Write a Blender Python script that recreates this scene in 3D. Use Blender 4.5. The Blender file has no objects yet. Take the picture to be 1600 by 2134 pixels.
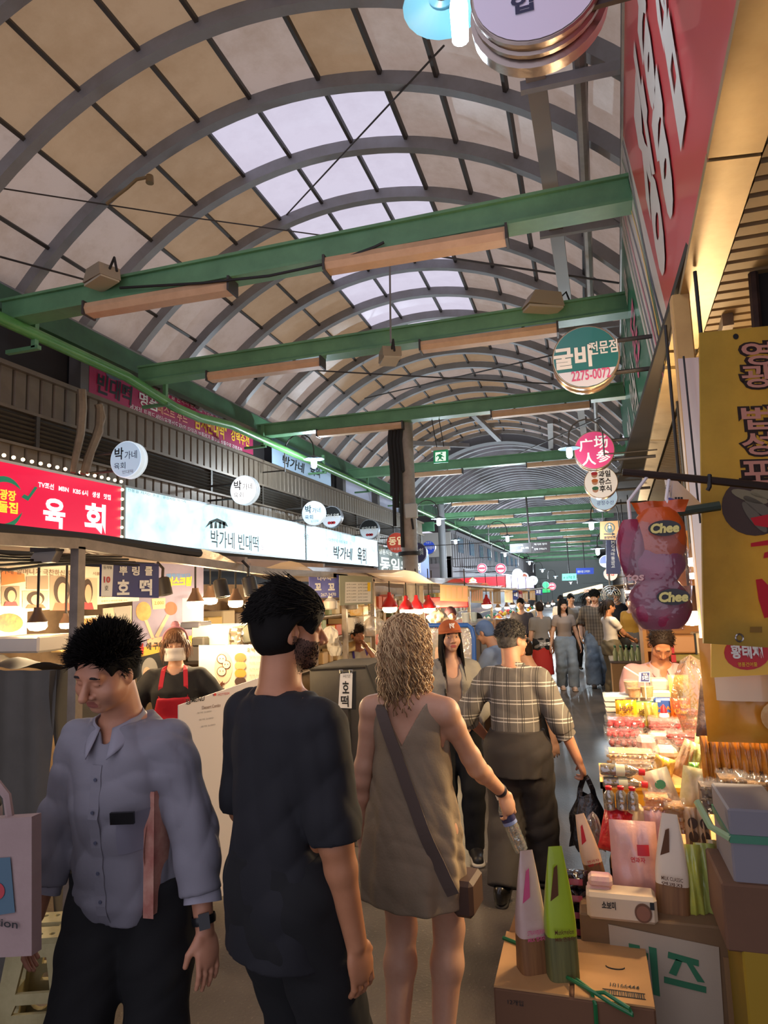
import bpy, math, random
import numpy as np
import openvdb as vdb
from mathutils import Vector, Matrix
random.seed(7); RNG = np.random.default_rng(11)
S = bpy.context.scene; COL = S.collection
PI = math.pi
# ---------------------------------------------------------------- camera
F, CX, CY, CZ = 1380.0, 800.0, 1067.0, 1.83
def _cam(vx, vy, roll):
    fw = np.array([vx-CX, -(vy-CY), F]); fw /= np.linalg.norm(fw)
    up = np.array([math.sin(roll), math.cos(roll), 0.]); up -= fw*up.dot(fw); up /= np.linalg.norm(up)
    return np.stack([np.cross(up, fw), fw, up])
RC = _cam(1221.05, 1220.48, -.0708)
cd = bpy.data.cameras.new('camera'); cam = bpy.data.objects.new('camera', cd); COL.objects.link(cam)
cd.sensor_fit = 'VERTICAL'; cd.sensor_height = 36; cd.sensor_width = 36*1600/2134; cd.lens = F*36/2134
cd.clip_start = .05; cd.clip_end = 400
_m = Matrix.Identity(4)
for i in range(3):
    _m[i][0], _m[i][1], _m[i][2] = RC[i][0], RC[i][1], -RC[i][2]
_m[2][3] = CZ
cam.matrix_world = _m; S.camera = cam
def at(u, v, X=None, Y=None, Z=None):
    d = RC@np.array([u-CX, CY-v, F])
    t = X/d[0] if X is not None else Y/d[1] if Y is not None else (Z-CZ)/d[2]
    return Vector((d[0]*t, d[1]*t, CZ+d[2]*t))
def mpp(p):
    return (RC.T@(np.array(p)-np.array([0, 0, CZ])))[2]/F
# ---------------------------------------------------------------- world and exposure
W = bpy.data.worlds.new('dusk_sky'); S.world = W; W.use_nodes = True
bg = W.node_tree.nodes['Background']; bg.inputs[0].default_value = (.61, .59, .70, 1); bg.inputs[1].default_value = 1.35
S.view_settings.view_transform = 'Standard'; S.view_settings.look = 'None'
S.view_settings.gamma = 1; S.view_settings.use_curve_mapping = False; S.view_settings.exposure = 0.12
cy = S.cycles
cy.max_bounces = 6; cy.diffuse_bounces = 3; cy.glossy_bounces = 3; cy.transmission_bounces = 4; cy.transparent_max_bounces = 14
cy.caustics_reflective = False; cy.caustics_refractive = False; cy.sample_clamp_indirect = 3; cy.sample_clamp_direct = 0
# ---------------------------------------------------------------- materials
def lin(c):
    if isinstance(c, str):
        c = c.lstrip('#'); c = [int(c[i:i+2], 16)/255 for i in (0, 2, 4)]
        c = [x/12.92 if x <= .04045 else ((x+.055)/1.055)**2.4 for x in c]
    return (*c[:3], 1)
MATS = {}
def mat(name, col='808080', rough=.6, metal=0., emit=0., ecol=None, var=None, bump=None, alpha=1., trans=0., spec=.5, coat=0., sheen=0.):
    """plain or two-tone procedural material; var=(hex2, scale, amount[, stretch]); bump=(scale, strength)"""
    if name in MATS: return MATS[name]
    m = bpy.data.materials.new(name); m.use_nodes = True; nt = m.node_tree; N = nt.nodes; L = nt.links
    p = N['Principled BSDF']; MATS[name] = m
    p.inputs['Base Color'].default_value = lin(col); p.inputs['Roughness'].default_value = rough
    p.inputs['Metallic'].default_value = metal; p.inputs['Alpha'].default_value = alpha
    p.inputs['Transmission Weight'].default_value = trans; p.inputs['Specular IOR Level'].default_value = spec
    p.inputs['Coat Weight'].default_value = coat; p.inputs['Sheen Weight'].default_value = sheen
    if emit:
        p.inputs['Emission Color'].default_value = lin(ecol or col); p.inputs['Emission Strength'].default_value = emit
    if var or bump:
        tc = N.new('ShaderNodeTexCoord')
        mp = N.new('ShaderNodeMapping'); L.new(tc.outputs['Object'], mp.inputs[0])
    if var:
        if len(var) > 3: mp.inputs['Scale'].default_value = var[3]
        n = N.new('ShaderNodeTexNoise'); n.inputs['Scale'].default_value = var[1]; n.inputs['Detail'].default_value = 5
        n.inputs['Roughness'].default_value = .65
        L.new(mp.outputs[0], n.inputs['Vector'])
        r = N.new('ShaderNodeMapRange'); r.inputs[1].default_value = .35; r.inputs[2].default_value = .68; r.inputs[4].default_value = var[2]
        L.new(n.outputs['Fac'], r.inputs[0])
        x = N.new('ShaderNodeMix'); x.data_type = 'RGBA'; x.inputs[6].default_value = lin(col); x.inputs[7].default_value = lin(var[0])
        L.new(r.outputs[0], x.inputs[0]); L.new(x.outputs[2], p.inputs['Base Color'])
        if emit: L.new(x.outputs[2], p.inputs['Emission Color'])
    if bump:
        n2 = N.new('ShaderNodeTexNoise'); n2.inputs['Scale'].default_value = bump[0]; n2.inputs['Detail'].default_value = 4
        L.new(mp.outputs[0], n2.inputs['Vector'])
        b = N.new('ShaderNodeBump'); b.inputs['Strength'].default_value = bump[1]; b.inputs['Distance'].default_value = .01
        L.new(n2.outputs['Fac'], b.inputs['Height']); L.new(b.outputs[0], p.inputs['Normal'])
    return m
def film(name, col='ffffff', clear=.8, rough=.12, gloss=.5):
    """thin clear plastic: mostly see-through, with a skin that shines"""
    if name in MATS: return MATS[name]
    m = bpy.data.materials.new(name); m.use_nodes = True; nt = m.node_tree; N = nt.nodes; L = nt.links
    for n in list(N):
        if n.type == 'BSDF_PRINCIPLED': N.remove(n)
    out = [n for n in N if n.type == 'OUTPUT_MATERIAL'][0]
    t = N.new('ShaderNodeBsdfTransparent'); t.inputs[0].default_value = lin(col)
    d = N.new('ShaderNodeBsdfDiffuse'); d.inputs[0].default_value = lin(col)
    g = N.new('ShaderNodeBsdfGlossy'); g.inputs['Roughness'].default_value = rough
    m1 = N.new('ShaderNodeMixShader'); m1.inputs[0].default_value = gloss; L.new(d.outputs[0], m1.inputs[1]); L.new(g.outputs[0], m1.inputs[2])
    m2 = N.new('ShaderNodeMixShader'); m2.inputs[0].default_value = clear; L.new(m1.outputs[0], m2.inputs[1]); L.new(t.outputs[0], m2.inputs[2])
    tc = N.new('ShaderNodeTexCoord'); n2 = N.new('ShaderNodeTexNoise'); n2.inputs['Scale'].default_value = 28; L.new(tc.outputs['Object'], n2.inputs['Vector'])
    b = N.new('ShaderNodeBump'); b.inputs['Strength'].default_value = .8; b.inputs['Distance'].default_value = .012
    L.new(n2.outputs['Fac'], b.inputs['Height']); L.new(b.outputs[0], g.inputs['Normal'])
    L.new(m2.outputs[0], out.inputs[0]); MATS[name] = m
    return m
def sheet(name, col, thin=.55, dirt=None, rough=.5):
    """translucent sheet lit from behind (roof panels, lit canvas)"""
    if name in MATS: return MATS[name]
    m = bpy.data.materials.new(name); m.use_nodes = True; nt = m.node_tree; N = nt.nodes; L = nt.links
    for n in list(N):
        if n.type == 'BSDF_PRINCIPLED': N.remove(n)
    out = [n for n in N if n.type == 'OUTPUT_MATERIAL'][0]
    t = N.new('ShaderNodeBsdfTranslucent'); d = N.new('ShaderNodeBsdfDiffuse'); g = N.new('ShaderNodeBsdfGlossy'); g.inputs['Roughness'].default_value = .25
    for s in (t, d): s.inputs[0].default_value = lin(col)
    if dirt:
        tc = N.new('ShaderNodeTexCoord'); n = N.new('ShaderNodeTexNoise'); n.inputs['Scale'].default_value = dirt[1]; n.inputs['Detail'].default_value = 7
        n.inputs['Roughness'].default_value = .7
        L.new(tc.outputs['Object'], n.inputs['Vector']); r = N.new('ShaderNodeMapRange'); r.inputs[1].default_value = .42; r.inputs[2].default_value = .75; r.inputs[4].default_value = dirt[2]
        L.new(n.outputs['Fac'], r.inputs[0])
        x = N.new('ShaderNodeMix'); x.data_type = 'RGBA'; x.inputs[6].default_value = lin(col); x.inputs[7].default_value = lin(dirt[0])
        L.new(r.outputs[0], x.inputs[0]); L.new(x.outputs[2], t.inputs[0]); L.new(x.outputs[2], d.inputs[0])
    m1 = N.new('ShaderNodeMixShader'); m1.inputs[0].default_value = thin; L.new(d.outputs[0], m1.inputs[1]); L.new(t.outputs[0], m1.inputs[2])
    m2 = N.new('ShaderNodeMixShader'); m2.inputs[0].default_value = .05; L.new(m1.outputs[0], m2.inputs[1]); L.new(g.outputs[0], m2.inputs[2])
    L.new(m2.outputs[0], out.inputs[0]); MATS[name] = m
    return m
# ---------------------------------------------------------------- object helpers
def V(*a): return Vector(a)
def link(o, parent=None):
    COL.objects.link(o)
    if parent is not None: o.parent = parent
    return o
def tag(o, label=None, cat=None, group=None, kind=None):
    if label: o['label'] = label
    if cat: o['category'] = cat
    if group: o['group'] = group
    if kind: o['kind'] = kind
    return o
def thing(name, label, cat, loc=(0, 0, 0), rz=0., group=None, rot=None):
    o = bpy.data.objects.new(name, None); link(o); o.empty_display_size = .1
    o.location = loc; o.rotation_euler = rot if rot else (0, 0, rz)
    return tag(o, label, cat, group)
def group_root(name, loc=(0, 0, 0), rz=0.):
    o = bpy.data.objects.new(name, None); link(o); o.location = loc; o.rotation_euler = (0, 0, rz); o['kind'] = 'structure'; return o
def mesh_of(v, f, mats, mi=None, smooth=True, angle=40, name='m'):
    me = bpy.data.meshes.new(name); me.from_pydata([tuple(p) for p in v], [], f)
    for m in (mats if isinstance(mats, (list, tuple)) else [mats]): me.materials.append(m)
    if mi is not None and len(mi) == len(me.polygons): me.polygons.foreach_set('material_index', mi)
    if smooth:
        me.polygons.foreach_set('use_smooth', [True]*len(me.polygons))
        if angle < 180: me.set_sharp_from_angle(angle=math.radians(angle))
    me.update(); return me
class B:
    """collects shapes into ONE mesh object"""
    def __init__(s): s.v = []; s.f = []; s.mi = []
    def add(s, v, f, m=0):
        n = len(s.v); s.v += [tuple(p) for p in v]; s.f += [tuple(i+n for i in q) for q in f]; s.mi += [m]*len(f); return s
    def box(s, x0, x1, y0, y1, z0, z1, m=0):
        v = [(x, y, z) for z in (z0, z1) for y in (y0, y1) for x in (x0, x1)]
        return s.add(v, [(0, 2, 3, 1), (4, 5, 7, 6), (0, 1, 5, 4), (2, 6, 7, 3), (0, 4, 6, 2), (1, 3, 7, 5)], m)
    def cbox(s, x0, x1, y0, y1, z0, z1, c=.01, m=0):
        """box with chamfered edges"""
        v = []; f = []
        X, Y, Z = (x0, x1), (y0, y1), (z0, z1); idx = {}
        for i in (0, 1):
            for j in (0, 1):
                for k in (0, 1):
                    sx, sy, sz = (c, -c)[i], (c, -c)[j], (c, -c)[k]
                    for a, p in enumerate(((X[i], Y[j]+sy, Z[k]+sz), (X[i]+sx, Y[j], Z[k]+sz), (X[i]+sx, Y[j]+sy, Z[k]))):
                        idx[i, j, k, a] = len(v); v.append(p)
        g = lambda *q: f.append(tuple(idx[t] for t in q))
        for i in (0, 1):
            q = [(i, 0, 0, 0), (i, 1, 0, 0), (i, 1, 1, 0), (i, 0, 1, 0)]; g(*(q if i else q[::-1]))
            q = [(0, i, 0, 1), (1, i, 0, 1), (1, i, 1, 1), (0, i, 1, 1)]; g(*(q[::-1] if i else q))
            q = [(0, 0, i, 2), (1, 0, i, 2), (1, 1, i, 2), (0, 1, i, 2)]; g(*(q if i else q[::-1]))
            for j in (0, 1):
                g((i, j, 0, 0), (i, j, 1, 0), (i, j, 1, 1), (i, j, 0, 1)); g((i, 0, j, 0), (i, 1, j, 0), (i, 1, j, 2), (i, 0, j, 2)); g((0, i, j, 1), (1, i, j, 1), (1, i, j, 2), (0, i, j, 2))
                for k in (0, 1): g((i, j, k, 0), (i, j, k, 1), (i, j, k, 2))
        return s.add(v, f, m)
    def beam(s, a, b, w, h, m=0, up=(0, 0, 1)):
        a, b = Vector(a), Vector(b); d = (b-a).normalized(); x = d.cross(Vector(up)).normalized()*w/2; z = x.cross(d).normalized()*h/2
        v = [p+i*x+j*z for p in (a, b) for i, j in ((-1, -1), (1, -1), (1, 1), (-1, 1))]
        return s.add(v, [(0, 1, 2, 3), (7, 6, 5, 4), (0, 4, 5, 1), (1, 5, 6, 2), (2, 6, 7, 3), (3, 7, 4, 0)], m)
    def tube(s, pts, r, n=8, m=0, cap=True):
        pts = [Vector(p) for p in pts]; k = len(pts); rr = r if isinstance(r, (list, tuple, np.ndarray)) else [r]*k
        t0 = (pts[1]-pts[0]).normalized(); u = t0.orthogonal().normalized(); v = []; f = []
        for i, p in enumerate(pts):
            t = (pts[min(i+1, k-1)]-pts[max(i-1, 0)]).normalized()
            u = (u-t*u.dot(t)); u = u.normalized() if u.length > 1e-6 else t.orthogonal().normalized(); w = t.cross(u)
            for j in range(n):
                a = 2*PI*j/n; v.append(p+(u*math.cos(a)+w*math.sin(a))*rr[i])
        for i in range(k-1):
            for j in range(n): f.append((i*n+j, i*n+(j+1) % n, (i+1)*n+(j+1) % n, (i+1)*n+j))
        if cap: f += [tuple(range(n))[::-1], tuple((k-1)*n+j for j in range(n))]
        return s.add(v, f, m)
    def lathe(s, prof, n=20, o=(0, 0, 0), m=0, ax='z', cap=True):
        v = []; f = []; k = len(prof)
        for r, z in prof:
            for j in range(n):
                a = 2*PI*j/n; c, d = r*math.cos(a), r*math.sin(a)
                p = (c, d, z) if ax == 'z' else (c, z, d) if ax == 'y' else (z, c, d)
                v.append((p[0]+o[0], p[1]+o[1], p[2]+o[2]))
        for i in range(k-1):
            for j in range(n): f.append((i*n+j, i*n+(j+1) % n, (i+1)*n+(j+1) % n, (i+1)*n+j))
        if cap: f += [tuple(range(n))[::-1], tuple((k-1)*n+j for j in range(n))]
        return s.add(v, f, m)
    def prism(s, poly, o, ux, uy, d, m=0):
        o, ux, uy, d = Vector(o), Vector(ux), Vector(uy), Vector(d); n = len(poly)
        v = [o+ux*x+uy*y for x, y in poly]; v += [p+d for p in v]
        return s.add(v, [tuple(range(n)), tuple(range(2*n-1, n-1, -1))]+[(i+n, (i+1) % n+n, (i+1) % n, i) for i in range(n)], m)
    def grid(s, fn, nu, nv, m=0, wrap=False):
        v = [fn(i/(nu if wrap else nu-1), j/(nv-1)) for j in range(nv) for i in range(nu)]; f = []
        for j in range(nv-1):
            for i in range(nu if wrap else nu-1): f.append((j*nu+i, j*nu+(i+1) % nu, (j+1)*nu+(i+1) % nu, (j+1)*nu+i))
        return s.add(v, f, m)
    def mesh(s, mats, smooth=True, angle=40): return mesh_of(s.v, s.f, mats, s.mi, smooth, angle)
    def obj(s, name, mats, parent=None, smooth=True, angle=40, loc=None, rz=None):
        o = bpy.data.objects.new(name, s.mesh(mats, smooth, angle)); link(o, parent)
        if loc is not None: o.location = loc
        if rz is not None: o.rotation_euler = (0, 0, rz)
        return o
def rect_pillow(w, h, t, n=9, wob=0., seed=0, pinch=.9):
    """sealed pouch: two bulging sheets with flat seams; local x width, z height, y depth"""
    rr = random.Random(seed); ph = [rr.uniform(0, 6) for _ in range(6)]; b = B()
    for sgn in (1, -1):
        def fn(a, c):
            x, z = (a-.5)*w, (c-.5)*h; e = max(0., 1-abs(2*a-1)**3)*max(0., 1-abs(2*c-1)**4)
            d = t/2*e**.5*(1+.25*wob*math.sin(9*a+ph[0])*math.sin(7*c+ph[1]))+wob*.008*math.sin(17*a+ph[2]+5*c)*e
            return (x*(1-(1-pinch)*e), sgn*d, z*(1-(1-pinch)*.5*e))
        k = len(b.f); b.grid(fn, n, n)
        if sgn > 0: b.f[k:] = [q[::-1] for q in b.f[k:]]
    return b
def dup(root, loc=None, rz=None, label=None, rot=None, scale=None):
    r = root.copy(); link(r)
    if loc is not None: r.location = loc
    if rz is not None: r.rotation_euler = (0, 0, rz)
    if rot is not None: r.rotation_euler = rot
    if scale is not None: r.scale = (scale,)*3
    if label: r['label'] = label
    for c in root.children:
        d = c.copy(); link(d, r)
        for g in c.children: e = g.copy(); link(e, d)
    return r
_TX = {}
def glyphs(txt, bold=0., shear=0., spacing=1., vertical=False):
    key = (txt, bold, shear, spacing)
    if key in _TX: return _TX[key]
    c = bpy.data.curves.new('t', 'FONT'); c.body = txt; c.offset = bold; c.shear = shear; c.space_character = spacing
    c.resolution_u = 3; c.align_x = 'CENTER'; c.space_line = 1.0
    o = bpy.data.objects.new('t', c); me = bpy.data.meshes.new_from_object(o)
    n = len(me.vertices); co = np.zeros(n*3, 'f'); me.vertices.foreach_get('co', co); co = co.reshape(-1, 3)
    fs = [tuple(p.vertices) for p in me.polygons]
    bpy.data.meshes.remove(me); bpy.data.objects.remove(o); bpy.data.curves.remove(c)
    if n:
        lo, hi = co[:, :2].min(0), co[:, :2].max(0); co = (co[:, :2]-(lo+hi)/2)/np.maximum(hi-lo, 1e-6)
    _TX[key] = (co, fs); return _TX[key]
def write(parent, txt, x, z, w, h, m, y=-.004, bold=0., shear=0., spacing=1., name='lettering', rot=0., d=.002, into=None, mi=0, plane='xz'):
    """raised letters on the local plane y (facing -y): centre (x, z), fitted to w by h"""
    co, fs = glyphs(txt, bold, shear, spacing); ca, sa = math.cos(rot), math.sin(rot); b = into or B()
    px, pz = co[:, 0]*w, co[:, 1]*h; qx, qz = px*ca-pz*sa+x, px*sa+pz*ca+z
    if plane == 'xz': v = [(a, y, c) for a, c in zip(qx, qz)]
    else: v = [(a, c, y) for a, c in zip(qx, qz)]
    b.add(v, fs, mi)
    if into is None: return b.obj(name, m, parent, smooth=False)
def lamp(parent, loc, energy, col, r=.05, kind='POINT', name='light', size=None, rot=None):
    l = bpy.data.lights.new(name, kind); l.energy = energy*(2.1 if col[2] < .6 else 2.2); l.color = col
    if kind == 'AREA': l.size = size or .3
    else: l.shadow_soft_size = r
    o = bpy.data.objects.new(name, l); link(o, parent); o.location = loc
    if rot: o.rotation_euler = rot
    return o
WARM = (1., .72, .40); COOL = (.74, .88, 1.)
# ================================================================ THE SETTING
XC, SPRING = -2.46, 4.9
def vz(x):
    d = x-XC; return CZ+4.9-.1291*d*d-.0021*d**4
STEEL = mat('rib_steel', '8b8b8e', .5, .1, var=('746f6b', 3, .6)); STEEL_D = mat('dark_steel', '45413f', .55, .3)
GREEN = mat('green_paint', '6a9a70', .42, var=('55805c', 2.5, .8)); GREEN_D = mat('green_paint_old', '3f6a4a', .45, var=('31543c', 3, .8))
CREAM = mat('cream_lamp_body', 'd8b08a', .45, var=('b98f6c', 6, .5))
PANEL = sheet('dirty_roof_sheet', 'b49873', .66, dirt=('94754f', .9, .8)); PANEL_L = sheet('pale_roof_sheet', 'c2b09d', .66, dirt=('a38d74', 1.6, .8))
CLEAR = sheet('clear_roof_sheet', 'f4f0f4', .86, dirt=('cfc6cc', .8, .5))
WIRE = mat('black_cable', '1d1b1c', .6); GALV = mat('galvanised', '8d8b8a', .42, .5, var=('6d6a66', 5, .6)); RUST = mat('rusty_iron', '4c3730', .8, .3, var=('2c211e', 9, .8))
# floor: worn damp asphalt
def floor_mat():
    m = mat('damp_asphalt', '4a4541', .3); nt = m.node_tree; N = nt.nodes; L = nt.links; p = N['Principled BSDF']
    tc = N.new('ShaderNodeTexCoord')
    def noise(sc, det=5):
        n = N.new('ShaderNodeTexNoise'); n.inputs['Scale'].default_value = sc; n.inputs['Detail'].default_value = det; L.new(tc.outputs['Object'], n.inputs['Vector']); return n
    def rng(n, a, b, c, d):
        r = N.new('ShaderNodeMapRange'); r.inputs[1].default_value = a; r.inputs[2].default_value = b; r.inputs[3].default_value = c; r.inputs[4].default_value = d
        L.new(n.outputs['Fac'], r.inputs[0]); return r
    a, b, c = noise(1.3), noise(60, 3), noise(.7, 6)
    x = N.new('ShaderNodeMix'); x.data_type = 'RGBA'; x.inputs[6].default_value = lin('3b3734'); x.inputs[7].default_value = lin('5f5751'); L.new(rng(a, .35, .65, 0, 1).outputs[0], x.inputs[0])
    y = N.new('ShaderNodeMix'); y.data_type = 'RGBA'; y.inputs[7].default_value = lin('8d8176'); L.new(x.outputs[2], y.inputs[6]); L.new(rng(b, .63, .75, 0, .6).outputs[0], y.inputs[0])
    L.new(y.outputs[2], p.inputs['Base Color']); L.new(rng(c, .35, .65, .33, .55).outputs[0], p.inputs['Roughness'])
    bm = N.new('ShaderNodeBump'); bm.inputs['Strength'].default_value = .35; bm.inputs['Distance'].default_value = .006
    L.new(b.outputs['Fac'], bm.inputs['Height']); L.new(bm.outputs[0], p.inputs['Normal']); return m
b = B(); b.box(-14, 6, -2.5, 100, -.2, 0); tag(b.obj('floor', floor_mat(), smooth=False), kind='structure')

# vaulted roof: ribs, purlins and sheets are pieces of the ceiling
ceil = group_root('ceiling', (0, 0, 0))
def arc(x0, x1, n): return [(x0+(x1-x0)*i/n, vz(x0+(x1-x0)*i/n)) for i in range(n+1)]
X0, X1 = XC-3.42, XC+3.5
def rib_mesh(w, h, n=34, bot=.0):
    b = B(); P = arc(X0, X1, n); v = []
    for i, (x, z) in enumerate(P):
        a, c = P[max(i-1, 0)], P[min(i+1, n)]; t = Vector((c[0]-a[0], 0, c[1]-a[1])).normalized(); nn = Vector((-t.z, 0, t.x))
        for dy, dn in ((-w/2, -h), (w/2, -h), (w/2, 0), (-w/2, 0)): v.append(Vector((x, dy, z))+nn*dn)
    f = [(4*i+j, 4*i+(j+1) % 4, 4*i+4+(j+1) % 4, 4*i+4+j) for i in range(n) for j in range(4)]+[(3, 2, 1, 0), (4*n, 4*n+1, 4*n+2, 4*n+3)]
    return b.add(v, f).mesh(STEEL, angle=50)
DX = [-3.4, -2.78, -2.18, -1.575, -.95, -.37, .36, .97, 1.5, 2.1, 2.72, 3.4]
def panel_mesh(i, ln, m, name):
    b = B(); n = 5
    b.grid(lambda u, t: (XC+DX[i]+.012+(DX[i+1]-DX[i]-.024)*u, (t-.5)*ln, vz(XC+DX[i]+(DX[i+1]-DX[i])*u)+.012+.006*math.sin(u*PI)), n, 2)
    return b.mesh(m, angle=60)
def purlin_mesh(i, ln):
    x = XC+DX[i]; t = Vector((1, 0, (vz(x+.01)-vz(x-.01))/.02)).normalized(); nn = Vector((-t.z, 0, t.x)); p = Vector((x, 0, vz(x)))-nn*.022
    return B().beam(p-V(0, ln/2, 0), p+V(0, ln/2, 0), .035, .05, up=nn).mesh(STEEL_D, smooth=False)
def part(name, me, loc, parent): o = bpy.data.objects.new(name, me); link(o, parent); o.location = loc; return o
ribY = [1.68+.9325*i for i in range(21)]
RIB = rib_mesh(.1, .13)
for y in ribY: part('roof_rib', RIB, (0, y, 0), ceil)
PM = {}
for j in range(len(ribY)-1):
    yc = (ribY[j]+ribY[j+1])/2
    for i in range(11):
        sky = 4 <= i <= 6 and 4 <= j <= 10
        k = (i, 'c') if sky else (i, 'p') if i in (0, 1, 7, 8, 9, 10) or (i == 5 and j < 4 and j % 2) or j in (13,) else (i, 'd')
        if k not in PM: PM[k] = panel_mesh(i, .93, {'c': CLEAR, 'p': PANEL_L, 'd': PANEL}[k[1]], 'p')
        part('roof_panel', PM[k], (0, yc, 0), ceil)
    for i in range(12):
        if ('u', i) not in PM: PM['u', i] = purlin_mesh(i, .84)
        part('purlin', PM['u', i], (0, yc, 0), ceil)
# end ring of the first vault, with braces, then the second vault with close ribs
part('end_ring', rib_mesh(.45, .3), (0, 20.85, 0), ceil).data.materials[0] = mat('ring_steel', '4c4a4c', .6)
R2 = rib_mesh(.16, .12, 24)
for i in range(24): part('roof_rib', R2, (0, 21.6+.62*i, 0), ceil)
for i in range(24):
    part('roof_rib', R2, (0, 37+1.0*i, 0), ceil)
def long_sheet(i, y0, y1, m, dz=.03):
    b = B(); b.grid(lambda u, t: (XC+DX[i]+(DX[i+1]-DX[i])*u, y0+(y1-y0)*t, vz(XC+DX[i]+(DX[i+1]-DX[i])*u)+dz), 5, 2); return b.obj('roof_panel', m, ceil, angle=60)
GREYS = sheet('grey_roof_sheet', 'b5b2b4', .7, dirt=('77706e', 1.2, .8))
for i in range(11): long_sheet(i, 21.1, 36.8, CLEAR if i in (1, 2, 4, 5) else GREYS); long_sheet(i, 36.8, 62, CLEAR if i < 5 else GREYS); long_sheet(i, 62, 100, GREYS)
for x0, x1, a, c in ((-4.6, -3.3, 17.2, 20.6), (-2.6, -2.3, 17.4, 20.6), (-.6, -.75, 17.2, 20.6)):
    B().beam((x0, a, vz(x0)-.2), (x1, c, vz(x1)-.25), .14, .12).obj('roof_brace', STEEL, ceil, smooth=False)
# flat roof shoulders left and right of the vault, closing the hall
b = B(); b.box(-8.6, X0, -2, 100, 5.3, 5.38); b.box(X1, 4.5, -2, 100, 5.0, 5.08); tag(b.obj('ceiling_shoulders', mat('soffit_dark', '4a433d', .8, var=('2f2a26', 2, .8))), kind='structure')

# green cross beams with two cream lamp fittings each
beamY = [5.0, 7.1, 10.36, 15.05, 20.9, 25.5, 29.0, 33.4, 38.0, 43, 48, 54, 60, 67, 75, 84]
fixture_no = 0
def beam_mesh(x0, x1):
    b = B(); b.box(x0, x1, -.07, .07, -.10, .10); b.box(x0, x1, -.1, .1, .085, .11); b.box(x0, x1, -.1, .1, -.11, -.085); return b.mesh(GREEN, smooth=False)
BM = beam_mesh(-5.35, 1.3)
def fixture():
    b = B(); pr = [(-.07, .05), (.07, .05), (.085, .0), (.06, -.05), (-.06, -.05), (-.085, 0)]
    b.prism(pr, (-.75, 0, 0), (0, 1, 0), (0, 0, 1), (1.5, 0, 0)); h = B().box(-.01, .01, -.09, .09, -.06, .07); g = B().box(-.015, .015, -.015, .015, .05, .09)
    return b.mesh(CREAM, smooth=False), h.mesh(STEEL_D, smooth=False), g.mesh(STEEL_D, smooth=False)
FX, FH, FG = fixture()
ordn = ['nearest', 'second', 'third', 'fourth', 'fifth', 'sixth', 'seventh', 'eighth', 'ninth', 'tenth']
for i, y in enumerate(beamY):
    o = part('roof_beam', BM, (0, y, 4.73), None); o['kind'] = 'structure'
    if i > 9: continue
    for sx, x in (('left', (-3.55, -3.55, -3.45, -3.3, -3.2)[min(i, 4)]), ('right', (-1.15, -.85, -.5, -.35, -.3)[min(i, 4)])):
        t = thing('fluorescent_fitting', f'unlit cream tube light fitting under the {sx} half of the {ordn[i]} green beam', 'lamp', (x, y-.06, 4.55), .03, 'cream tube fittings under the green roof beams')
        part('housing', FX, (0, 0, 0), t); [part('end_cap', FH, (e, 0, 0), t) for e in (-.745, .745)]; [part('hanger', FG, (e, 0, 0), t) for e in (-.385, .385)]
# grey longitudinal members at both springings, pipe beside the right one, brackets
for x, z, w in ((-5.55, 5.0, .16),): B().beam((x, 1.5, z), (x, 21, z), w, .2).obj('eave_beam', STEEL, ceil, smooth=False)
B().beam((-.17, 1.2, 5.3), (.32, 21, 5.3), .13, .1).obj('grey_box_beam', mat('grey_beam', '86827f', .5, .2), ceil, smooth=False)
B().tube([(.12, 1.2, 5.32), (.6, 21, 5.32)], .045).obj('conduit_pipe', GALV, ceil)
for y in (2.6, 4.3, 6.3, 8.9): B().beam((-.2, y, 5.24), (1.1, y+.05, 5.24), .05, .07).obj('bracket', STEEL, ceil, smooth=False)
# left eave: green web beam, round green gutter pipe with hangers
B().beam((-5.5, 1., 4.93), (-5.5, 100, 4.93), .12, .26).obj('eave_beam', GREEN_D, ceil, smooth=False)
gut = group_root('trim_1', (0, 0, 0))
pts = [(-5.2, 2, 4.58), (-5.2, 6.6, 4.56), (-5.2, 7.6, 4.44), (-5.2, 8.2, 4.44), (-5.2, 9.1, 4.54), (-5.2, 60, 4.5)]
B().tube(pts, .065, 10).obj('gutter_pipe', mat('gutter_green', '5f9a55', .3, var=('3f7a45', 4, .7)), gut)
for y in (5.2, 7.4, 10.2, 13, 16, 19, 22, 25, 28): B().beam((-5.2, y, 4.42), (-5.2, y, 4.8), .05, .05, up=(0, 1, 0)).beam((-5.55, y, 4.42), (-5.14, y, 4.42), .05, .04).obj('gutter_hanger', GREEN, gut, smooth=False)
# columns
def column(x, y, r, top, label_mat, name='column'):
    b = B(); b.lathe([(r*1.6, 0), (r*1.6, .03), (r, .04), (r, top)], 16, (x, y, 0)); o = b.obj(name, label_mat); o['kind'] = 'structure'; return o
COLM = mat('painted_column', 'a89f96', .55, var=('7d7269', 4, .7))
c1 = column(-2.72, 10.5, .13, 4.65, COLM)
t = thing('cable_bundle', 'bundle of black cables strapped along the tall round column behind the stalls', 'cable', (-2.82, 10.36, 2.9))
b = B()
for k, (dx, z0) in enumerate(((-.10, .0), (-.04, .3), (.02, -.35), (-.13, .5), (.06, .9))): b.tube([(dx, 0, z0), (dx+.02, -.03, .9), (dx-.01, -.02, 1.4), (dx+.03, 0, 1.76)], .035, 6)
b.obj('cables', WIRE, t); B().lathe([(.19, -.03), (.19, .03)], 14, (.1, .14, -.45)).obj('cable_strap', WIRE, t)
c2 = column(at(1235, 1200, Y=24)[0], 24, .16, 4.5, mat('column_grey', '8e9298', .45), 'column') if False else column(-4.35, 21, .12, 4.6, mat('column_grey', '8e9298', .45))
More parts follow.
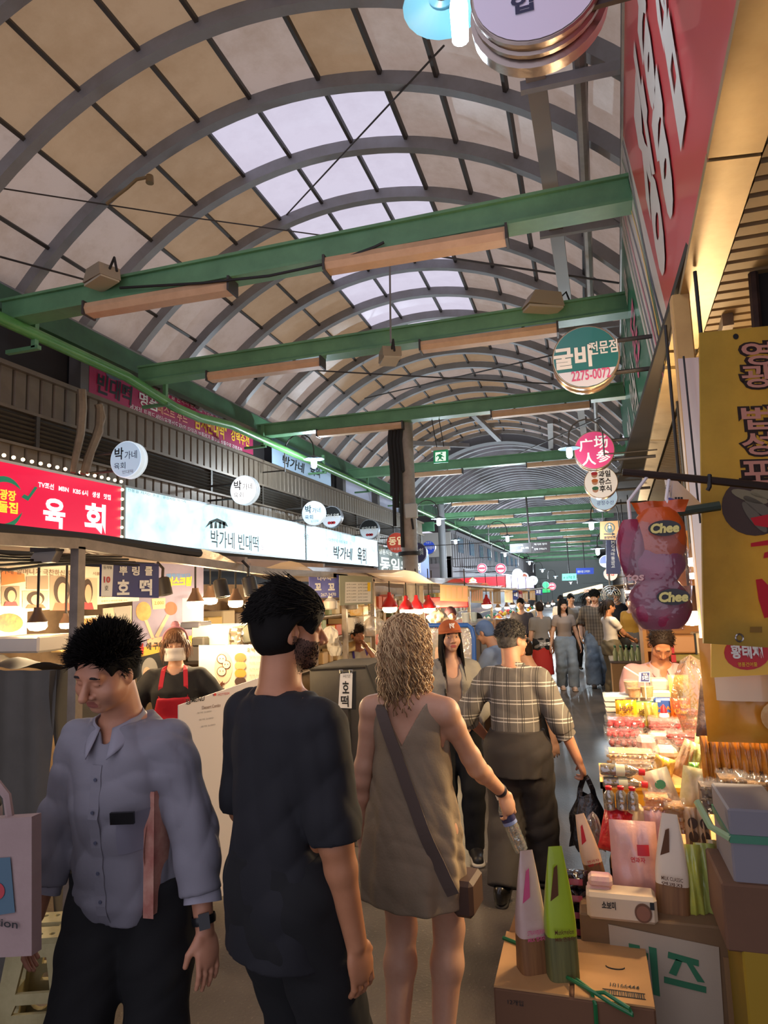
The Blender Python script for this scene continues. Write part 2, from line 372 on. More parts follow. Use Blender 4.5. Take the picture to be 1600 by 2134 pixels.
# tie rods and loose cables of the roof
t = thing('tie_rods', 'thin steel tie rods crossing under the curved roof ribs', 'rod', (-2.4, 6, 5.2))
def P3(*q): return [at(u, v, Y=y)-V(-2.4, 6, 5.2) for u, v, y in q]
b = B(); b.tube(P3((925, 95, 5.0), (590, 455, 7.3)), .009, 6); b.tube(P3((0, 392, 4.6), (360, 448, 6.0), (740, 500, 7.1)), .008, 6); b.tube(P3((0, 535, 5), (240, 600, 6)), .012, 6)
b.tube(P3((820, 520, 7.2), (1290, 590, 7.4)), .012, 6); b.tube(P3((620, 770, 9), (1150, 800, 11)), .012, 6); b.tube(P3((1260, 715, 9), (760, 830, 13)), .012, 6); b.tube(P3((1250, 870, 11), (1070, 950, 18)), .014, 6)
b.obj('rods', STEEL_D, t)
t = thing('beam_cable', 'black cable sagging along the nearest green beam', 'cable', (-2.4, 4.85, 4.85))
Q = [(250, 600), (420, 590), (560, 575), (700, 545), (780, 515), (800, 505)]
B().tube([at(u, v, Y=4.86)-V(-2.4, 4.85, 4.85) for u, v in Q], .012, 6).obj('cable', WIRE, t)

# left wall: two floors of ribbed metal siding with louvre bands, then the far block across the side alley
WX = -5.75
wall = group_root('wall_left', (WX, 0, 0))
SID = mat('bronze_siding', '7a6c5c', .45, .35, var=('5d5144', 1.5, .7)); SID_D = mat('siding_groove', '3a342d', .7); LOUV = mat('louvre_metal', '4d463d', .5, .4, var=('37312b', 3, .6))
B().box(-.3, -.02, -1, 24.3, 0, 2.35).obj('wall_base', mat('dark_shopfront', '3b342f', .8), wall, smooth=False)
B().box(-.3, -.03, -1, 24.3, 2.35, 4.36).obj('wall_backing', SID_D, wall, smooth=False)
def rib_panel(w, h):
    b = B(); pr = [(-w/2+.008, 0), (-w/2+.016, .022), (w/2-.016, .022), (w/2-.008, 0)]
    b.prism(pr, (-.03, 0, -h/2), (0, 1, 0), (1, 0, 0), (0, 0, h)); return b.mesh(SID, smooth=False)
SA, SB = rib_panel(.13, .46), rib_panel(.13, .24)
for i in range(108):
    y = 4.0+.187*i+.09
    part('siding_strip', SA, (0, y, 4.15), wall).scale = (1, 1.42, 1)
    part('siding_strip', SB, (0, y, 3.43), wall).scale = (1, 1.42, 1)
LM = B().beam((.0, -.88, 0), (.0, .88, 0), .012, .058, up=(.75, 0, .66)).mesh(LOUV, smooth=False)
for j in range(11):
    for k in range(6): part('louvre_slat', LM, (.0, 4.9+1.8*j, 3.60+.05*k), wall)
    B().box(-.03, .03, 5.78+1.8*j, 5.83+1.8*j, 3.55, 3.92).obj('louvre_mullion', LOUV, wall, smooth=False)
B().box(-.05, .05, 4, 24.3, 4.36, 4.41).box(-.05, .035, 4, 24.3, 3.91, 3.945).box(-.05, .035, 4, 24.3, 3.53, 3.56).obj('siding_trim', SID, wall, smooth=False)
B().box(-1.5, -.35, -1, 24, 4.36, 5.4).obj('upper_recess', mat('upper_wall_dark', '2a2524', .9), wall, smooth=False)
for y in (4.9, 6.6, 7.6, 10.4, 12.9, 13.9, 16, 19): B().box(-.30, -.12, y, y+.22, 4.38, 5.35).obj('upper_post', mat('upper_post', '5e5a58', .7), wall, smooth=False)
B().box(-.36, -.3, 14.0, 15.6, 4.38, 5.35).box(-.36, -.3, 16.3, 22, 4.38, 5.35).obj('upper_white_wall', mat('white_brick', 'b9bcd0', .8, bump=(30, .3)), wall, smooth=False)
# far block beyond the alley: end wall facing the hall and its side running on
ALM = mat('far_siding', '7f7b7d', .6, var=('66625f', 1, .6))
w2 = group_root('wall_far_left', (0, 0, 0))
B().box(-14, -5.75, 29.5, 30, 0, 3.35).obj('end_wall', ALM, w2, smooth=False)
B().box(-14, -5.7, 29.35, 29.5, 3.35, 4.45).obj('white_fascia', mat('white_sheet_wall', 'b8b2ac', .7), w2, smooth=False)
for k in range(40): B().box(-14+.2*k, -13.93+.2*k, 29.44, 29.5, 1.9, 3.3).obj('siding_strip', ALM, w2, smooth=False)
for k in range(7): B().box(-11.2, -8.4, 29.38, 29.46, 2.38+.1*k, 2.44+.1*k).obj('louvre_slat', LOUV, w2, smooth=False)
B().box(-8.2, -6.2, 29.4, 29.48, 2.3, 3.05).obj('grey_shutter', mat('shutter_mauve', '8a7f82', .7), w2, smooth=False)
B().box(-6.2, -5.7, 29.5, 100, 0, 4.6).obj('side_wall', ALM, w2, smooth=False)
for k in range(60): B().box(-5.7, -5.66, 29.6+.6*k, 29.9+.6*k, 2.9, 4.4).obj('siding_strip', ALM, w2, smooth=False)
for k in range(9): B().box(-5.72, -5.62, 31+3.3*k, 32.2+3.3*k, 3.6, 4.3).obj('window_pane', mat('far_pane', '5d6f86', .2), w2, smooth=False)
B().box(-14, -5.4, 24.6, 24.75, 4.1, 4.45).obj('alley_beam', GREEN_D, w2, smooth=False)
# alley closing wall further left
tag(B().box(-14.2, -14, -2, 30, 0, 6).obj('wall_alley', mat('alley_dark', '37322f', .9), smooth=False), kind='structure')
tag(B().box(-14, 6, 82, 82.3, 0, 7).obj('wall_end', mat('far_haze', 'c4ccc4', .9), smooth=False), kind='structure')  # pale wall colour stands in for haze at the far end
# right wall behind the shops
tag(B().box(3.0, 3.2, -2.5, 100, 0, 5.0).obj('wall_right', mat('right_wall', '6a5c4e', .8, var=('4d4238', 1.5, .7)), smooth=False), kind='structure')
# the end behind the photographer stays open to the street
# ================================================================ SIGNS, BANNERS, STREET LAMPS
INK = mat('ink_black', '191a1c', .6); WHITE = mat('white_paint', 'f1eee9', .5); NAVY = mat('navy_print', '2d3474', .5); REDP = mat('red_print', 'c3202c', .5)
YEL = mat('yellow_print', 'f2c531', .5); GRN = mat('green_print', '2f7a55', .5); GREY = mat('grey_print', '8d8a86', .6); PINKP = mat('pink_print', 'd65a86', .5)
BROWN = mat('brown_print', '6b4630', .6); ORNG = mat('orange_print', 'd9752a', .5); CARD = mat('pale_card', 'd9d2c4', .7); PEACH = mat('peach_print', 'e8a884', .6); SKINP = mat('printed_skin', 'd6a488', .6)
GLOWW = mat('lit_white_letters', 'fff4f4', .5, emit=1.1); 
def disc(b, x, z, rx, rz, y=-.004, m=0, n=24): b.add([(x, y, z)]+[(x+rx*math.cos(2*PI*i/n), y, z+rz*math.sin(2*PI*i/n)) for i in range(n)], [(0, 1+(i+1) % n, 1+i)[::-1] for i in range(n)], m); return b
def patch(b, pts, y=-.004, m=0):
    b.add([(x, y, z) for x, z in pts], [tuple(range(len(pts)))], m); return b
def card(name, label, cat, L, R, YL, YR, m, thick=.012, group=None, face='face'):
    """flat board hung in the place, spanning two upright edges; returns root, fn(u,v)->(x,z) on its face, w, h"""
    bl, tl, br, tr = at(L[0], L[2], Y=YL), at(L[0], L[1], Y=YL), at(R[0], R[2], Y=YR), at(R[0], R[1], Y=YR)
    c = (bl+tl+br+tr)/4; ux = V(*(((br+tr)-(bl+tl))/2)); a = math.atan2(ux.y, ux.x); e = V(math.cos(a), math.sin(a), 0); n = V(math.sin(a), -math.cos(a), 0)
    t = thing(name, label, cat, c, a, group)
    loc = lambda p: ((p-c).dot(e), (p-c).z)
    q = [loc(p) for p in (bl, br, tr, tl)]
    B().prism(q, (0, 0, 0), (1, 0, 0), (0, 0, 1), (0, thick, 0)).obj(face, m, t, smooth=False)
    C0 = np.array([0, 0, CZ])
    def fn(u, v):
        d = Vector(RC@np.array([u-CX, CY-v, F])); s = (c-V(0, 0, CZ)).dot(n)/d.dot(n); return loc(V(0, 0, CZ)+d*s)
    return t, fn, ux.length, (q[3][1]-q[0][1]+q[2][1]-q[1][1])/2
def ink(t, fn, txt, u, v, pw, ph, m, bold=0., name='lettering', y=-.004, shear=0., spacing=1.):
    """letters on a card: centre pixel, size in the photo's pixels, measured on the card itself"""
    x, z = fn(u, v); a, c = fn(u-pw/2, v), fn(u+pw/2, v); d, e = fn(u, v-ph/2), fn(u, v+ph/2)
    rot = 0
    return write(t, txt, x, z, abs(c[0]-a[0]), abs(d[1]-e[1]), m, y, bold, shear, spacing, name, rot)
def blot(t, fn, pts, m, name='print', y=-.003): 
    q = [fn(*p) for p in pts]
    ar = sum(q[i][0]*q[(i+1) % len(q)][1]-q[(i+1) % len(q)][0]*q[i][1] for i in range(len(q)))
    b = B(); patch(b, q if ar > 0 else q[::-1], y); return b.obj(name, m, t, smooth=False)
def spot(t, fn, u, v, pu, pv, m, name='print', y=-.003, n=20):
    return blot(t, fn, [(u+pu*math.cos(2*PI*i/n), v+pv*math.sin(2*PI*i/n)) for i in range(n)], m, name, y)

# ---- lit shop signs on the left wall (face +X): local x runs along the hall
FXW = -5.55
def wallsign(name, label, y0, y1, z0, z1, m, depth=.16, rim=None):
    t = thing(name, label, 'sign', (FXW, (y0+y1)/2, (z0+z1)/2), PI/2)
    w, h = y1-y0, z1-z0
    B().box(-w/2, w/2, 0, depth, -h/2, h/2).obj('sign_box', rim or mat('sign_metal', 'b6bcc0', .4, .5), t, smooth=False)
    B().box(-w/2+.03, w/2-.03, -.008, .0, -h/2+.03, h/2-.03).obj('lit_face', m, t, smooth=False)
    def fn(u, v):
        p = at(u, v, X=FXW+.01); return p.y-(y0+y1)/2, p.z-(z0+z1)/2
    return t, fn
RLIT = mat('lit_red_face', 'd60a3c', .4, emit=.85); CLIT = mat('lit_ice_face', 'a4e4f4', .4, emit=1.0, var=('e8fbff', 1.6, 1.)); CLIT2 = mat('lit_ice_face_far', '8fdcf2', .4, emit=1.0, var=('f0fdff', 1.2, 1.))
t, fn = wallsign('shop_sign', 'lit crimson shop sign with two big white letters and a ring of small bulbs', 4.3, 7.0, 2.57, 3.30, RLIT)
for ch, u, v, w in (('육', 113, 1070, 46), ('회', 198, 1080, 44)): ink(t, fn, ch, u, v, w, 62, GLOWW, .035, y=-.014)
ink(t, fn, '광장', 16, 1032, 34, 22, mat('lit_yellow', 'ffd83a', .5, emit=.9), .03, y=-.014); ink(t, fn, '돌집', 16, 1057, 42, 24, MATS['lit_yellow'], .03, y=-.014)
ink(t, fn, 'TV조선   MBN   KBS 6시   생생   맛집', 160, 1024, 150, 12, GLOWW, .02, y=-.014); ink(t, fn, 'T. 02)2278-0866', 190, 1122, 64, 11, MATS['lit_yellow'], .01, y=-.014)
def swoosh(c, r0, r1, a0, a1, w):
    q = []; 
    for i in range(15): a = a0+(a1-a0)*i/14; q.append((c[0]+r0*math.cos(a), c[1]-r1*math.sin(a)))
    k = []
    for i in range(15): a = a0+(a1-a0)*i/14; g = 1-w*math.sin(PI*i/14)**.7; k.append((c[0]+r0*g*math.cos(a), c[1]-r1*g*math.sin(a)))
    return q, k
LG = mat('lit_green', '1f8a63', .5, emit=.35)
for a0, a1 in ((.5, 2.9), (-2.6, -.35)):
    q, k = swoosh((5, 1048), 44, 56, a0, a1, .22); b = B(); Q = [fn(*p) for p in q+k]; n = 15
    b.add([(x, -.012, z) for x, z in Q], [(i, i+1, n+i+1, n+i) for i in range(n-1)]); b.obj('ring_mark', LG, t, smooth=False)
blot(t, fn, [(44, 1036), (58, 1044), (78, 1016), (72, 1014), (58, 1034), (50, 1030)], LG, 'ring_mark', -.013)
BULB = mat('tiny_bulb', 'ffdca8', .4, emit=6)
sph = B().lathe([(.001, -.02), (.015, -.014), (.02, 0), (.015, .014), (.001, .02)], 8).mesh(BULB)
for i in range(23): part('sign_bulb', sph, (-1.30+.118*i, -.03, .40), t)
for i in range(6): part('sign_bulb', sph, (1.32, -.03, .30-.12*i), t)
t, fn = wallsign('shop_sign', 'long lit pale cyan shop sign with a roof mark above one row of black letters', 7.05, 12.75, 2.56, 3.31, CLIT)
ink(t, fn, '박가네 빈대떡', 492, 1128, 98, 34, INK, .0, y=-.014, spacing=1.0)
DG = mat('dark_green_ink', '2c3f38', .6)
blot(t, fn, [(427, 1100), (436, 1086), (452, 1080), (470, 1088), (475, 1098), (460, 1092), (448, 1087), (438, 1092)], DG, 'roof_mark', -.014)
for u in (438, 447, 456, 464): blot(t, fn, [(u, 1088), (u+4, 1088), (u+5, 1101), (u-1, 1101)], DG, 'roof_mark', -.014)
ink(t, fn, '전통을 지키는 손맛   광장시장 먹거리', 330, 1034, 120, 6, GREY, y=-.014); ink(t, fn, '대표 메뉴   빈대떡   모둠전   육회', 560, 1062, 110, 6, GREY, y=-.014); ink(t, fn, '포장   배달   02-2264-0847', 520, 1169, 120, 6, GREY, y=-.014); ink(t, fn, '본점', 638, 1118, 10, 12, GREY, y=-.014)
ink(t, fn, '인', 547, 1141, 6, 10, REDP, y=-.014)
t, fn = wallsign('shop_sign', 'shorter lit pale cyan sign with brush letters, farther along the same wall', 12.8, 17.8, 2.56, 3.31, CLIT2)
ink(t, fn, '박가네', 715, 1153, 40, 26, INK, .02, y=-.014, shear=.15); ink(t, fn, '육회', 754, 1158, 18, 34, INK, .02, y=-.014); ink(t, fn, '대한민국 대표 육회', 705, 1128, 38, 7, GREY, y=-.014); ink(t, fn, '인', 770, 1174, 4, 6, REDP, y=-.014)
OLV = mat('olive_sign', '5d6a60', .6, emit=.12); PALE = mat('pale_sign_letters', 'd8dccf', .5, emit=.35)  # faint glow put into the unlit olive face and its letters
t, fn = wallsign('shop_sign', 'unlit olive sign with painted-in glow and tall cream letters, partly hidden by the round column', 17.9, 22.2, 2.3, 3.2, OLV)
ink(t, fn, '동일유부', 834, 1180, 76, 30, PALE, .03, y=-.014); ink(t, fn, '냉동식품 · 부재납품 전문', 828, 1155, 70, 10, PALE, .01, y=-.014)
t, fn = wallsign('shop_sign', 'tall blue and white sign with wave lines just past the round column', 22.3, 24.2, 2.1, 3.3, mat('dusty_blue_sign', '46598a', .6, emit=.12))
ink(t, fn, '상회', 868, 1180, 16, 26, PALE, .03, y=-.014)
def dy_sign(t, y0, y1): pass
# ---- banners of the upper floor
def upcard(name, label, L, R, X, m):
    a, b_ = at(L[0], L[2], X=X), at(R[0], R[2], X=X)
    return card(name, label, 'banner', L, R, a.y, b_.y, m, .01)
WINE = mat('wine_banner', 'a3204e', .6, var=('7c1c3f', 1.2, .8), emit=.06)
t, fn, w, h = upcard('wall_banner', 'crimson upper floor banner crowded with rows of white and yellow writing', (186, 735, 832), (527, 868, 948), -5.86, WINE)
ink(t, fn, '빈대떡', 240, 812, 74, 42, INK, .03, y=-.006, shear=.1); spot(t, fn, 247, 776, 27, 17, mat('slate_oval', '55606a', .6), y=-.004); ink(t, fn, '박가네', 247, 779, 40, 17, WHITE, .02, y=-.007)
ink(t, fn, '박가네 김치빈대떡, 명품패스트푸드', 405, 828, 220, 17, WHITE, .01, y=-.006); ink(t, fn, '해외에 수출해야 할 한국의 문화 음식상품 열가지 중', 390, 840, 190, 12, WHITE, y=-.006)
ink(t, fn, '명품', 310, 838, 40, 28, WHITE, .02, y=-.006); ink(t, fn, '패스트 푸드', 360, 862, 62, 22, PEACH, .01, y=-.006); ink(t, fn, '"김치빈대떡"', 437, 888, 72, 34, YEL, .02, y=-.006); ink(t, fn, '강력추천', 500, 912, 38, 26, YEL, .02, y=-.006)
ink(t, fn, '세계적 트렌드세터(유행선도자)인 타일러 브륄레가 최고의 상품으로 강력추천', 403, 900, 225, 13, WHITE, y=-.006)
t, fn, w, h = upcard('wall_banner', 'pale blue upper floor banner with black brush letters behind a hoop lamp', (567, 915, 965), (689, 962, 1014), -5.86, mat('pale_blue_banner', 'a9c4de', .6, emit=.25))
ink(t, fn, '박가네', 612, 968, 46, 22, INK, .02, y=-.006, shear=.15); ink(t, fn, '육회', 656, 980, 20, 26, INK, .02, y=-.006); ink(t, fn, '대한민국', 600, 945, 30, 7, GREY, y=-.006)

# ---- round projecting signs (thick drums facing down the hall)
def drum(name, label, u, v, rpx, Y, face, rim, depth=.14, cat='sign', rz=0., group=None, arm=None):
    p = at(u, v, Y=Y); r = rpx*mpp(p); t = thing(name, label, cat, p, rz, group)
    n = 36
    b = B(); b.lathe([(r*.97, 0), (r, .006), (r, depth*.28), (r*.955, depth*.34), (r*.955, depth*.62), (r, depth*.7), (r, depth-.006), (r*.97, depth)], n, ax='y'); b.obj('drum', rim, t, angle=30)
    b = B(); disc(b, 0, 0, r*.95, r*.95, -.003, n=n); b.obj('face', face, t, smooth=False)
    if arm is not None:
        s = 1 if arm > 0 else -1; arm = max(.3, .42+.0475*p.y-p.x) if arm > 0 else min(-.3, -5.72-p.x)
        for dz in (.5, -.5): B().tube([(s*r*.7, depth/2, dz*r), (arm, depth/2, dz*r)], .016, 6).obj('arm', STEEL_D, t)
    def fn(uu, vv): return (uu-u)/rpx*r, (v-vv)/rpx*r
    return t, fn, r
def dink(t, fn, txt, u, v, w, h, m, bold=0., **k):
    x, z = fn(u, v); s = abs(fn(u+1, v)[0]-x); return write(t, txt, x, z, w*s, h*s, m, -.007, bold, **k)
def dhalf(t, r, z0, z1, m, y=-.005):
    b = B(); n = 14; z0, z1 = z0*r, z1*r; R_ = r*.94
    Lp = [(math.sqrt(max(0, R_*R_-(z0+(z1-z0)*i/n)**2)), z0+(z1-z0)*i/n) for i in range(n+1)]
    b.add([(-x, y, z) for x, z in Lp]+[(x, y, z) for x, z in Lp], [(i, n+1+i, n+2+i, i+1) for i in range(n)]); return b.obj('band', m, t, smooth=False)
CH = mat('drum_rim', 'aeb7c2', .35, .6); FACEB = mat('ice_blue_face', 'b9d6ee', .4, emit=.42); FACEW = mat('lit_white_face', 'fdfdff', .4, emit=1.3); RIMW = mat('lit_rim', 'dff0fb', .4, emit=.5)
BR = 'round sign of pale blue with thin black brush letters'
for k, (u, v, r, X, fc, lab, dim) in enumerate(((262, 957, 39, -5.0, FACEB, 'nearest pale blue round wall sign, high beside the crimson shop sign', 1), (507, 1021, 31, -5.05, FACEW, 'glaring white round wall sign whose letters are washed out', 0), (652, 1069, 25, -5.1, FACEB, 'small pale blue round wall sign in front of a striped round sign', 1))):
    t, fn, R_ = drum('round_sign', lab, u, v, r, at(u, v, X=X).y, fc, RIMW, .12, arm=-.7+.1*k); s = r/39
    dink(t, fn, '박', u-16*s, v-13*s, 22*s, 26*s, INK, .015); dink(t, fn, '가네', u+13*s, v-8*s, 30*s, 17*s, INK if dim else GREY); dink(t, fn, '육회', u-14*s, v+13*s, 28*s, 14*s, INK if dim else GREY); dink(t, fn, '빈대떡', u+6*s, v+27*s, 26*s, 8*s, GREY)
for u, v, r, X, lab, b0 in ((690, 1077, 23, -5.2, 'round sign half black half white, overlapped by a pale blue one', 1), (769, 1103, 21, -5.15, 'round sign with black top half and red berries below, near the column', 1)):
    t, fn, R_ = drum('round_sign', lab, u, v, r, at(u, v, X=X).y, mat('milk_face', 'd7dde6', .4, emit=.25), CH, .12, arm=-.5)
    dhalf(t, R_, .05, .94, INK); dink(t, fn, '박가네 육회', u, v-1, r*1.5, r*.45, WHITE, .02, shear=.1)
    b = B(); [disc(b, dx*R_, -.55*R_, .16*R_, .13*R_, -.006) for dx in (-.2, .05, .25)]; b.obj('berries', REDP, t, smooth=False)
t, fn, R_ = drum('round_sign', 'brick red round wall sign half behind the round column', 826, 1131, 22, at(826, 1131, X=-5.2).y, mat('brick_face', 'b8402c', .5, emit=.25), CH, .12, arm=-.5); dink(t, fn, '동일', 826, 1127, 34, 18, mat('cream_letters', 'f0cf9f', .5, emit=.3), .03); dink(t, fn, '유부초밥', 826, 1144, 28, 6, CARD)
t, fn, R_ = drum('round_sign', 'dark purple sign board with pale letters just right of the round column', 868, 1152, 22, 21.5, mat('plum_face', '3d3352', .5, emit=.1), CH, .12, arm=-1.2); dink(t, fn, '륭상회', 866, 1150, 32, 14, WHITE, .02)
t, fn, R_ = drum('round_sign', 'cobalt blue round sign with white letters hanging in the side alley', 893, 1141, 14, 22.5, mat('cobalt_face', '2846b8', .5, emit=.45), CH, .12, arm=-1.2); dink(t, fn, '수원아줌마', 893, 1141, 25, 9, WHITE, .02); dink(t, fn, '해물천', 893, 1131, 12, 4, WHITE)
# far lit signs along the left
NEONR = mat('neon_red', 'ff3a52', .4, emit=1.6); NEONG = mat('neon_green', '27d07a', .4, emit=1.1)
FARS = [(1004, 1184, 10, 30, NEONR, 'oval red and white neon sign on the far grey corner wall'), (1043, 1185, 11, 33, NEONR, 'round red neon ring sign on the far left wall'), (1078, 1196, 11, 36, FACEW, 'blazing white globe shaped far sign, left of a ring sign'), (1092, 1202, 9, 38, mat('ring_sign', 'c06a52', .5, emit=.5), 'brown round far sign with a glowing white ring'), (1110, 1210, 10, 41, FACEW, 'white far round sign above an orange one'), (1137, 1219, 7, 46, NEONG, 'green far neon loop sign'), (1150, 1222, 8, 48, NEONR, 'red far neon pennant sign with a ring')]
for u, v, r, Y, m, lab in FARS:
    t, fn, R_ = drum('round_sign', lab, u, v, r, Y, m, RIMW, .1, arm=-1.0)
    if m is NEONR: b = B(); disc(b, 0, 0, R_*.72, R_*.72, -.006); b.obj('inner_face', mat('neon_inner', 'ffd2d6', .4, emit=1.0), t, smooth=False); dhalf(t, R_*.7, -.3, .25, NEONR, -.009)
    elif 'ring' in lab: b = B(); [disc(b, 0, 0, R_*q, R_*q, -.005-.002*i, m=i) for i, q in enumerate((.93, .72))]; b.obj('ring_face', [FACEW, m], t, smooth=False)
for lab, L, R, Y0, Y1, m in (('long red lit shop fascia on the far corner', (905, 1210, 1232), (1054, 1198, 1224), 29.2, 29.2, mat('lit_scarlet', 'e02430', .4, emit=.9)), ('violet and white lit shop fascia past the red far fascia', (1056, 1196, 1226), (1112, 1208, 1226), 29.6, 41, mat('lit_violet', 'd9ccff', .4, emit=1.2)), ('orange lit far shop sign', (1083, 1213, 1232), (1104, 1212, 1230), 39, 42, mat('lit_orange', 'ff8c22', .4, emit=1.0)), ('small teal lit far shop sign with green bar', (1128, 1226, 1234), (1146, 1227, 1236), 45, 48, NEONG)):
    t, fn, w, h = card('shop_fascia', lab, 'sign', L, R, Y0, Y1, m, .2)
    u0, u1 = L[0], R[0]; b = B(); b.box(-w/2, w/2, -.01, .21, h/2, h/2+.05).box(-w/2, w/2, -.01, .21, -h/2-.05, -h/2).obj('sign_frame', STEEL, t, smooth=False)
    if 'red' in lab: ink(t, fn, '우', 985, 1213, 16, 14, GLOWW, .04, y=-.02); blot(t, fn, [(976, 1210), (984, 1203), (992, 1210), (984, 1217)], YEL, 'diamond_mark', -.015)

# ---- right: long banner sign over the shops (leans a little), red then white waves then green
def SL(y, k): return V(.366+.0475*y-(.092+.004*y)*k, y, 3.18+1.95*k)
sg = thing('long_fascia_sign', 'huge red and green banner sign running above the right hand shops', 'sign', SL(5, 0))
def spt(y, k, off=0.): p = SL(y, k); return p-SL(5, 0)+V(-off, 0, -off*.05)
def sign_uv(u, v):
    d = Vector(RC@np.array([u-CX, CY-v, F])); A, Bv = SL(0, 0), SL(10, 0)-SL(0, 0); Cv = SL(5, 1)-SL(5, 0); n = Bv.cross(Cv); s = (A-V(0, 0, CZ)).dot(n)/d.dot(n); p = V(0, 0, CZ)+d*s
    return p.y, (p.z-3.18)/1.95
RS = mat('red_banner_vinyl', 'd8474c', .3, coat=.2); GS = mat('green_banner_vinyl', '2c7a5e', .3, coat=.2); WS = mat('white_banner_vinyl', 'd9d3cf', .4); DB = mat('navy_stripe', '2b3a66', .5)
def strip(k0a, k0b, y0, y1, m, name, off=0., n=10):
    b = B(); b.grid(lambda a, c: tuple(spt(y0+(y1-y0)*a, k0a(y0+(y1-y0)*a)*(1-c)+k0b(y0+(y1-y0)*a)*c, off)), n, 2); o = b.obj(name, m, sg, smooth=False); return o
clampk = lambda x: max(0., min(1., x))
# boundary lines of the print in (y, k): the red ends along y=yr(k), green begins along y=yg(k)
def bound(pts):
    q = [sign_uv(*p) for p in pts]; return q
q1 = bound([(1298, 283), (1345, 440), (1402, 706)]); q2 = bound([(1297, 492), (1335, 660), (1378, 860)])
ya, yb = q1[0][0], q1[-1][0]; yc, yd = q2[0][0], q2[-1][0]
def quad4(y00, y10, y01, y11, m, name, off, n=8):
    # y00..: near/far at bottom (k=0), near/far at top (k=1)
    b = B(); b.grid(lambda a, c: tuple(spt((y00+(y10-y00)*a)*(1-c)+(y01+(y11-y01)*a)*c, c, off)), 12, n); return b.obj(name, m, sg, smooth=False)
quad4(.45, yb, .45, ya, RS, 'red_field', 0)
quad4(yb, yd, ya, yc, WS, 'white_field', 0)
quad4(yd, 13.2, yc, 13.2, GS, 'green_field', 0)
for i, f in enumerate((.12, .22, .34, .46, .6, .72, .86)):
    m = (DB, GRN, YEL, DB, PINKP, DB, GRN)[i]; b = B(); n = 22
    def wv(a, c): k = a; y = (yb*(1-k)+ya*k)*(1-f)+(yd*(1-k)+yc*k)*f+.12*math.sin(5*k+i)*(1-f); return tuple(spt(y+(c-.5)*(.02+.03*(1-k)), k, .006))
    b.grid(wv, n, 2); b.obj('wave_stripe', m, sg, smooth=False)
def swrite(txt, y, k, wy, hk, m, bold=.02, name='lettering'):
    co, fs = glyphs(txt, bold); b = B(); b.add([spt(y-a*wy, k+c*hk, .008) for a, c in co], fs); return b.obj(name, m, sg, smooth=False)
for ch, u, v, wy, hk in (('장', 1362, 410, .62, .62), ('홍', 1365, 205, .42, .62), ('삼', 1390, 60, .30, .62)):
    y, k = sign_uv(u, v); swrite(ch, y, .47, wy, hk, WS, .05)
swrite('인삼', 8.2, .45, 1.5, .34, WS, .03); swrite('홍삼', 10.6, .45, 1.5, .34, WS, .03); swrite('제수용품 · 건어물', 8.6, .82, 4.2, .13, WS, .01); swrite('도매 · 소매', 10.4, .16, 3.2, .13, WS, .01); swrite('종로', 6.6, .5, .9, .3, PINKP, .02)
# sign edge frame and its pale metal underside, in bolted lengths
FA = mat('cream_fascia_metal', 'b39a6c', .42, .3, var=('8d7447', 2.5, .6), bump=(14, .15))
for y0, y1 in ((.3, 2.2), (2.22, 4.05), (4.1, 4.35), (4.42, 6.6), (6.63, 9), (9.03, 13.2)):
    a, c = spt(y0, 0), spt(y1, 0); b = B(); w = .15 if y0 < 4 else .13
    v = [a+V(-.005, 0, -.005), c+V(-.005, 0, -.005), c+V(w, 0, -.02), a+V(w, 0, -.02)]; v += [p+V(0, 0, .03) for p in v]
    b.add(v, [(0, 3, 2, 1), (4, 5, 6, 7), (0, 1, 5, 4), (1, 2, 6, 5), (2, 3, 7, 6), (3, 0, 4, 7)]); b.obj('underside_plate', FA, sg, smooth=False)
B().tube([spt(.3, 1), spt(13.2, 1)], .02, 6).obj('sign_frame', GALV, sg)
b = B(); v = [spt(y, k)+V(.1, 0, 0) for y, k in ((.3, 0), (13.2, 0), (13.2, 1), (.3, 1))]; b.add(v, [(0, 1, 2, 3)]); b.obj('sign_back', STEEL_D, sg, smooth=False)
# ---- right round signs
TEAL = mat('teal_face', '1f6a66', .3, emit=.12, coat=.3); RIMG = mat('bronze_rim', 'b89f86', .3, .7)
t, fn, R_ = drum('round_sign', 'big teal round sign with white brush letters and a pink number', 1220, 744, 68, 4.9, TEAL, RIMG, .16, arm=.55)
dhalf(t, R_, -.94, -.42, mat('pale_band', 'd5d3dc', .4, emit=.1)); dink(t, fn, '굴비', 1194, 742, 76, 48, WHITE, .04); dink(t, fn, '전문점', 1256, 728, 56, 28, WHITE, .02); dink(t, fn, '2275-0072', 1228, 783, 78, 22, PINKP, .02)
t, fn, R_ = drum('round_sign', 'magenta round sign with four white characters beside a bright bulb', 1238, 938, 41, 6.9, mat('magenta_face', 'c23a68', .3, emit=.25, coat=.3), RIMG, .16, arm=.5)
for ch, u, v in (('广', 1222, 926), ('场', 1252, 922), ('人', 1226, 956), ('参', 1255, 952)): dink(t, fn, ch, u, v, 28, 27, WHITE, .02)
t, fn, R_ = drum('round_sign', 'white round juice sign with three small printed heads and black letters', 1252, 1005, 34, 8.4, mat('cream_face', 'efe6dc', .4, emit=.3), RIMG, .14, arm=.5)
for ch, v in (('과일', 988), ('쥬스', 1004), ('후식', 1019)): dink(t, fn, ch, 1260, v, 24, 14, INK, .03)
for v, c in ((989, REDP), (1004, ORNG), (1020, GRN)):
    x, z = fn(1240, v); b = B(); disc(b, x, z, 6*mpp(t.location), 6*mpp(t.location), -.006); b.obj('printed_face', SKINP, t, smooth=False); b = B(); disc(b, x, z+.018, 6.5*mpp(t.location), 4*mpp(t.location), -.007); b.obj('printed_hair', c, t, smooth=False)
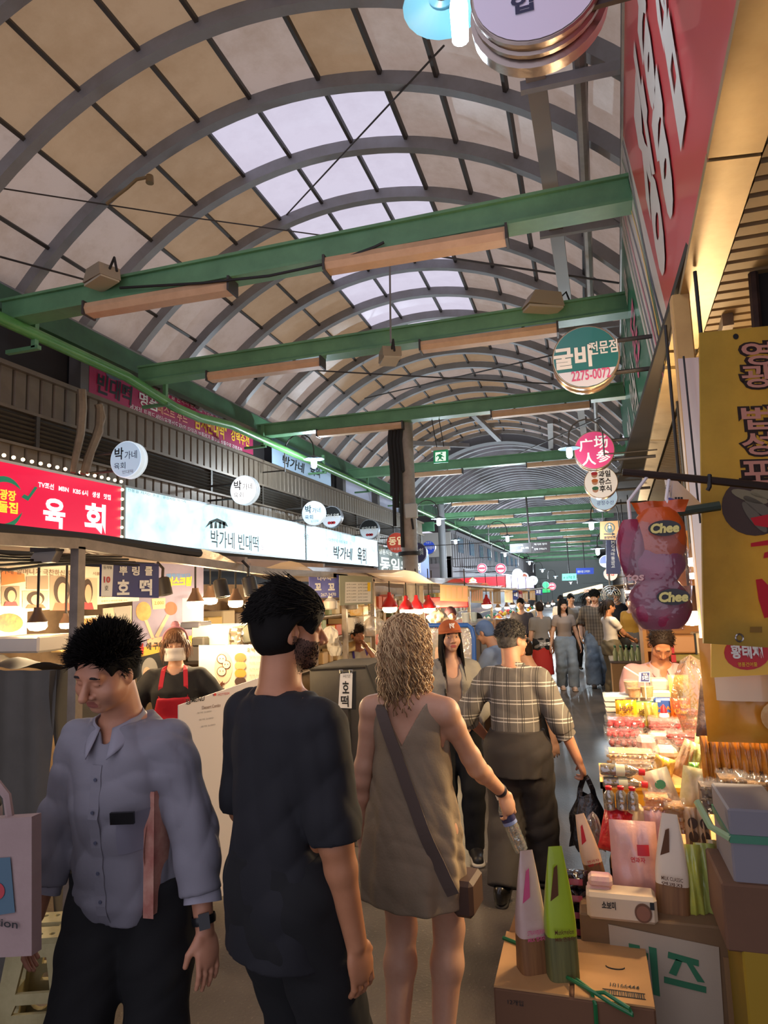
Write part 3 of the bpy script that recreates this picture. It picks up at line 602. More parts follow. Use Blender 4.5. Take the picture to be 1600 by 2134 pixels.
t, fn, R_ = drum('round_sign', 'pale blue round sign under the white juice sign', 1258, 1036, 28, 9.6, FACEB, RIMG, .14, arm=.5); dink(t, fn, '광장수산', 1260, 1048, 34, 9, NAVY, .0); dink(t, fn, '마른안주', 1260, 1036, 26, 8, GREY)
t, fn, R_ = drum('round_sign', 'huge steel rimmed round sign overhead at the top edge, seen from below', 1116, -38, 138, 2.25, mat('navy_white_face', 'cfcbe0', .4, emit=.15), mat('brushed_steel', 'a89a92', .3, .8, bump=(40, .1)), .08, arm=.35)
dhalf(t, R_, .28, .94, NAVY); dink(t, fn, '입', 1086, 6, 46, 44, mat('navy_ink', '2a2c52', .5), .04)
b = B(); b.lathe([(R_*.9, .085), (R_*1.06, .1), (R_*1.06, .15), (R_*.9, .16)], 36, ax='y', cap=False); b.obj('back_drum', MATS['brushed_steel'], t, angle=30); B().lathe([(R_*.93, .07), (R_*.93, .1)], 36, ax='y', cap=False).obj('dark_groove', NAVY, t)
WOOD = mat('tan_wood_sign', 'b5824f', .6, var=('99683a', 8, .5, (1, 1, 6)), emit=.08)
t, fn, w, h = card('hanging_sign', 'tan wooden square sign with a round green emblem and an arrow', 'sign', (1250, 1087, 1124), (1291, 1085, 1125), 12.2, 12.2, WOOD, .06)
spot(t, fn, 1270, 1100, 11, 11, mat('emblem_green', '46544c', .6), 'emblem', -.004); spot(t, fn, 1270, 1100, 8.6, 8.6, WOOD, 'emblem', -.006)
b = B(); x, z = fn(1270, 1100); u1 = abs(fn(1271, 1100)[0]-x); patch(b, [(x+u1*p, z+u1*q) for p, q in ((-6, -6), (-2, -9), (2, -9), (6, -6), (4, 1), (6, 4), (3, 4), (3, 7), (0, 5.5), (-3, 7), (-3, 4), (-6, 4), (-4, 1))], -.007); b.obj('emblem', MATS['emblem_green'], t, smooth=False)
b = B(); disc(b, x, z+u1*1.2, u1*2.2, u1*2.8, -.009); disc(b, x, z+u1*7.5, u1*1.6, u1*1.6, -.009); b.obj('emblem', CARD, t, smooth=False)
blot(t, fn, [(1258, 1112), (1275, 1112), (1275, 1109.5), (1282, 1113), (1275, 1116.5), (1275, 1114), (1258, 1114)], INK, 'arrow', -.006); ink(t, fn, '광장마켓', 1270, 1120, 24, 6, INK, .03, y=-.006)
B().tube([(-.1, .03, h/2), (-.1, .03, h/2+.3), (.3, .03, h/2+.35)], .012, 6).obj('hanger', STEEL_D, t)
t, fn, w, h = card('hanging_sign', 'tall narrow navy sign with white letters running downwards', 'sign', (1263, 1126, 1196), (1293, 1124, 1196), 13.4, 13.4, mat('navy_sign', '33375c', .5, emit=.1), .12)
for i, ch in enumerate('MG새마을금고'): ink(t, fn, ch, 1277, 1130+i*8.2, 8 if i > 1 else 7, 7, WHITE, .02, y=-.006)
t, fn, R_ = drum('round_sign', 'small navy and white round sign half hidden by the tall navy sign', 1262, 1170, 13, 17, FACEB, CH, .12, arm=.4); dhalf(t, R_, -.3, .94, NAVY)
t, fn, R_ = drum('round_sign', 'pale pink round sign low behind the tall navy sign', 1272, 1196, 14, 19, mat('pale_pink_face', 'e6c4ce', .5, emit=.4), CH, .12, arm=.4); dink(t, fn, '김밥', 1272, 1196, 16, 8, REDP, .02)
# overhead hanging boards down the middle
t, fn, w, h = card('direction_board', 'dark hanging direction board with small white lines of writing', 'sign', (1062, 1134, 1153), (1146, 1128, 1150), 20.9, 20.9, mat('charcoal_board', '3b3638', .5), .1)
for i, (u, v) in enumerate(((1076, 1137), (1076, 1148), (1098, 1142), (1126, 1134), (1126, 1144))): ink(t, fn, ('종로5가역', '동문', '포목부', '먹거리 장터', '한복 구제상가')[i], u, v, 26, 4, WHITE, y=-.006)
B().tube([(.0, .05, h/2), (-.02, .05, 4.63-t.location.z)], .03, 6).obj('hanging_pole', STEEL_D, t); blot(t, fn, [(1103, 1130), (1108, 1130), (1108, 1152), (1103, 1152)], STEEL_D, 'joint', -.012)
t, fn, w, h = card('hanging_sign', 'lit mint green hanging sign far down the hall', 'sign', (1171, 1196, 1210), (1201, 1195, 1209), 38, 38, mat('lit_mint', '7ff0d8', .4, emit=1.0), .15); ink(t, fn, '← 나가는 곳', 1186, 1203, 24, 7, GRN, .03, y=-.01); B().tube([(0, .05, h/2), (0, .05, 4.63-t.location.z)], .03, 6).obj('hanging_pole', STEEL_D, t)
t, fn, w, h = card('hanging_sign', 'royal blue hanging sign behind the lit mint one', 'sign', (1200, 1184, 1197), (1237, 1183, 1196), 43, 43, mat('royal_blue_sign', '2c48b0', .4, emit=.45), .15); ink(t, fn, '광장시장 고객센터', 1216, 1191, 26, 5, WHITE, .03, y=-.01); B().tube([(0, .05, h/2), (0, .05, 4.63-t.location.z)], .03, 6).obj('hanging_pole', STEEL_D, t)
t, fn, w, h = card('exit_sign', 'green and white running man exit sign on two thin rods', 'sign', (903, 939, 965), (933, 937, 963), 10.6, 10.6, mat('exit_green', '1c8f5c', .4, emit=.35), .05)
B().box(-w/2-.035, w/2+.035, -.02, .07, h/2, h/2+.05).obj('top_cap', mat('cap_white', 'd8cfc8', .5), t, smooth=False)
for dx in (-.06, .06): B().tube([(dx, .02, h/2+.04), (dx-.02, -.2, 4.64-t.location.z)], .008, 6).obj('rod', STEEL_D, t)
EXW = mat('exit_white', 'e8fff0', .4, emit=.7)
blot(t, fn, [(907, 943), (929, 941), (929, 960), (907, 962)], EXW, 'pictogram', -.003)
for q in ([(917, 946), (922, 949), (919, 955), (924, 957), (923, 960), (916, 956), (913, 961), (911, 960), (915, 953), (912, 950), (910, 953), (908, 952), (911, 948)], [(918, 943), (922, 943), (922, 946), (918, 946)], [(921, 949), (926, 952), (925, 953), (920, 951)]): blot(t, fn, q, MATS['exit_green'], 'pictogram', -.006)

# ---- swan-neck street lamps with cold bulbs
COLDB = mat('cold_bulb', 'e6f6ff', .4, emit=9)
def swan(label, u, v, Y, side=1, size=1., power=40, lit=True):
    p = at(u, v, Y=Y); t = thing('swan_neck_lamp', label, 'lamp', p, 0, 'cold swan neck lamps along the hall')
    s = size; q = [(-side*.62*s, 0, -.15*s), (-side*.62*s, 0, .25*s)]+[(-side*.31*s-side*.31*s*math.cos(PI*i/8), 0, .25*s+.33*s*math.sin(PI*i/8)) for i in range(1, 9)]+[(0, 0, .12*s)]
    B().tube(q, .014*s, 6).obj('swan_neck', STEEL_D, t); wx = (-5.72-p.x) if side > 0 else (.40+.0475*Y-p.x); wx = 3.0-p.x if side < 0 and Y > 13.2 else wx
    B().tube([(-side*.62*s, 0, -.12*s), (wx, 0, -.12*s)], .013*s, 6).obj('wall_arm', STEEL_D, t)
    B().lathe([(.02*s, .13*s), (.05*s, .11*s), (.2*s, .055*s), (.205*s, .045*s), (.05*s, .09*s)], 18, cap=False).obj('shade', mat('shade_grey', '5c6a74', .4, .4), t)
    B().lathe([(.045*s, .06*s), (.058*s, .0), (.055*s, -.1*s), (.03*s, -.13*s), (.002, -.135*s)], 12).obj('bulb', COLDB if lit else WHITE, t)
    if lit: lamp(t, (0, 0, -.2*s), power, COOL, .06)
swan('cold lit hoop lamp in front of the pale blue upper banner', 654, 962, 11.2, 1, .95, 55)
swan('cold lit hoop lamp beside the power box right of the column', 914, 1085, 16.5, 1, .95, 50)
swan('cold lit hoop lamp over the side alley, near the grey post', 949, 1128, 24, -1, .9, 90)
swan('second cold hoop lamp from the grey post, under the gutter', 1057, 1121, 20, 1, .9, 80); swan('third far hoop lamp along the left gutter', 1052, 1154, 27, 1, .9, 130)
swan('fourth far hoop lamp along the left gutter', 1103, 1172, 34, 1, .9, 160); swan('fifth far hoop lamp along the left gutter', 1130, 1188, 42, 1, .9, 200); swan('last far hoop lamp along the left gutter', 1157, 1202, 52, 1, .9, 260)
swan('cold hoop lamp with a bright bulb at the left edge of the magenta round sign', 1186, 940, 6.4, -1, .5, 6)
swan('cold hoop lamp hanging left of the tan wooden sign', 1232, 1093, 11.6, -1, .7, 30); swan('cold hoop lamp left of the tall navy sign', 1245, 1147, 16, -1, .8, 60)
swan('far cold hoop lamp low on the right side of the hall', 1278, 1200, 30, -1, .8, 160); swan('far cold hoop lamp in the middle distance below the mint sign', 1189, 1214, 60, -1, .9, 900)
# the one by the overhead sign is a bare tube bulb with a blue shade
t = thing('hanging_bulb_lamp', 'glaring white tube bulb with pale blue shade beside the overhead sign', 'lamp', at(957, 40, Y=2.6))
B().lathe([(.03, .12), (.04, .06), (.036, -.1), (.012, -.115), (.001, -.116)], 12).obj('bulb', COLDB, t); B().lathe([(.04, .15), (.17, .09), (.175, .08), (.06, .12)], 20, o=(-.07, 0, 0), cap=False).obj('shade', mat('blue_shade', '5d93a4', .3), t)
B().tube([(-.02, 0, .12), (-.02, 0, .5), (.4, .05, .75)], .012, 6).obj('swan_neck', STEEL_D, t); lamp(t, (0, 0, -.25), 5, COOL, .05)
# floodlights, sprinkler, power box
def flood(label, u, v, Y, rz, s=1.):
    t = thing('floodlight', label, 'lamp', at(u, v, Y=Y), rz); b = B(); b.prism([(-.2, -.06), (.2, -.08), (.17, .07), (-.12, .08)], (0, -.1, 0), (s, 0, 0), (0, 0, s), (0, .2, 0)); b.obj('housing', mat('flood_beige', '9a8b74', .5), t, smooth=False)
    B().box(-.19*s, .19*s, -.09, .09, -.1*s, -.075*s).obj('glass', mat('dull_glass', 'b8ac95', .2), t, smooth=False); B().tube([(.15*s, 0, 0), (.28*s, 0, .12*s), (.34*s, 0, -.05)], .012, 6).obj('cable', WIRE, t)
flood('beige floodlight hanging over the second green beam on the right', 1130, 628, 6.9, .5); flood('beige floodlight on the left end of the nearest green beam', 212, 575, 4.8, -.4, .8); flood('cream box lamp hanging on a rod under the second green beam', 812, 740, 6.6, -1.1, .75)
t = thing('drop_rod', 'thin rod dropping from the nearest fitting to the cream box lamp', 'rod', at(812, 640, Y=6.6)); B().tube([at(812, 550, Y=6.6)-t.location, at(814, 715, Y=6.6)-t.location], .012, 6).obj('rod', STEEL, t)
t = thing('roof_spout', 'small lamp holder on a bent pipe along the second curved rib', 'lamp', at(312, 372, Y=5.3)); B().tube([at(u, v, Y=5.3)-t.location for u, v in ((222, 425), (265, 392), (285, 374), (308, 369))], .018, 6).obj('pipe', mat('aged_brass', '8a7452', .5, .4), t); B().lathe([(.04, -.05), (.035, .03)], 10).obj('holder', MATS['aged_brass'], t)
t = thing('power_box', 'pale grey electric box on the right of the tall column', 'box', at(857, 1065, Y=10.4)); B().cbox(-.1, .1, -.05, .05, -.12, .12, .012).obj('box', mat('box_grey', 'b9bcb9', .5), t, smooth=False); B().tube([(0, 0, -.12), (.02, 0, -.3)], .02, 6).obj('conduit', WIRE, t)
t = thing('wall_pipes', 'two peeling fabric wrapped pipes rising over the siding behind the crimson sign', 'pipe', (-5.4, 7.2, 3.6)); b = B()
for q in ([(170, 812), (172, 850), (168, 905), (158, 950), (152, 985)], [(205, 842), (212, 870), (198, 915), (182, 955), (172, 988)], [(208, 846), (206, 900), (190, 940), (178, 985)]): b.tube([at(u, v, X=-5.45)-t.location for u, v in q], [.05, .05, .045, .04, .03][:len(q)], 8)
b.obj('pipes', mat('wrapped_pipe', '8d7c66', .8, var=('6b5c4a', 5, .8)), t)
for u in (212, 247): pass
# ================================================================ LEFT STALLS
HOT = mat('hot_bulb', 'ffdfae', .4, emit=9); SHB = mat('lamp_shade_brown', '6d5544', .5, .3); SHBK = mat('black_lamp', '211d1b', .5); SHR = mat('red_lamp_shade', 'b3121f', .35, coat=.4)
FR = mat('canopy_frame', '8f8173', .5, .3, var=('66594c', 6, .7)); TARP = mat('grey_tarp', '57534c', .75, var=('444039', 3, .6), bump=(5, .3)); CLOTHD = mat('dark_tarp', '3a3733', .7)
STEELP = mat('stainless', 'a8a6a2', .25, .9); KRAFT = mat('kraft_card', 'b98a58', .8, var=('a57848', 3, .6)); KRAFTD = mat('dark_kraft', '6e4c33', .85, var=('5d3f2b', 3, .6))
BOXW = mat('foam_white', 'e6ddcf', .7); CLEARF = film('clear_film', 'ffffff', .86, .1, .7); HAZE = film('hazy_film', 'f2ece4', .5, .2, .35)
def boxpx(name, label, cat, q, Y, d, m, group=None, chamfer=.012, rz=0., pname='box', foot=None):
    u0, v0, u1, v1 = q; a, c = at(u0, v1, Y=Y), at(u1, v0, Y=Y); w, h = abs(c.x-a.x), abs(c.z-a.z)
    z = a.z if foot is None else foot; h = c.z-z
    t = thing(name, label, cat, ((a.x+c.x)/2, Y, z), rz, group)
    B().cbox(-w/2, w/2, 0, d, 0, h, min(chamfer, h/3, w/3)).obj(pname, m, t, smooth=False); return t, w, h
def hang_lamp(label, u, v, Y, r, shade, power=22, cord=.25, group=None, kind='bell', cat='lamp', bulbm=None):
    p = at(u, v, Y=Y); t = thing('pendant_lamp', label, cat, p, 0, group)
    if kind == 'bell': pr = [(r*.22, r*1.9), (r*.3, r*1.5), (r*.36, r*1.3), (r*.8, r*.75), (r*1.0, r*.2), (r*.98, r*.1), (r*.75, r*.7), (r*.2, r*1.2)]
    else: pr = [(r*.35, r*1.7), (r*.4, r*1.3), (r*.75, r*.6), (r*.95, r*.3), (r*.9, r*.25), (r*.3, r*1.0)]
    B().lathe(pr, 18, cap=False).obj('shade', shade, t); B().lathe([(r*.3, r*.9), (r*.86, r*.25), (r*.9, -r*.2), (r*.7, -r*.5), (.002, -r*.6)], 14).obj('bulb', bulbm or HOT, t)
    top_ = 2.14 if p.x < -1.5 else 3.16; B().tube([(0, 0, r*1.7), (0, 0, max(r*1.9+.05, top_-p.z))], .008, 6).obj('cord', WIRE, t)
    if power: lamp(t, (0, 0, -r*.9), power, WARM, max(.04, r*.8))
    return t
ORD = ['first', 'second', 'third', 'fourth', 'fifth', 'sixth', 'seventh', 'eighth', 'ninth']
# ---- canopy frames over the row of stalls
XF = -2.5
t = thing('stall_canopy', 'long grey pipe canopy frame with clear sheets over the left row of stalls', 'canopy', (XF, 6, 2.1))
L = lambda u, v: at(u, v, X=XF)-t.location
top = [(-60, 1120), (160, 1133), (330, 1160), (560, 1192), (720, 1199)]; b = B()
P = [L(*q) for q in top]
for a, c in zip(P, P[1:]): b.beam(a, c, .05, .055)
b.obj('front_rail', FR, t, smooth=False)
b = B(); Q = [L(u, v) for u, v in ((690, 1200), (800, 1210), (930, 1222), (1040, 1232))]
for a, c in zip(Q, Q[1:]): b.beam(a, c, .05, .05)
b.obj('far_rail', FR, t, smooth=False)
B().tube([L(u, v)+V(.0, 0, .03) for u, v in ((-60, 1112), (200, 1135), (415, 1162))], .028, 8).obj('rolled_awning', WIRE, t)
pp = P[:]; roof = B(); pts = [p+V(.0, 0, .03) for p in P]
roof.grid(lambda a, c: tuple(pts[0].lerp(pts[-1], a)+V(-1.7*c, 0, .05*math.sin(20*a)+.16*c)), 24, 4); roof.obj('clear_roof_sheet', film('dusty_film', 'cdb9a8', .45, .3, .2), t)
roof = B(); roof.grid(lambda a, c: tuple(Q[0].lerp(Q[-1], a)+V(.65-2.3*c, 0, .06*math.sin(30*a)+.12*c)), 30, 4); roof.obj('far_roof_sheet', MATS['dusty_film'], t)
for u, v1 in ((163, 1140), (595, 1195), (716, 1200), (775, 1207)):
    p = L(u, v1); B().beam(p, p+V(0, 0, -2.05), .05, .05, up=(0, 1, 0)).obj('post', FR, t, smooth=False)
for u, v1 in ((878, 1218), (975, 1228), (1022, 1232)):
    p = L(u, v1); B().beam(p, V(p.x, p.y, -2.1), .06, .06, up=(0, 1, 0)).obj('post', FR, t, smooth=False)
for y in (3.2, 4.6, 6.2, 8.0): B().beam((-.0, y-6, .02), (-1.7, y-6, .17), .04, .04).obj('cross_rail', FR, t, smooth=False)
B().tube([at(u, v, Y=y)-t.location for u, v, y in ((917, 1217, 9.62), (1006, 1223, 11.35), (1043, 1226, 13.6), (1068, 1228, 15.1), (1100, 1230, 17.6), (1130, 1226, 21.0))], .025, 6).obj('menu_rail', FR, t)
b = B()
for k in range(5): b.tube([L(u, v)+V(-.12-.05*k, 0, .02*k) for u, v in ((-20, 1178+3*k), (60, 1185-2*k), (130, 1176+2*k), (230, 1170+3*k), (330, 1176))], .008, 5)
b.obj('wires', WIRE, t)
# ---- stall one: fried pancake stall
t, fn, w, h = card('long_banner', 'long white banner with printed portraits hanging inside the nearest left stall', 'banner', (-30, 1168, 1283), (290, 1187, 1252), 3.2, 4.95, mat('banner_paper', 'e2d3bf', .7))
ink(t, fn, '박가네 할머니가 극찬하신 호떡', 80, 1192, 170, 13, mat('brown_ink', '6d5540', .7), .01); ink(t, fn, '서울광장시장', 215, 1196, 44, 7, MATS['brown_ink'])
def portrait(u0, v0, u1, v1, bgc, hair, skin, cloth, fx=.5):
    blot(t, fn, [(u0, v0), (u1, v0), (u1, v1), (u0, v1)], bgc, 'photo_print', -.003); w, h = u1-u0, v1-v0; cx = u0+w*fx
    spot(t, fn, cx, v0+h*.42, w*.34, h*.40, hair, 'photo_hair', -.005); blot(t, fn, [(cx-w*.4, v1), (cx-w*.28, v0+h*.78), (cx+w*.28, v0+h*.78), (cx+w*.4, v1)], cloth, 'photo_clothes', -.006); spot(t, fn, cx+w*.03, v0+h*.5, w*.22, h*.3, skin, 'photo_face', -.007)
DKH = mat('printed_hair_dark', '3d2f2a', .7); BGP = mat('photo_ground', '9c8a76', .7); BGQ = mat('photo_ground_pale', 'c4b29a', .7)
portrait(2, 1222, 40, 1263, BGP, DKH, SKINP, REDP); portrait(46, 1232, 100, 1268, BGQ, DKH, SKINP, mat('printed_coral', 'c8563e', .6)); portrait(103, 1200, 152, 1272, BGP, DKH, SKINP, MATS['printed_coral']); portrait(170, 1205, 202, 1270, BGQ, DKH, SKINP, REDP, .35)
blot(t, fn, [(2, 1186), (50, 1196), (52, 1212), (2, 1220)], ORNG, 'photo_print'); blot(t, fn, [(54, 1202), (100, 1200), (100, 1228), (54, 1228)], BGP, 'photo_print')
for i in range(3): ink(t, fn, '달콤하고 바삭한 전통 호떡', 238, 1252-9*i, 54, 4, MATS['brown_ink'])
t, fn, w, h = card('hanging_sign', 'navy hanging sign with white letters and a white strip reading 10', 'sign', (212, 1171, 1243), (331, 1175, 1246), 3.2, 3.62, NAVY, .02)
blot(t, fn, [(212, 1171.5), (236, 1172.5), (233, 1243), (210, 1242.5)], WHITE, 'white_strip', -.002)
ink(t, fn, '뿌', 256, 1190, 17, 19, WHITE, .03); ink(t, fn, '링', 282, 1190, 16, 19, WHITE, .03); ink(t, fn, '클', 309, 1190, 16, 19, WHITE, .03); ink(t, fn, '호', 256, 1224, 26, 32, WHITE, .035); ink(t, fn, '떡', 303, 1224, 26, 34, WHITE, .035)
ink(t, fn, '동부B', 223, 1183, 18, 7, INK, y=-.006); ink(t, fn, '10', 222, 1208, 13, 13, REDP, .02, y=-.006); ink(t, fn, '호', 221, 1225, 8, 10, INK, y=-.006)
t = thing('flood_panel', 'flat grey flood lamp hung under the canopy at the left edge', 'lamp', at(88, 1160, Y=2.75)); k = 2.75/1380
B().prism([(-50*k, -17*k), (28*k, -15*k), (44*k, 12*k), (-25*k, 14*k)], (0, 0, 0), (1, 0, 0), (0, 0, 1), (0, .05, 0)).obj('housing', mat('flood_grey', 'a59d93', .5), t, smooth=False); B().box(-.06, .1, -.02, .04, .024, .05).obj('bracket', STEEL_D, t, smooth=False)
t, fn, w, h = card('dessert_poster', 'tall dusk blue poster of two held ice cream sticks, left of the masked vendor', 'poster', (276, 1180, 1372), (424, 1162, 1335), 5.0, 5.5, mat('dusk_poster', '76718c', .6, var=('8b83a0', 2, .8)))
ink(t, fn, '아이스크림', 367, 1212, 66, 20, YEL, .05, shear=.15); ink(t, fn, '매운맛보다', 372, 1200, 50, 10, mat('sky_print', '4f86c4', .6), .03, y=-.003)
spot(t, fn, 299, 1274, 16, 20, mat('waffle_print', 'd99a5a', .6, var=('b87640', 9, .9)), 'waffle_print'); spot(t, fn, 356, 1268, 13, 14, mat('choc_print', '94513a', .6), 'waffle_print')
for q in ([(300, 1292), (307, 1292), (322, 1330), (316, 1333)], [(347, 1280), (353, 1282), (330, 1328), (322, 1326)], [(306, 1332), (340, 1326), (342, 1345), (308, 1350)]): blot(t, fn, q, SKINP, 'hand_print', -.004)
blot(t, fn, [(316, 1248), (344, 1246), (344, 1268), (318, 1270)], mat('price_tag', 'd8c08a', .6), 'price_tag', -.005); ink(t, fn, '2,000', 331, 1257, 20, 8, MATS['brown_ink'], y=-.008)
blot(t, fn, [(277, 1354), (424, 1318), (424, 1340), (277, 1372)], mat('ochre_band', 'd9a63e', .6), 'band', -.004); ink(t, fn, '불', 293, 1352, 13, 22, REDP, .05, y=-.008); ink(t, fn, '에 구워', 322, 1346, 34, 16, INK, .03, y=-.008)
t, fn, w, h = card('face_poster', 'black poster with a pale round portrait behind the masked vendor', 'poster', (285, 1372, 1450), (350, 1355, 1440), 4.95, 5.1, INK); spot(t, fn, 312, 1398, 17, 28, GREY, 'oval_print'); spot(t, fn, 306, 1404, 8, 14, SKINP, 'photo_face', -.005)
t, fn, w, h = card('food_photo', 'food photo board with a plate of red rice cakes at the left edge', 'poster', (-20, 1272, 1338), (56, 1274, 1336), 3.35, 3.7, CARD)
b = B(); spot(t, fn, 18, 1300, 34, 24, mat('plate_print', 'ece3d6', .6), 'plate_print'); spot(t, fn, 17, 1298, 30, 20, mat('stew_print', 'a93a26', .6, var=('d9783a', 12, 1.)), 'stew_print', -.005); ink(t, fn, '수제어묵', 20, 1330, 30, 6, BROWN)
for lab, q, Y, d, m in (('long cream carton standing behind the grey cart cover', (-20, 1326, 80, 1362), 3.25, .3, BOXW), ('pale green cooler box on the shelf right of the masked vendor', (398, 1303, 482, 1347), 5.0, .35, mat('cooler_green', 'c2c2a6', .6)), ('small dark box at the left foot of the pale green cooler', (398, 1328, 424, 1348), 4.9, .1, CLOTHD), ('dark ledge box under the white paper lamp shade', (374, 1296, 416, 1312), 5.0, .2, mat('slate_ledge', '4a4a55', .6)), ('cream box with a yellow note behind the man in grey blue shirt', (102, 1322, 130, 1360), 3.9, .2, mat('yellow_note_box', 'd9b678', .6))):
    boxpx('storage_box', lab, 'box', q, Y, d, m)
t, fn, w, h = card('notice_poster', 'white notice sheet with a brown food photo under the long portrait banner', 'poster', (152, 1284, 1345), (205, 1282, 1342), 4.1, 4.4, CARD, .01); blot(t, fn, [(156, 1290), (200, 1288), (200, 1312), (156, 1314)], mat('pancake_print', 'a9703a', .6, var=('d9a860', 14, .9)), 'photo_print'); ink(t, fn, '호떡', 178, 1328, 34, 12, BROWN, .02)
t, fn, w, h = card('notice_poster', 'grey and yellow printed food poster left of the tall dusk blue poster', 'poster', (214, 1268, 1345), (274, 1262, 1340), 4.6, 4.9, mat('poster_stone', 'b9ac98', .6), .01); blot(t, fn, [(236, 1266), (272, 1263), (272, 1296), (240, 1292)], GREY, 'photo_print'); ink(t, fn, '호떡', 252, 1318, 36, 16, YEL, .04)
t = thing('foil_tray_stack', 'shiny crumpled foil stack right of the pale green cooler', 'foil', at(492, 1347, Y=5.0)); rr = random.Random(3); b = B()
b.grid(lambda a, c: (.05*math.cos(2*PI*a)*(1+.3*rr.random()), .05*math.sin(2*PI*a)*(1+.3*rr.random()), .15*c), 14, 9, wrap=True); b.obj('foil', mat('foil', 'c9bda6', .2, .9), t, angle=20)
t, fn, w, h = card('paper_sheet', 'blank white paper hanging under the left bulb lamp', 'paper', (380, 1247, 1296), (417, 1247, 1296), 5.2, 5.2, WHITE, .006)
t, fn, w, h = card('menu_board', 'cream pancake menu board with stacked buns and bun faces, right of the vendor', 'poster', (414, 1345, 1500), (610, 1342, 1492), 4.75, 5.0, mat('cream_board', 'ead6c0', .6))
spot(t, fn, 466, 1390, 18, 34, mat('pale_peach', 'eec0a2', .6), 'peach_panel'); BR_I = mat('brown_line', '5b2f20', .6)
for u, v, r in ((462, 1373, 10), (472, 1385, 9), (462, 1399, 10)): spot(t, fn, u, v, r, r, BR_I, 'bun_outline', -.005); spot(t, fn, u, v, r-1.4, r-1.4, mat('bun_cream', 'f3d9b8', .6), 'bun_face', -.007); [spot(t, fn, u+s*3, v-1, 1, 1.2, BR_I, 'bun_eye', -.009, 8) for s in (-1, 1)]
for v, c in ((1370, mat('bun_orange', 'd9804a', .6)), (1387, mat('bun_tan', 'd7a56c', .6)), (1403, mat('bun_gold', 'd79a3e', .6)), (1420, mat('bun_dark', '4f3a34', .6))): spot(t, fn, 501, v, 12, 9.5, c, 'bun_print', -.005)
ink(t, fn, 'Hot', 446, 1428, 44, 24, BR_I, .03, shear=.1); ink(t, fn, '호떡', 522, 1354, 16, 9, BR_I, .01); 
for i in range(5): ink(t, fn, '호떡 2,000', 534, 1368+13*i, 30, 4, GREY)
t, fn, w, h = card('menu_board', 'large slanting white menu sheet reading MENU, in front of the vendor', 'poster', (372, 1470, 1900), (565, 1405, 1830), 3.25, 3.75, mat('menu_white', 'd5ccc6', .6))
ink(t, fn, '짱', 392, 1462, 12, 12, INK, .02); ink(t, fn, 'MENU', 412, 1457, 27, 10, INK, .01); ink(t, fn, 'Dessert Combo', 440, 1472, 38, 7, BROWN); spot(t, fn, 447, 1447, 3, 3, REDP, 'red_dot', -.005); ink(t, fn, 'HOTTEOK', 466, 1446, 24, 5, REDP, y=-.005)
for i in range(3): ink(t, fn, '호떡 2,000', 425+4*i, 1484+14*i, 30, 4, GREY)
for lab, u, v, Y, r, k, pw in (('left glowing bulb lamp beside the blue dessert poster', 407, 1258, 4.6, .072, 'cup', 18), ('right glowing bulb lamp between two black spotlights', 491, 1256, 4.75, .066, 'cup', 24), ('rear bulb glowing behind the left black spotlight', 438, 1250, 5.4, .075, 'cup', 8), ('rear bulb glowing by the black haired head', 522, 1262, 5.4, .06, 'cup', 6), ('glowing bulb behind the long portrait banner, at the left edge', 78, 1302, 3.3, .062, 'cup', 24), ('smaller glowing bulb left of the grey canopy post', 137, 1302, 3.7, .045, 'cup', 16)): hang_lamp(lab, u, v, Y, r, SHB, pw, .22, None, k)
for lab, u, v in (('left black tin spotlight tilted over the pancake stall', 461, 1226), ('right black tin spotlight next to the black haired head', 521, 1221), ('black tin spotlight behind the navy sign', 342, 1222)):
    t = thing('spotlight', label if False else lab, 'lamp', at(u, v, Y=4.5), 0, rot=(0, -.22, 0)); B().lathe([(.038, .07), (.052, .06), (.055, -.07), (.045, -.07), (.03, .05)], 14).obj('tin', SHBK, t); B().tube([(0, 0, .07), (.02, 0, .14), (-.02, 0, .2)], .012, 6).obj('stem', SHBK, t)
# grey covered cart, step stool
t = thing('covered_cart', 'grey tarpaulin covered cart with a dark strap at the left edge', 'cart', (-3.12, 2.9, 0))
def tarp(a, c):
    f = .018*math.sin(13*a)+.02*math.sin(29*a+3*c)*(1-c)+.012*math.sin(47*a+6*c); return (-.75+1.28*a, -.12+f-.10*(1-c), 1.5*c)
b = B(); b.grid(tarp, 60, 22); b.grid(lambda a, c: (-.75+1.28*a, -.12+.42*c+.02*math.sin(13*a)*(1-c), 1.5+.03*math.sin(9*a+5*c)+.02*math.sin(21*a)), 40, 8); b.grid(lambda a, c: (.53+.02*math.sin(12*c+5*a), -.12+.42*a+.03*math.sin(9*a+4*c), 1.5*c), 20, 14); b.obj('cover', TARP, t, angle=180)
b = B(); b.grid(lambda a, c: (-.02-.1*(1-c)**1.5+.06*a, tarp((.73-.10*(1-c)**1.5)/1.28, c)[1]-.018, 1.5*c), 3, 18); b.obj('strap', CLOTHD, t, angle=180)
b = B(); b.tube([(.1+.1*i, -.2+.02*math.sin(i*2), .62+.04*math.cos(i)) for i in range(5)], .02, 6); b.obj('tie', CLOTHD, t)
PLS = mat('stool_ivory', 'b8ac7e', .55, var=('8f8457', 5, .8))
t = thing('step_stool', 'dirty ivory plastic folding step stool with cut out holes', 'stool', (at(112, 1937, Z=.42).x, at(112, 1937, Z=.42).y, 0), .35); Wd, Dp, H = .15, .12, .42
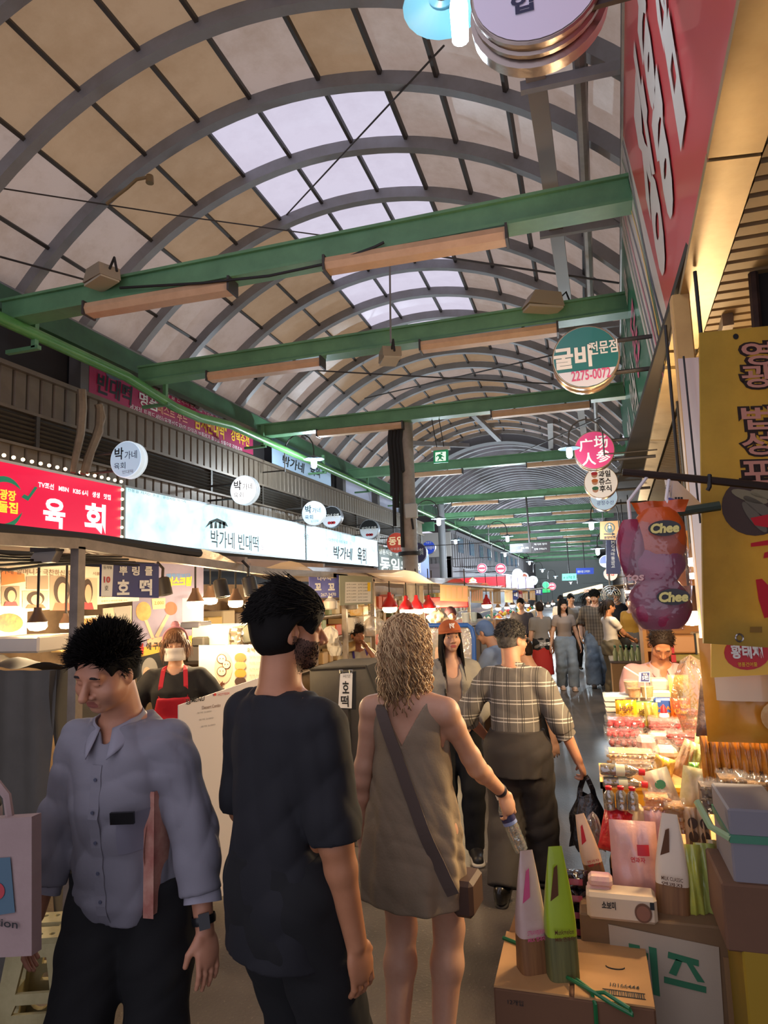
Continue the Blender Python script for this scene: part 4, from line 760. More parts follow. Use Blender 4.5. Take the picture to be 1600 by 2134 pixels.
def plate(o, ux, uy, outline, holes, m=PLS, name='side_panel', th=.022):
    """board with real holes: outline and holes as polygons, cut by a boolean-free ring fill"""
    import mathutils.geometry as mg
    loops = [outline]+holes; vs = [p for l in loops for p in l]; tris = mg.tessellate_polygon([[Vector((x, y, 0)) for x, y in l] for l in loops])
    o, ux, uy = Vector(o), Vector(ux), Vector(uy); n = ux.cross(uy).normalized()*th; b = B(); N_ = len(vs)
    v = [o+ux*x+uy*y for x, y in vs]; v += [p+n for p in v]; f = [tuple(q) for q in tris]+[tuple(i+N_ for i in q) for q in tris]; k = 0
    for l in loops:
        f += [(k+i, k+(i+1) % len(l), k+(i+1) % len(l)+N_, k+i+N_) for i in range(len(l))]; k += len(l)
    b.add(v, f); return b.obj(name, m, t, smooth=False)
circ = lambda x, y, r, n=14: [(x+r*math.cos(2*PI*i/n), y+r*math.sin(2*PI*i/n)) for i in range(n)]
out = [(-.16, 0), (.16, 0), (.15, .1), (.115, .42), (-.115, .42), (-.15, .1), (-.1, .1), (-.09, .03), (-.16, .02)]
out = [(-.17, 0), (.17, 0), (.115, .42), (-.115, .42)]
hol = [circ(-.085, .075, .042), circ(.085, .075, .042), [(-.07, .24), (-.045, .37), (.045, .37), (.07, .24)], [(-.08, .165), (.08, .165), (.065, .2), (-.065, .2)], [(-.03, .03), (.03, .03), (.03, .12), (-.03, .12)]]
plate((-.02, -.15, 0), (1, 0, 0), (0, .12, .993), out, hol); plate((-.02, .15, 0), (1, 0, 0), (0, -.12, .993), out, hol)
for sx in (-1, 1): plate((sx*.17-.02, 0, 0), (0, 1, 0), (-sx*.13, 0, .99), [(-.13, 0), (.13, 0), (.095, .42), (-.095, .42)], [[(-.06, .2), (.06, .2), (.05, .34), (-.05, .34)], circ(0, .09, .04)], name='leg_panel')
plate((-.02, 0, .42), (1, 0, 0), (0, 1, 0), [(-.135, -.12), (.135, -.12), (.135, .12), (-.135, .12)], [[(-.05, -.02), (.05, -.02), (.05, .02), (-.05, .02)]]+[circ(x, y, .012, 8) for x in (-.1, -.05, 0, .05, .1) for y in (-.085, .085)], name='top')
# ---- stall two: grey cart with clipboard, seated cook, red lamps
t = thing('covered_cart', 'grey tarpaulin cart with sloping side behind the clipboard', 'cart', at(715, 1470, Y=5.4)-V(0, 0, at(715, 1470, Y=5.4).z)); c = t.location; zt = at(700, 1388, Y=5.3).z; xl, xr = at(645, 1390, Y=5.3).x-c.x, at(763, 1388, Y=5.3).x-c.x; zr = at(800, 1470, Y=5.3).z; xr2 = at(795, 1470, Y=5.3).x-c.x
b = B(); b.prism([(xl, 0), (xr2, 0), (xr2, zr), (xr, zt), (xl, zt-.02)], (0, -.1, 0), (1, 0, 0), (0, 0, 1), (0, .75, 0)); b.obj('cover', TARP, t, smooth=False); B().tube([(xl, -.11, zt-.02), (xr, -.11, zt), (xr2, -.11, zr)], .012, 6).obj('hem', CLOTHD, t)
t, fn, w, h = card('clipboard', 'dark clipboard with white paper brush lettered in two big characters', 'clipboard', (707, 1402, 1478), (741, 1399, 1479), 4.75, 4.75, INK, .012)
blot(t, fn, [(709, 1404), (735, 1401), (733, 1476), (705, 1475)], WHITE, 'paper', -.004); ink(t, fn, '호', 721, 1432, 14, 26, INK, .02, y=-.008); ink(t, fn, '떡', 719, 1461, 16, 24, INK, .02, y=-.008); ink(t, fn, '씨앗', 723, 1409, 16, 7, GREY, y=-.008)
for u in (712, 732):
    x, z = fn(u, 1400); B().tube([(x-.01, -.01, z-.01), (x-.014, -.012, z+.015), (x+.014, -.012, z+.015), (x+.01, -.01, z-.01)], .004, 5).obj('clip', STEELP, t)
B().tube([(0, .03, -h/2), (0, .05, -1.3)], .012, 6).obj('stand', WIRE, t)
t, fn, w, h = card('hanging_sign', 'blue fading hanging sign with white letters and a phone number', 'sign', (645, 1194, 1246), (706, 1198, 1245), 6.2, 6.5, mat('blue_fade', '5a5fb0', .5, var=('8f93d0', 2, .7)), .015); ink(t, fn, '나주댁', 675, 1205, 28, 10, WHITE, .02); ink(t, fn, '꼬', 662, 1223, 14, 15, WHITE, .05); ink(t, fn, '꼬', 690, 1223, 14, 15, WHITE, .05); ink(t, fn, '267-3478', 684, 1239, 32, 7, WHITE, .02)
t, fn, w, h = card('menu_sheet', 'large grey green price list sheet hanging beside the blue hanging sign', 'menu', (708, 1199, 1262), (776, 1201, 1258), 6.4, 6.8, mat('sage_sheet', '9a9a84', .6), .01); blot(t, fn, [(719, 1213), (773, 1213), (772, 1255), (718, 1257)], CARD, 'list_panel'); blot(t, fn, [(765, 1214), (771, 1214), (771, 1232), (765, 1232)], YEL, 'yellow_note', -.005)
for i in range(6):
    for u in (731, 755): ink(t, fn, '호떡 2,000', u, 1218+6.6*i, 20, 3.2, GREY, y=-.006)
for lab, q, Y in (('milky plastic water jug under the blue hanging sign', (674, 1246, 703, 1270), 6.4), ('milky jug behind the price list sheet', (716, 1256, 746, 1270), 6.9)):
    t = thing('water_jug', lab, 'jug', at((q[0]+q[2])/2, q[3], Y=Y)); r = (q[2]-q[0])/2*mpp(t.location); h = (q[3]-q[1])*mpp(t.location); B().lathe([(r*.85, 0), (r, h*.1), (r, h*.7), (r*.6, h*.9), (r*.35, h)], 14).obj('jug', mat('milky_plastic', 'd7cbb8', .4), t); B().lathe([(r*.36, h*.98), (r*.36, h*1.12)], 10).obj('cap', BOXW, t)
def slab(name, label, q, Y, d, m, cat='counter', legs=True): return boxpx(name, label, cat, q, Y, d, m)
for lab, q, Y, d, m in (('cream bread maker box left of the seated cook', (717, 1287, 737, 1320), 7.2, .3, BOXW), ('second cream appliance box behind the seated cook', (741, 1283, 757, 1312), 7.4, .3, BOXW), ('pale shelf box below the cream appliances', (690, 1340, 722, 1362), 6.9, .3, mat('pan_gold', 'b59a55', .35, .6)), ('yellow and white bundle on top of the cream appliances', (728, 1262, 756, 1284), 7.3, .2, mat('yellow_bundle', 'e0a92e', .6, var=('e8e0d0', 14, .9))), ('red and white carton stack right of the seated cook', (782, 1322, 800, 1345), 6.7, .25, mat('red_carton', 'd8412f', .6, var=('e9dccb', 9, .8)))): boxpx('appliance_box' if 'appl' in lab else 'carton', lab, 'box', q, Y, d, m)
def film_bag(label, q, Y, m, seed=0, name='plastic_bag', cat='bag', tilt=0., group=None, lump=.5, inner=None, pn='film'):
    u0, v0, u1, v1 = q; p = at((u0+u1)/2, v1, Y=Y); k = mpp(p); w, h = (u1-u0)*k, (v1-v0)*k; rr = random.Random(seed); ph = [rr.uniform(0, 6) for _ in range(8)]
    t = thing(name, label, cat, p, tilt, group); b = B()
    def fn(a, c):
        A = 2*PI*a; s = math.sin(PI*min(1, .12+c*.88))**.5 if c > .5 else min(1., .72+.9*c); r = s*(1+lump*.16*math.sin(3*A+ph[0]+4*c)+lump*.1*math.sin(7*A+ph[1]-6*c)+lump*.07*math.sin(13*A+9*c+ph[2]))
        return (w/2*r*math.cos(A), min(w, h)*.42*r*math.sin(A), h*c*(1+.05*math.sin(5*A+ph[3])))
    b.grid(fn, 26, 14, wrap=True); b.obj(pn, m, t, angle=24 if lump > .6 else 60); return t
for i, (lab, q, Y) in enumerate((('clear bag of takeaway tubs stacked behind the seated cook', (756, 1286, 802, 1325), 7.3), ('white knotted carrier bag left of the seated cook', (684, 1330, 714, 1366), 6.8), ('cream carrier bag hung on the canopy post by the man in black', (672, 1306, 704, 1340), 6.6), ('crumpled clear wrap over the bread maker boxes', (752, 1262, 796, 1290), 7.5), ('pale crinkled sheet bundle behind the dark capped cook', (893, 1272, 935, 1302), 8.6))):
    film_bag(lab, q, Y, (HAZE, mat('white_bag', 'e6dccb', .5, bump=(20, .5)), MATS.get('white_bag') or BOXW, CLEARF, mat('foil_sheet', 'cdbda2', .35, .3, bump=(18, .8)))[i], i, lump=1.)
for i, (u, v, Y, r) in enumerate(((812, 1267, 8.2, .105), (847, 1272, 8.4, .10), (868, 1271, 8.8, .105), (894, 1269, 9.0, .10), (1014, 1261, 13.5, .11))):
    hang_lamp(('red heat lamp nearest the blue hanging sign', 'red heat lamp second from the left in the middle cluster', 'red heat lamp right of centre in the middle cluster', 'red heat lamp at the right of the middle cluster', 'lone red heat lamp farther back between two menu sheets')[i], u, v, Y, r, SHR, 26 if i != 2 else 14, .12, None, 'bell')
t = thing('lamp_rail', 'red painted rail box behind the red heat lamps', 'rail', at(935, 1258, Y=9.8)); B().cbox(-.3, .3, -.05, .05, -.06, .1, .01).obj('rail', SHR, t, smooth=False); [B().tube([(x, 0, .1), (x, 0, 2.14-t.location.z)], .01, 6).obj('rod', STEEL_D, t) for x in (-.25, .25)]
# blue tube framed clear screen and stalls behind
t = thing('screen_cart', 'blue tube framed screen wrapped in hazy plastic behind the woman in a cap', 'screen', at(930, 1480, Y=6.3)); c = t.location; pt = lambda u, v, dy=0: at(u, v, Y=6.3)-c+V(0, dy, 0)
B().tube([pt(842, 1490), pt(842, 1310), pt(850, 1303), pt(975, 1303), pt(983, 1310), pt(987, 1330), pt(990, 1480)], .022, 10).obj('blue_tube', mat('blue_tube', '2f62b5', .4), t)
b = B(); b.grid(lambda a, cc: tuple(pt(845+140*a, 1310+168*cc, .02+.015*math.sin(9*a+7*cc))), 14, 12); b.obj('plastic_sheet', film('milky_film', 'dccfbd', .22, .2, .3), t); B().beam(pt(844, 1400, .04), pt(986, 1400, .04), .02, .03).obj('bar', STEELP, t, smooth=False)
def counter(label, q, Y, d, m, foot=0., group=None, name='counter'):
    u0, v0, u1, v1 = q; t, w, h = boxpx(name, label, 'counter', q, Y, d, m, group, foot=foot, pname='body'); B().box(-w/2-.02, w/2+.02, -.03, d+.03, h, h+.03).obj('worktop', STEELP, t, smooth=False); return t, w, h
t, w, h = counter('food counter with a black and white checked edge and orange wood front', (988, 1368, 1082, 1440), 7.4, 1.6, mat('orange_ply', 'b9803f', .6, var=('9a6730', 3, .6, (1, 1, 5))))
ct = t
counter('steel counter behind the blue tube framed screen', (936, 1303, 1000, 1440), 6.95, .8, mat('counter_steel', '8d857b', .4, .5)); t = ct; n = 14; s = w/n
for i in range(n):
    for j in range(2): B().box(-w/2+s*i, -w/2+s*(i+1), -.034, -.03, h-.02-s*(j+1), h-.02-s*j).obj('check_tile', INK if (i+j) % 2 else WHITE, t, smooth=False)
for i, (lab, q, Y, m) in enumerate((('blue printed food pack on the checked counter', (993, 1330, 1012, 1352), 7.8, mat('pack_blue', '3b55a8', .5)), ('yellow tub pile on the checked counter', (1022, 1316, 1044, 1336), 8.2, mat('tub_yellow', 'e3a51c', .5)), ('orange lidded tub beside the yellow tubs', (1015, 1312, 1030, 1322), 8.3, ORNG), ('green bottle cluster on the checked counter', (1016, 1336, 1040, 1350), 8.0, GRN), ('glass food display case at the far end of the checked counter', (992, 1290, 1028, 1330), 8.9, mat('display_food', 'c77a45', .5, var=('e0c8a0', 12, .9))), ('second glass display case in the row of far stalls', (1030, 1290, 1052, 1312), 9.6, mat('display_dark', '6e5545', .3)))): boxpx('food_pack' if i < 4 else 'display_case', lab, 'food' if i < 4 else 'case', q, Y, .22, m)
for lab, q, Y, c in (('white plastic bucket on top of the blue framed screen stall', (962, 1277, 980, 1302), 7.0, 'dfe6e4'), ('second white bucket behind the first bucket', (980, 1276, 995, 1298), 7.3, 'cfe0e4'), ('shallow cream bowl on the checked counter', (1003, 1354, 1014, 1362), 7.6, 'e8dcc8')):
    t = thing('bucket' if 'bucket' in lab else 'bowl', lab, 'bucket' if 'bucket' in lab else 'bowl', at((q[0]+q[2])/2, q[3], Y=Y)); r = (q[2]-q[0])/2*mpp(t.location); h = (q[3]-q[1])*mpp(t.location); B().lathe([(r*.75, 0), (r*.95, h*.9), (r, h*.92), (r, h), (r*.9, h), (r*.7, h*.05)], 16, cap=False).obj('tub', mat('tub_'+c, c, .4), t)
for i in range(9):
    t = thing('side_dish', ORD[i % 5]+' small dish from the left, '+('front', 'rear')[i//5]+' row on the checked counter', 'dish', (at(1010, 1360, Y=7.5).x+.1*(i % 5), 7.5+.16*(i//5), at(1010, 1368, Y=7.4).z+.03), 0, 'small dishes on the checked counter'); B().lathe([(.03, 0), (.045, .02), (.042, .02), (.028, .006)], 12, cap=False).obj('dish', BOXW, t); B().lathe([(.036, .012), (.02, .03), (.002, .035)], 10).obj('food', (ORNG, GRN, REDP)[i % 3], t)
# hanging menus along the far canopy rail
for lab, L_, R_, Y, m in (('broad tan menu of five printed columns hanging from the far canopy', (917, 1218, 1252), (975, 1221, 1254), 9.6, 'c9a87c'), ('pale price list right of the broad tan menu', (982, 1223, 1256), (1006, 1224, 1257), 11.2, 'c8bc98'), ('tan price sheet just right of the lone red lamp', (1028, 1227, 1258), (1043, 1228, 1259), 13.5, 'bf9f78'), ('pale price sheet before the navy far board', (1052, 1229, 1255), (1068, 1230, 1256), 15, 'd0c2a6'), ('tan price sheet after the wine far board', (1088, 1231, 1253), (1100, 1232, 1254), 17.5, 'b9946c'), ('last tan price sheet by the far rail end', (1104, 1230, 1250), (1115, 1231, 1251), 19, 'c4a581')):
    t, fn, w, h = card('menu_sheet', lab, 'menu', L_, R_, Y, Y+.15, mat('menu_'+m, m, .6), .01); n = 5 if 'broad' in lab else 2; W_ = R_[0]-L_[0]
    for i in range(n): blot(t, fn, [(L_[0]+W_*(i+.12)/n, L_[1]+6), (L_[0]+W_*(i+.85)/n, L_[1]+6), (L_[0]+W_*(i+.85)/n, L_[2]-4), (L_[0]+W_*(i+.12)/n, L_[2]-4)], (BGQ, PEACH)[n > 2], 'price_column')
t, fn, w, h = card('hanging_sign', 'navy far hanging board with one big white character', 'sign', (1068, 1228, 1250), (1079, 1228, 1250), 16.5, 16.6, NAVY, .02); ink(t, fn, '네', 1074, 1239, 7, 9, WHITE, .04)
t, fn, w, h = card('hanging_sign', 'wine red far hanging board beside the navy one', 'sign', (1080, 1232, 1252), (1088, 1232, 1252), 16.8, 16.8, mat('wine_board', '8e2238', .5), .02); ink(t, fn, '육회', 1084, 1242, 5, 8, WHITE, .02)
t, fn, w, h = card('hanging_sign', 'small navy far board near the end of the rail', 'sign', (1115, 1227, 1240), (1130, 1226, 1240), 21, 21, NAVY, .02); ink(t, fn, '포장', 1122, 1233, 10, 8, WHITE, .03)
# far stalls: lamps, counters and canopies either side of the gangway
for i, (u, v, Y, r) in enumerate(((1038, 1268, 14.5, .07), (1056, 1266, 16, .07), (1068, 1262, 17.5, .08), (1082, 1265, 19, .08), (1098, 1261, 21, .09), (1116, 1263, 24, .09), (1128, 1259, 27, .1), (1142, 1262, 30, .1), (1152, 1258, 34, .11))):
    hang_lamp(ORD[i]+' glowing bulb from the left in the far row of left stall lamps', u, v, Y, r, SHB, 34 if i % 2 == 0 else 0, .4, 'far left stall bulbs', 'cup')
for i, (y0, y1, m) in enumerate(((9.3, 11.6, 'b07a48'), (11.9, 14.6, '8a6f58'), (14.9, 18.5, 'a8865c'), (18.8, 24, '7d6a58'), (24.3, 32, '9a7c58'))):
    t = thing('food_stall', ('first far food stall counter behind the checked one', 'second far food stall counter, with red cloth', 'third far food stall counter', 'fourth far food stall counter', 'last far food stall counter on the left')[i], 'stall', (-2.7, (y0+y1)/2, 0)); l = (y1-y0)/2
    B().box(-.7, .35, -l, l, 0, .8).obj('counter_body', mat('stall_'+m, m, .6, var=('5d4a3a', 2, .6)), t, smooth=False); B().box(-.75, .4, -l, l, .8, .84).obj('worktop', STEELP, t, smooth=False); rr = random.Random(i)
    b = B()
    for k in range(int(l*9)): x, y = rr.uniform(-.6, .3), rr.uniform(-l, l); s = rr.uniform(.05, .12); b.lathe([(s*.7, .84), (s, .88), (s*.5, .9+s*.5), (.002, .92+s*.6)], 9, (x, y, 0), m=rr.randrange(5))
    tag(b.obj('food_piles', [ORNG, YEL, GRN, REDP, BOXW], t), kind='stuff')
    b = B(); b.box(-.4, .3, -l, l, 1.28, 1.3); b.obj('shelf', CLEARF, t, smooth=False)
t = thing('back_panel', 'tall shelving partition behind the left stalls, cluttered with goods', 'shelf', (-4.3, 9, 0)); b = B(); b.box(-.06, 0, -5, 14, 0, 2.0); b.obj('partition', mat('partition_tan', '8f7558', .7, var=('5d4a38', 2.5, .8)), t, smooth=False)
rr = random.Random(5); PB = [mat('goods_'+c, c, .6) for c in ('cdbb9c', 'a88a63', 'c95b3b', 'e0c070', '7f8c6a', 'd8d0c4', '6e5a48')]
for lv, z in enumerate((.75, 1.15, 1.5)): B().box(0, .35, -2.6, 14, z-.02, z).obj('shelf_board', FR, t, smooth=False)
b = B(); y = -2.5
while y < 13.8:
    for z in (.75, 1.15, 1.5): w = rr.uniform(.12, .34); b.cbox(.03, .3, y, y+w-.03, z, z+rr.uniform(.12, .3), .01, rr.randrange(7))
    y += .3
tag(b.obj('shelf_goods', PB, t, smooth=False), kind='stuff')
# ---- right side of the far gangway: awning stall
t = thing('awning_stall', 'far right food stall with a lit slanting awning edge', 'stall', at(1262, 1262, Y=20)-V(0, 0, at(1262, 1262, Y=20).z)); c = t.location; pt = lambda u, v, Y: at(u, v, Y=Y)-c
a0, a1 = pt(1175, 1240, 24), pt(1253, 1222, 17); B().beam(a0, a1, .06, .1).obj('awning_edge', mat('lit_awning_edge', 'ffe3b0', .5, emit=1.2), t, smooth=False); b = B(); b.grid(lambda p, q: tuple(a0.lerp(a1, p)+V(1.6*q, .3*q, .1*q)), 8, 4); b.obj('awning', mat('awning_canvas', '6a5a48', .8), t)
B().beam(pt(1258, 1226, 17), V(pt(1258, 1226, 17).x, pt(1258, 1226, 17).y, 0), .06, .06, up=(0, 1, 0)).obj('post', FR, t, smooth=False); B().box(.1, 1.8, -3, 4, 0, .8).obj('counter_body', PB[1], t, smooth=False)
lamp(t, (0.6, -2.4, 1.9), 60, WARM, .2)
t, fn, w, h = card('menu_sheet', 'pink paper sheet hanging under the far right awning', 'menu', (1216, 1228, 1246), (1240, 1227, 1246), 17.5, 17.5, mat('pink_paper', 'e0bba0', .6), .01); blot(t, fn, [(1219, 1231), (1237, 1231), (1237, 1243), (1219, 1243)], PEACH, 'print')
t = thing('fan', 'round caged fan under the far right awning', 'fan', at(1272, 1240, Y=15)); b = B()
for r in (.06, .11, .16, .2): b.tube([(r*math.cos(i*PI/10), -.04, r*math.sin(i*PI/10)) for i in range(21)], .006, 4)
for i in range(12): b.tube([(0, -.06, 0), (.2*math.cos(i*PI/6), -.04, .2*math.sin(i*PI/6))], .005, 4)
tag(b.obj('cage', STEELP, t), kind='stuff'); B().lathe([(.05, -.02), (.05, .12)], 12, ax='y').obj('motor', GREY, t); b = B(); [b.prism([(.03, 0), (.18, .05), (.18, -.04)], (0, -.01, 0), (math.cos(a), 0, math.sin(a)), (-math.sin(a), 0, math.cos(a)), (0, .01, 0)) for a in (0, 2.1, 4.2)]; b.obj('blades', mat('blade_grey', '8d9a8a', .5), t, smooth=False); B().tube([(0, .05, .2), (0, .05, .45)], .02, 6).obj('stem', GREY, t)
for i, (u, v, Y, p) in enumerate(((1308, 1232, 11, 22), (1323, 1238, 10.5, 0))): hang_lamp('bare glowing bulb left of the hanging snack bag, in the far right stall' if i == 0 else 'second bare glowing bulb left of the snack bag', u, v, Y, .05, SHB, p, .5, None, 'cup')
# ================================================================ RIGHT HAND SHOP: soffit, banners, hanging bag, goods
DKB = mat('awning_black', '1c1815', .9); SOF = mat('soffit_sheet', '8a7550', .55, .1, var=('5f4d33', 1.5, .8))
sof = group_root('ceiling_soffit', (0, 0, 3.2))
SB_ = B().box(-.055, .048, -.0, .02, -.0, .02)
sm = B(); sm.prism([(0, 0), (.015, -.022), (.085, -.022), (.1, 0)], (-.0, 0, 0), (0, 1, 0), (0, 0, 1), (2.4, 0, 0)); SMESH = sm.mesh(SOF, smooth=False)
for i in range(122): y = .2+.104*i; part('soffit_board', SMESH, (.53+.0475*y, y, 0), sof)
B().box(.5, 3.0, -1, 13.5, .01, .05).obj('soffit_backing', mat('soffit_back', '2c2620', .9), sof, smooth=False)
B().beam((.78, 3.6, -.05), (1.15, 7.6, -.05), .05, .07).obj('soffit_batten', FR, sof, smooth=False)
t = thing('awning_roll', 'dark rolled awning and added light-blocking panel under the soffit above the yellow vertical banner', 'awning', (1.75, 3.15, 2.9)); B().box(-.95, 1.2, .02, .06, -.05, .28).obj('light_block_panel', DKB, t, smooth=False); B().tube([(-.95, 0, -.1), (1.2, 0, -.1)], .11, 12).obj('roll', DKB, t); B().tube([(-.96, 0, -.1), (-.95, 0, .28)], .02, 6).obj('bracket', RUST, t)  # panel added to keep the shop lamps off the near soffit
t = thing('tube_light', 'thin twin tube lamp on the corrugated soffit over the right shop', 'lamp', at(1443, 880, Y=4.3)); B().tube([at(1434, 930, Y=4.9)-t.location, at(1455, 836, Y=4.0)-t.location], .018, 8).obj('tube', mat('lit_tube', 'ffe0b0', .4, emit=1.2), t); lamp(t, (0, 0, -.12), 22, WARM, .15); B().tube([at(1431, 928, Y=4.9)-t.location+V(0, 0, .03), at(1451, 836, Y=4.0)-t.location+V(0, 0, .03)], .012, 6).obj('batten', FR, t)
for i, (u, v, Y, u2, v2) in enumerate(((1420, 965, 4.6, 1424, 1080), (1416, 900, 5.0, 1420, 990))): pass
post = thing('shop_post', 'cream painted post behind the yellow vertical banner', 'post', at(1478, 1300, Y=3.3)-V(0, 0, at(1478, 1300, Y=3.3).z)); B().cbox(-.04, .04, -.04, .04, 0, 3.18, .006).obj('post', mat('cream_post', 'd2a768', .5, var=('b48a50', 4, .6)), post, smooth=False); B().box(-.06, .06, -.06, .06, 1.2, 1.24).obj('band', FR, post, smooth=False)
# yellow vertical banner with dried fish
t, fn, w, h = card('vertical_banner', 'large dirty yellow vertical banner with outlined brown letters and a fish basket picture', 'banner', (1462, 690, 1340), (1640, 672, 1352), 2.2, 2.28, sheet('yellow_banner', 'cdb35a', .5, dirt=('9a8440', 1.4, .7)), .008)
OUT = mat('letter_outline', '2e1c16', .6); FILL = mat('letter_fill', 'c98a76', .6)
for ch, v in (('영', 738), ('광', 785), ('법', 872), ('성', 925), ('포', 985)):
    if ch == '포': ch = '포'
    ink(t, fn, ch, 1576, v, 78, 56, OUT, .11, y=-.003); ink(t, fn, ch, 1576, v, 66, 48, FILL, .02, y=-.006)
b = B(); Q = [fn(1512+70*math.cos(a)+60, 1055+62*math.sin(a)) for a in [i*PI/12 for i in range(24)]]; patch(b, Q[::-1], -.003); b.obj('basket_print', mat('basket_dark', '4b3a33', .6), t, smooth=False)
for i, (u, v, a) in enumerate(((1560, 1035, .3), (1580, 1058, .6), (1600, 1030, .1), (1570, 1078, .9))):
    q = [(u+(40*math.cos(s))*math.cos(a)-(11*math.sin(s))*math.sin(a), v+(40*math.cos(s))*math.sin(a)+(11*math.sin(s))*math.cos(a)) for s in [k*PI/8 for k in range(16)]]; blot(t, fn, q, mat('fish_print'+str(i % 2), ('8a7f63', '6c6455')[i % 2], .5), 'fish_print', -.005)
for q in ([(1561, 1080), (1600, 1072), (1630, 1078), (1630, 1098), (1600, 1100), (1570, 1095)], [(1562, 1132), (1620, 1122), (1620, 1134), (1562, 1140)], [(1590, 1152), (1620, 1144), (1620, 1158), (1588, 1164)], [(1572, 1208), (1585, 1206), (1600, 1222), (1606, 1285), (1590, 1288), (1578, 1250)]): blot(t, fn, q, REDP, 'brush_stroke', -.006)
b = B(); x, z = fn(1539, 1329); b.tube([(x+.011*math.cos(i*PI/6), -.004, z+.011*math.sin(i*PI/6)) for i in range(13)], .003, 5); b.obj('eyelet', STEELP, t); blot(t, fn, [(1561, 1306), (1586, 1306), (1586, 1318), (1561, 1318)], mat('tape_brown', '8a6626', .6), 'tape', -.004)
spot(t, fn, 1532, 702, 6, 6, INK, 'eyelet_hole'); 
t, fn, w, h = card('white_side_banner', 'narrow pinkish white banner edge left of the yellow vertical banner', 'banner', (1438, 745, 1345), (1482, 742, 1345), 2.9, 2.6, mat('pinkish_sheet', 'b9a4a8', .5), .006); B().tube([(w*.1, -.02, h/2), (w*.16, -.02, -.1)], .004, 5).obj('cord', WIRE, t)
# lamps of the right shop
HOT2 = mat('hot_bulb_bright', 'fff0d0', .4, emit=14)
for i, (u, v, Y, r, p) in enumerate(((1440, 1282, 3.6, .085, 44), (1448, 1168, 4.3, .06, 34), (1443, 1198, 5.2, .05, 0), (1470, 1240, 3.9, .05, 0), (1518, 1298, 3.0, .045, 14))): hang_lamp(('biggest glowing lamp low behind the hanging snack bag', 'upper round glowing lamp right of the hanging snack bag', 'smaller glowing lamp under the upper round one', 'glowing lamp by the cream post', 'glowing tube lamp beside the yellow vertical banner foot')[i], u, v, Y, r, SHB, p, .35, None, 'cup', bulbm=HOT2)
# rod, flag, snack bag
t = thing('hanging_rod', 'dark iron rod sticking out over the goods to carry the snack bag', 'rod', at(1450, 1000, Y=2.0)); B().tube([at(1297, 984, Y=2.0)-t.location, at(1450, 998, Y=2.0)-t.location, at(1640, 1018, Y=2.0)-t.location], .011, 8).obj('rod', mat('iron_rod', '33261f', .5, .5), t); B().tube([at(1478, 990, Y=2.0)-t.location, at(1478, 1015, Y=1.98)-t.location, at(1474, 1022, Y=1.98)-t.location], .006, 6).obj('wire_tie', WIRE, t); B().tube([at(1402, 1069, Y=2.15)-t.location, at(1500, 1054, Y=2.15)-t.location], .014, 8).obj('lower_rod', mat('green_rod', '2d3a2b', .5), t)
t = thing('cloth_flag', 'white cloth flag with black bars folded over a stick behind the snack bag', 'flag', at(1420, 1040, Y=2.3)); P_ = lambda u, v, dy=0: at(u, v, Y=2.3+dy)-t.location
b = B(); b.add([P_(1390, 995), P_(1404, 995, .02), P_(1470, 1058, .08), P_(1440, 1074, .03), P_(1396, 1068, -.02), P_(1390, 1066)], [(0, 5, 4, 1), (1, 4, 3, 2)]); b.obj('cloth', mat('flag_white', 'ddd2cc', .7), t, smooth=False); B().tube([P_(1386, 985), P_(1400, 1075)], .006, 6).obj('stick', BOXW, t)
for q in ([(1387, 1012), (1396, 1014)], [(1386, 1017), (1395, 1019)], [(1388, 1022), (1395, 1024)]): B().beam(P_(*q[0], -.03), P_(*q[1], -.03), .003, .006).obj('bar_print', INK, t, smooth=False)
for u in (1408, 1414, 1420):
    for v0 in ((1036, 1058),) if u != 1414 else ((1036, 1045), (1049, 1058)): B().beam(P_(u, v0[0], -.03), P_(u+1, v0[1], -.03), .006, .006).obj('bar_print', INK, t, smooth=False)
blue = B(); blue.lathe([(.002, -.02), (.018, -.012), (.018, .012), (.002, .02)], 10, P_(1396, 1050, -.02)); blue.obj('disc_print', mat('flag_blue', '4a4a90', .6), t)
t = thing('snack_bag_bundle', 'clear carrier bag of orange and magenta snack packets hanging from the iron rod', 'bag', at(1378, 1310, Y=2.0)); k = mpp(t.location)
def lump_bag(b, w, d, h, z0, seed, lum=.05, n=24, mm=14, flat=.0):
    rr = random.Random(seed); ph = [rr.uniform(0, 6) for _ in range(6)]
    def f(a, c):
        A = 2*PI*a; s = min(1., math.sin(PI*(.08+.88*c))**.35) if flat == 0 else min(1, (.55+2.5*c), (.45+3*(1-c))); r = s*(1+lum*math.sin(3*A+ph[0]+5*c)+lum*.8*math.sin(6*A+ph[1]-8*c)+lum*.6*math.sin(11*A+ph[2]+13*c)); return (w/2*r*math.copysign(abs(math.cos(A))**.8, math.cos(A)), d/2*r*math.copysign(abs(math.sin(A))**.8, math.sin(A)), z0+h*c)
    b.grid(f, n, mm, wrap=True); return b
ORB = mat('orange_snack_foil', 'c9541f', .28, coat=.4, bump=(22, .6)); MGB = mat('magenta_snack_foil', 'a0285a', .3, coat=.4, var=('6c2a52', 9, .8), bump=(22, .6)); PNB = mat('plum_snack_foil', '7a3350', .3, coat=.4, var=('a8304a', 8, .9), bump=(22, .6))
lump_bag(B(), 118*k, 90*k, 105*k, 0, 1).obj('snack_packet', PNB, t, angle=180); lump_bag(B(), 108*k, 70*k, 100*k, 92*k, 2).obj('snack_packet', MGB, t, angle=180)
lump_bag(B(), 104*k, 60*k, 112*k, 140*k, 3, .03).obj('snack_packet', ORB, t, angle=180).location = (.015, -.01, 0); lump_bag(B(), 60*k, 40*k, 120*k, 110*k, 4).obj('snack_packet', PNB, t, angle=180).location = (-.06, -.02, 0)
